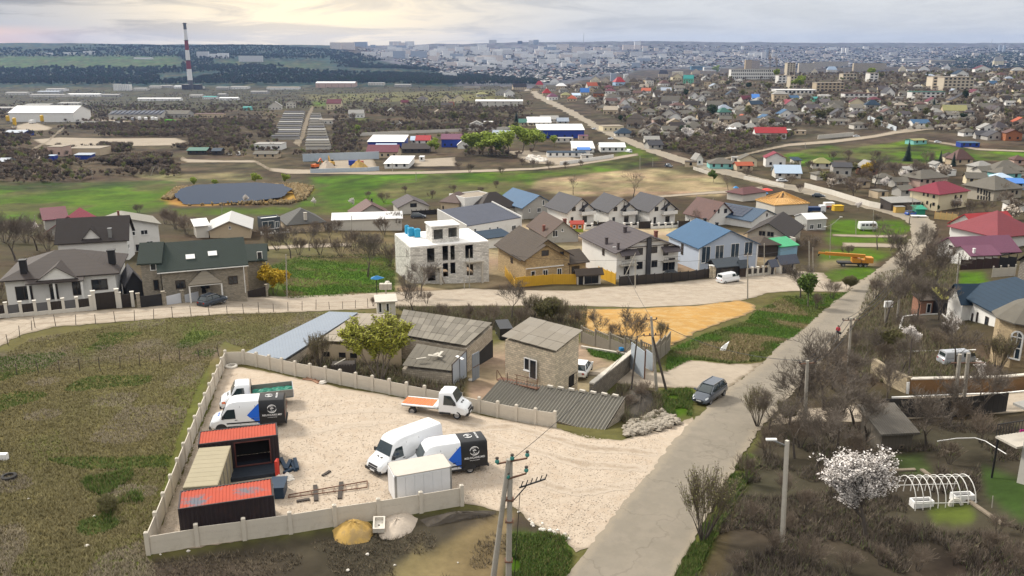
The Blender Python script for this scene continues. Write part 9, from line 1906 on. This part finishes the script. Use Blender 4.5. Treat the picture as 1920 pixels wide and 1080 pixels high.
for e in[(818,288,30,'lime green tree before the bright red roof'),(885,290,40,'leftmost lime green willow of the valley group'),(905,290,42,'second lime green willow of the valley group'),(928,292,46,'tallest lime green willow of the valley group'),(955,290,44,'shorter lime green willow in the middle of the valley group'),(1000,282,40,'lime green willow touching the blue factory'),(980,285,52,'big lime green willow left of the blue factory'),(1040,276,22,'darker green tree before the blue factory'),(478,346,22,'yellow green bush on the pond side bank'),(533,346,22,'yellow green bush left on the track bank'),(365,352,20,'yellow green bush beyond the pond'),(403,350,14,'small green bush beyond the pond'),(1180,228,14,'pale green bush by the far road'),(670,250,16,'green thicket on the orchard lawn'),(1515,230,10,'small green tree in the village'),(1395,262,18,'bright green bush below the red roofed house'),(1630,150,22,'bright green tree before the pale balcony block'),(1500,168,26,'greening trees right of the school'),(1345,140,18,'yellow green tree left of the school'),(1455,150,20,'green tree at the end of the school')]:tree('mlime',*e,fat=1.5 if 870<e[0]<1000 else 1.1)
br=random.Random(5)
def scatter(kinds,n,poly,h0,h1,lx,cat,gp,name=None,avoid=True):
 xs=[p[0]for p in poly];ys=[p[1]for p in poly];k=0;t=0
 while k<n and t<n*60:
  t+=1;x,y=br.uniform(min(xs),max(xs)),br.uniform(min(ys),max(ys))
  if not inpoly(x,y,poly):continue
  if avoid and any(abs(x-a)<c*.5 and-1<b-y<6 for a,b,c in VH):continue
  p=W(x,y);kd=br.choice(kinds);kk=TCOUNT[kd]=TCOUNT.get(kd,-1)+1;a,b=TREES[kd][kk%len(TREES[kd])]
  h=br.uniform(h0,h1);sc_=h/MH[b.name];o=tg(name or 'tree',lx[kd]if isinstance(lx,dict)else lx,cat,p,br.random()*6,gp[kd]if isinstance(gp,dict)else gp);o.scale=(sc_*1.15,sc_*1.15,sc_);link('trunk',a,o);link('crown',b,o);k+=1
lab=dict(fbare='bare grey brown tree between the village houses',fbloss='pale blossoming fruit tree between the village houses',fgreen='fresh green tree between the village houses',folive='olive budding tree between the village houses',fdark='dark evergreen tree between the village houses')
grp=dict(fbare='bare village trees',fbloss='blossoming village trees',fgreen='green village trees',folive='olive village trees',fdark='evergreen village trees')
scatter(['fbare']*8+['fbloss']*2+['folive']*2+['fdark'],130,[(1010,168),(1400,132),(1930,122),(1930,262),(1840,250),(1700,246),(1560,240),(1480,242),(1330,290),(1240,268),(1190,246),(1110,206)],5,10,lab,'tree',grp)
lab2={k:v.replace('between the village houses','in the valley orchards')for k,v in lab.items()};grp2={k:v.replace('village','valley')for k,v in grp.items()}
scatter(['fbare']*9+['fbloss']+['folive'],45,[(590,200),(830,185),(960,205),(990,240),(960,250),(660,252),(640,285),(600,290),(590,250)],5,9,lab2,'tree',grp2)
scatter(['fbare'],15,[(340,236),(530,222),(510,262),(470,280),(350,276)],4,8,lab2,'tree',grp2)
lab3={k:v.replace('between the village houses','in the gardens left of the cream villa')for k,v in lab.items()};grp3={k:v.replace('village','garden')for k,v in grp.items()}
scatter(['fbare']*6+['fbloss']*2+['folive'],30,[(1480,322),(1700,310),(1920,350),(1920,420),(1830,410),(1720,372),(1600,372),(1500,345)],3.5,7,lab3,'tree',grp3)
def clu(name,lx,cat,P,hs,ws,cols,m,n=5,seed=1):
 r_=RNG(seed);k=len(P);V=np.zeros((k,n+2,3));
 ang=r_.uniform(0,6.28,(k,1))+np.arange(n)[None]*2*math.pi/n
 rad=ws[:,None]*r_.uniform(.55,1.15,(k,n));zz_=hs[:,None]*r_.uniform(.35,.75,(k,n))
 V[:,:n,0]=P[:,0:1]+rad*np.cos(ang);V[:,:n,1]=P[:,1:2]+rad*np.sin(ang);V[:,:n,2]=P[:,2:3]+zz_
 V[:,n]=P+np.stack([r_.normal(0,.2,k)*ws,r_.normal(0,.2,k)*ws,hs],1);V[:,n+1]=P-np.array([0,0,.3])
 o=np.arange(k)[:,None]*(n+2);F=[]
 for i in range(n):F.append(np.concatenate([o+i,o+(i+1)%n,o+n],1));F.append(np.concatenate([o+(i+1)%n,o+i,o+n+1],1))
 F=np.concatenate(F);C=np.repeat(cols[:,None],n+2,1)*r_.uniform(.75,1.25,(k,n+2,1))
 ob=link(name,mesh_np(name,V.reshape(-1,3),F,m,col=C.reshape(-1,3)),kind='stuff');return tag(ob,lx,cat)
def smp(poly,n,seed,power=1.0):
 r_=RNG(seed);xs=[p[0]for p in poly];ys=[p[1]for p in poly];a=(np.array([min(xs),max(xs)])-960)/FPX
 P=[W(*p)for p in poly];A_=[(p.x/p.y,math.log(p.y))for p in P];a0,a1=min(q[0]for q in A_),max(q[0]for q in A_);s0,s1=min(q[1]for q in A_),max(q[1]for q in A_)
 X=r_.uniform(a0,a1,n*4);Y=r_.uniform(s0,s1,n*4);ins=np.zeros(n*4,bool)
 for i in range(len(A_)):
  (xa,ya),(xb,yb)=A_[i],A_[(i+1)%len(A_)]
  if ya==yb:continue
  c=(ya>Y)!=(yb>Y);ins^=c&(X<(xb-xa)*(Y-ya)/(yb-ya)+xa)
 X,Y=X[ins][:n],np.exp(Y[ins][:n]);X=X*Y;return np.stack([X,Y,gz(X,Y)],1)
SRC={}
def ins(name,lx,cat,P,h,kinds,seed):
 me=bpy.data.meshes.new(name);me.from_pydata([tuple(p)for p in P],[],[]);a=me.attributes.new('sc','FLOAT','POINT');a.data.foreach_set('value',np.asarray(h,np.float32))
 o=link(name,me,kind='stuff');tag(o,lx,cat);ng=bpy.data.node_groups.new(name,'GeometryNodeTree')
 ng.interface.new_socket('Geometry',in_out='INPUT',socket_type='NodeSocketGeometry');ng.interface.new_socket('Geometry',in_out='OUTPUT',socket_type='NodeSocketGeometry')
 N,L=ng.nodes,ng.links;gi,go,ip,ji=N.new('NodeGroupInput'),N.new('NodeGroupOutput'),N.new('GeometryNodeInstanceOnPoints'),N.new('GeometryNodeJoinGeometry')
 for i,(k,j,m)in enumerate(kinds):
  c=TREES[k][j][1].copy();c.materials[0]=m;c.materials[1]=m;ob=bpy.data.objects.new('crown_source',c);ob.scale=(1,)*3
  oi=N.new('GeometryNodeObjectInfo');oi.inputs['Object'].default_value=ob;oi.inputs['As Instance'].default_value=True;L.new(oi.outputs['Geometry'],ji.inputs[0])
 def rv(t,lo,hi,sd):
  r=N.new('FunctionNodeRandomValue');r.data_type=t;q=[s for s in r.inputs if s.enabled];q[0].default_value=lo;q[1].default_value=hi;r.inputs['Seed'].default_value=sd;return[s for s in r.outputs if s.enabled][0]
 at=N.new('GeometryNodeInputNamedAttribute');at.data_type='FLOAT';at.inputs['Name'].default_value='sc'
 L.new(gi.outputs[0],ip.inputs['Points']);L.new(ji.outputs[0],ip.inputs['Instance']);ip.inputs['Pick Instance'].default_value=True
 L.new(rv('INT',0,len(kinds)-1,seed),ip.inputs['Instance Index']);L.new(rv('FLOAT_VECTOR',(0,0,0),(.1,.1,6.28),seed+1),ip.inputs['Rotation']);L.new(at.outputs[0],ip.inputs['Scale']);L.new(ip.outputs[0],go.inputs[0])
 o.modifiers.new('scatter','NODES').node_group=ng;return o
tw=[M('twig_'+n_,c_,rg=1,var=.2,scale=.5)for n_,c_ in(('brown',(.19,.145,.108)),('grey',(.22,.185,.15)),('dark',(.115,.092,.072)),('olive',(.20,.22,.08)),('pale',(.55,.49,.42)),('wood',(.042,.055,.040)),('woodb',(.060,.056,.042)),('woodg',(.040,.070,.034)))]
K_BR=[('spot',0,tw[0]),('spot',1,tw[1]),('spot',2,tw[2]),('spot',3,tw[0]),('spot',1,tw[0]),('spot',2,tw[3]),('spot',0,tw[2])]
K_WD=[('spot',0,tw[5]),('spot',1,tw[6]),('spot',2,tw[5]),('spot',3,tw[7])]
mass=M('foliage_mass',(.1,.1,.1),rg=1,var=.25,scale=.3,attr='Col',spec=.05)
def colmix(n,cols,wts,seed):
 r_=RNG(seed);c=np.array(cols);return c[r_.choice(len(cols),n,p=np.array(wts)/sum(wts))]
Pf=np.concatenate([smp([(-200,90),(300,88),(560,90),(650,98),(720,114),(850,141),(860,160),(600,158),(300,160),(-200,160)],15000,1),smp([(640,112),(860,140),(1000,150),(1010,162),(860,164),(700,150)],2200,2)])
wx,wy=project(Pf[:,0],Pf[:,1],Pf[:,2]);Pf=Pf[(vnoise(Pf[:,0]/240,Pf[:,1]/300,5)>.3)&~((wx<340)&(wy>108)&(wy<128))&~((wx>400)&(wx<620)&(wy>112)&(wy<124))]
ins('wood','dark leafless woodland covering the hill behind the chimney','woodland',Pf,RNG(3).uniform(.9,2.0,len(Pf)),K_WD,5)
Pc=smp([(668,92),(1180,86),(1500,88),(1920,88),(1920,126),(1400,124),(1200,130),(1010,158),(860,150),(760,120)],7000,7)
clu('town_trees','blue grey trees and small roofs between the far town blocks','trees',Pc,RNG(8).uniform(3,7,len(Pc)),RNG(9).uniform(5,12,len(Pc)),colmix(len(Pc),[(.05,.052,.045),(.07,.065,.055),(.045,.055,.035),(.50,.48,.46),(.30,.20,.16)],[3,2,2,4.5,1.0],10),mass)
Pr=smp([(1740,100),(1960,90),(1960,128),(1760,128)],1500,11)
ins('ridge_trees','dark trees on the right hand ridge','woodland',Pr,RNG(8).uniform(.7,1.5,len(Pr)),K_WD,35)
Pv=np.concatenate([smp([(0,168),(960,162),(985,190),(820,190),(560,200),(360,222),(0,225)],4000,13),smp([(150,236),(480,224),(540,250),(480,272),(360,276),(352,258),(150,255)],3200,14),smp([(-40,260),(60,250),(60,330),(-40,340)],500,15),smp([(600,205),(980,200),(990,246),(680,256),(640,296),(600,296)],3200,16),smp([(190,276),(350,278),(345,312),(190,312)],2000,17),smp([(-150,196),(1000,190),(1010,300),(700,335),(300,335),(-150,345)],9000,77),smp([(1170,250),(1230,262),(1500,250),(1440,275),(1330,300),(1200,268)],1300,18)])
qx,qy=project(Pv[:,0],Pv[:,1],Pv[:,2]);Pv=Pv[~((qx>560)&(qy>297)&(qx<1010))&~((qx>58)&(qx<355)&(qy>257)&(qy<276))&~((qx>340)&(qx<600)&(qy>295))&~((qx<110)&(qy>224)&(qy<248))&~((qx>520)&(qx<625)&(qy>206)&(qy<290))&~((qx>680)&(qx<870)&(qy>262))]
Pv=Pv[vnoise(Pv[:,0]/28,Pv[:,1]/45,66)+.35*vnoise(Pv[:,0]/9,Pv[:,1]/12,67)>.55]
ins('scrub','brown leafless scrub and orchards filling the valley','scrub',Pv,RNG(18).uniform(.18,.6,len(Pv)),K_BR,15)
Ph=smp([(1010,168),(1400,134),(1930,124),(1930,262),(1840,250),(1700,246),(1560,240),(1480,242),(1330,290),(1240,268),(1190,246),(1110,206)],9000,21)
ins('garden_growth','grey brown garden shrubs and small trees between the hillside houses','shrubs',Ph,RNG(22).uniform(.15,.72,len(Ph)),K_BR+[('spot',3,tw[4])],25)
Pd=np.concatenate([smp([(304,374),(332,354),(420,349),(560,347),(588,353),(578,370),(556,374),(550,360),(480,353),(372,357),(335,366),(322,376)],2600,25),smp([(330,386),(540,384),(580,374),(540,378),(400,385)],180,26)])
clu('reeds','straw coloured reeds ringing the pond','reeds',Pd,RNG(27).uniform(.6,1.5,len(Pd)),RNG(28).uniform(.3,.8,len(Pd)),colmix(len(Pd),[(.22,.16,.085),(.18,.135,.07),(.25,.20,.12)],[3,2,2],29),mass)
def bld(name,lx,P,h,w,cols,seed,lean=.5,cat='grass'):
 r_=RNG(seed);k=len(P);V=np.zeros((k,3,3,3))
 for b in range(3):
  a=r_.uniform(0,6.28,k);d=np.stack([np.cos(a),np.sin(a),0*a],1);s_=np.stack([-np.sin(a),np.cos(a),0*a],1);hh=(h*r_.uniform(.5,1.3,k))[:,None];c=P+d*(w*r_.uniform(0,2.5,k))[:,None]
  V[:,b,0]=c-s_*w-[0,0,.02];V[:,b,1]=c+s_*w-[0,0,.02];V[:,b,2]=c+d*hh*lean*r_.uniform(.2,1.4,k)[:,None]+np.array([0,0,1])*hh
 F=np.arange(k*9).reshape(-1,3);C=np.repeat((cols*r_.uniform(.7,1.3,(k,1)))[:,None],9,1)
 ob=link(name,mesh_np(name,V.reshape(-1,3),F,mass,col=C.reshape(-1,3)),kind='stuff');return tag(ob,lx,cat)
def tby(P,s,lo,seed):return P[vnoise(P[:,0]/s,P[:,1]/s,seed)>lo]
Pg=smp([(-60,705),(60,635),(200,612),(690,586),(620,600),(560,650),(460,655),(420,640),(275,1045),(300,1090),(-60,1090)],60000,31);dn=vnoise(Pg[:,0]/4.5,Pg[:,1]/4.5,33)
bld('dry_grass','dry brown grass covering the field left of the concrete fence',Pg,np.full(len(Pg),.17),.03,np.where((dn>.74)[:,None],np.array([.11,.15,.045]),np.where((dn<.34)[:,None],np.array([.27,.232,.165]),np.array([.225,.198,.105]))),34,.9)
Pn=np.concatenate([smp([(958,990),(1078,1012),(1058,1095),(950,1095)],5000,35),smp([(1236,735),(1300,728),(1296,780),(1246,778)],2500,36),smp([(1262,1095),(1300,1020),(1400,850),(1425,868),(1350,990),(1300,1095)],7000,37),smp([(150,900),(245,880),(270,940),(200,985)],2500,38)])
Pn=tby(Pn,1.3,.36,68)
bld('green_grass','fresh green grass tufts on the verges and around the pole',Pn,np.full(len(Pn),.30),.032,colmix(len(Pn),[(.09,.145,.038),(.12,.165,.045),(.2,.18,.08)],[4,3,1.5],39),40,.6)
Pm=np.concatenate([smp([(1255,655),(1320,628),(1400,602),(1424,580),(1470,556),(1592,548),(1540,587),(1480,637),(1430,677),(1370,682),(1300,674),(1248,700)],14000,41),smp([(505,500),(560,480),(740,474),(740,546),(640,556),(540,560)],9000,42),smp([(1100,655),(1180,668),(1178,682),(1110,668)],900,43)]);dm=vnoise(Pm[:,0]/5,Pm[:,1]/5,44)
bld('verge_grass','rough green and straw grass on the lawn and street verges',Pm,np.full(len(Pm),.26),.045,np.where((dm>.5)[:,None],np.array([.095,.17,.036]),np.where((dm<.3)[:,None],np.array([.27,.22,.125]),np.array([.14,.165,.06]))),45,.6)
Pb=smp([(1290,1095),(1330,1000),(1400,880),(1480,800),(1690,795),(1925,790),(1925,1095)],22000,46);Pb=tby(Pb,2.5,.42,47);bx,by=project(Pb[:,0],Pb[:,1],Pb[:,2]);Pb=Pb[~(((bx>1665)&(bx<1755)&(by<893)&(by>848))|((bx>1838)&(by>866)&(by<985))|((bx>1700)&(bx<1838)&(by>925)&(by<985)))]
bld('brambles','dark dry bramble stems over the soil right of the road',Pb,np.full(len(Pb),.4),.018,colmix(len(Pb),[(.12,.10,.08),(.17,.14,.11),(.085,.072,.06),(.11,.14,.05)],[4,2,4,.6],48),49,.8,'brambles')
Ps=smp([(285,1050),(620,1010),(700,990),(870,962),(950,960),(1050,1012),(950,1095),(290,1095)],5000,50);Ps=tby(Ps,2,.5,51)
bld('stubble','thin dead stems on the dug soil before the front fence',Ps,np.full(len(Ps),.18),.02,colmix(len(Ps),[(.16,.13,.09),(.09,.075,.055)],[2,3],52),53,1.2,'stubble')
Pq=np.concatenate([smp([(740,576),(1100,576),(1100,620),(930,620),(765,590)],9000,54),smp([(1130,765),(1168,722),(1238,742),(1244,790),(1185,802)],2500,55),smp([(560,690),(870,746),(870,702),(560,652)],2500,56),smp([(1640,514),(1800,480),(1795,562),(1680,600),(1600,690),(1590,640)],9000,57),smp([(1600,610),(1700,605),(1790,645),(1880,700),(1700,722),(1610,715)],7000,58)])
bld('weeds','grey brown weeds in the rough ground behind barns and along the road bank',Pq,np.full(len(Pq),.6),.03,colmix(len(Pq),[(.16,.135,.09),(.21,.18,.12),(.11,.092,.07),(.12,.15,.055)],[4,2,3,1.5],59),60,.7,'weeds')
Pp=np.concatenate([smp([(430,700),(640,735),(1040,806),(1165,830),(1270,800),(1180,945),(1078,1030),(960,950),(866,944),(520,1000),(300,1005)],16000,61)])
r_=RNG(62);pc=colmix(len(Pp),[(.46,.39,.315),(.40,.33,.26),(.50,.43,.36),(.36,.30,.235)],[4,3,2,1],63)
clu('gravel_stones','loose limestone lumps scattered over the gravel yard','gravel',Pp+[0,0,.02],r_.uniform(.02,.07,len(Pp)),r_.uniform(.02,.075,len(Pp)),pc,mass,4,64)
for o in AUTO:
 o['label']=o['_desc']+' '+where(*o['_px'],LM=FARM if o['_desc'].endswith('block')else NEARM if o['category']in('bush','tree')else None)
byl={}
for o in AUTO:byl.setdefault(o['label'],[]).append(o)
for l,os_ in byl.items():
 if len(os_)==1:continue
 os_.sort(key=lambda o:o['_px'][1],reverse=True);od=[a+'nearest' for a in('','second ','third ','fourth ','fifth ','sixth ','seventh ','eighth ','ninth ')]
 for i,o in enumerate(os_):
  if i<9:o['label']=od[i]+' '+l
for o in AUTO:
 if len(o['label'].split())>16:o['label']=' '.join(o['label'].replace(' and ',' ').split()[:16])
 del o['_desc'];del o['_px']
 # AIR
hz=bpy.data.materials.new('air_haze');hz.use_nodes=True;hn=hz.node_tree;hn.nodes.clear()
pv=hn.nodes.new('ShaderNodeVolumePrincipled');pv.inputs['Color'].default_value=(.34,.54,1.0,1);pv.inputs['Density'].default_value=HAZE_D;pv.inputs['Anisotropy'].default_value=.25
mo=hn.nodes.new('ShaderNodeOutputMaterial');hn.links.new(pv.outputs[0],mo.inputs['Volume'])
top=max(CAMZ+4,float(GZ.max())+90)
zmin=float(GZ.min())
MB().box(-11000,11000,-60,10200,zmin-8,max(CAMZ+120,top)).bd('haze',hz)['kind']='stuff'
for l,os_ in LABELS.items():
 live=[]
 for o in os_:
  try:o.name;live.append(o)
  except ReferenceError:pass
 if len(live)>1:
  for o in live:
   if 'group' not in o:o['group']=l[:50]
for o in COL.objects:
 if '_d' in o:del o['_d']
 if '_t' in o:del o['_t']
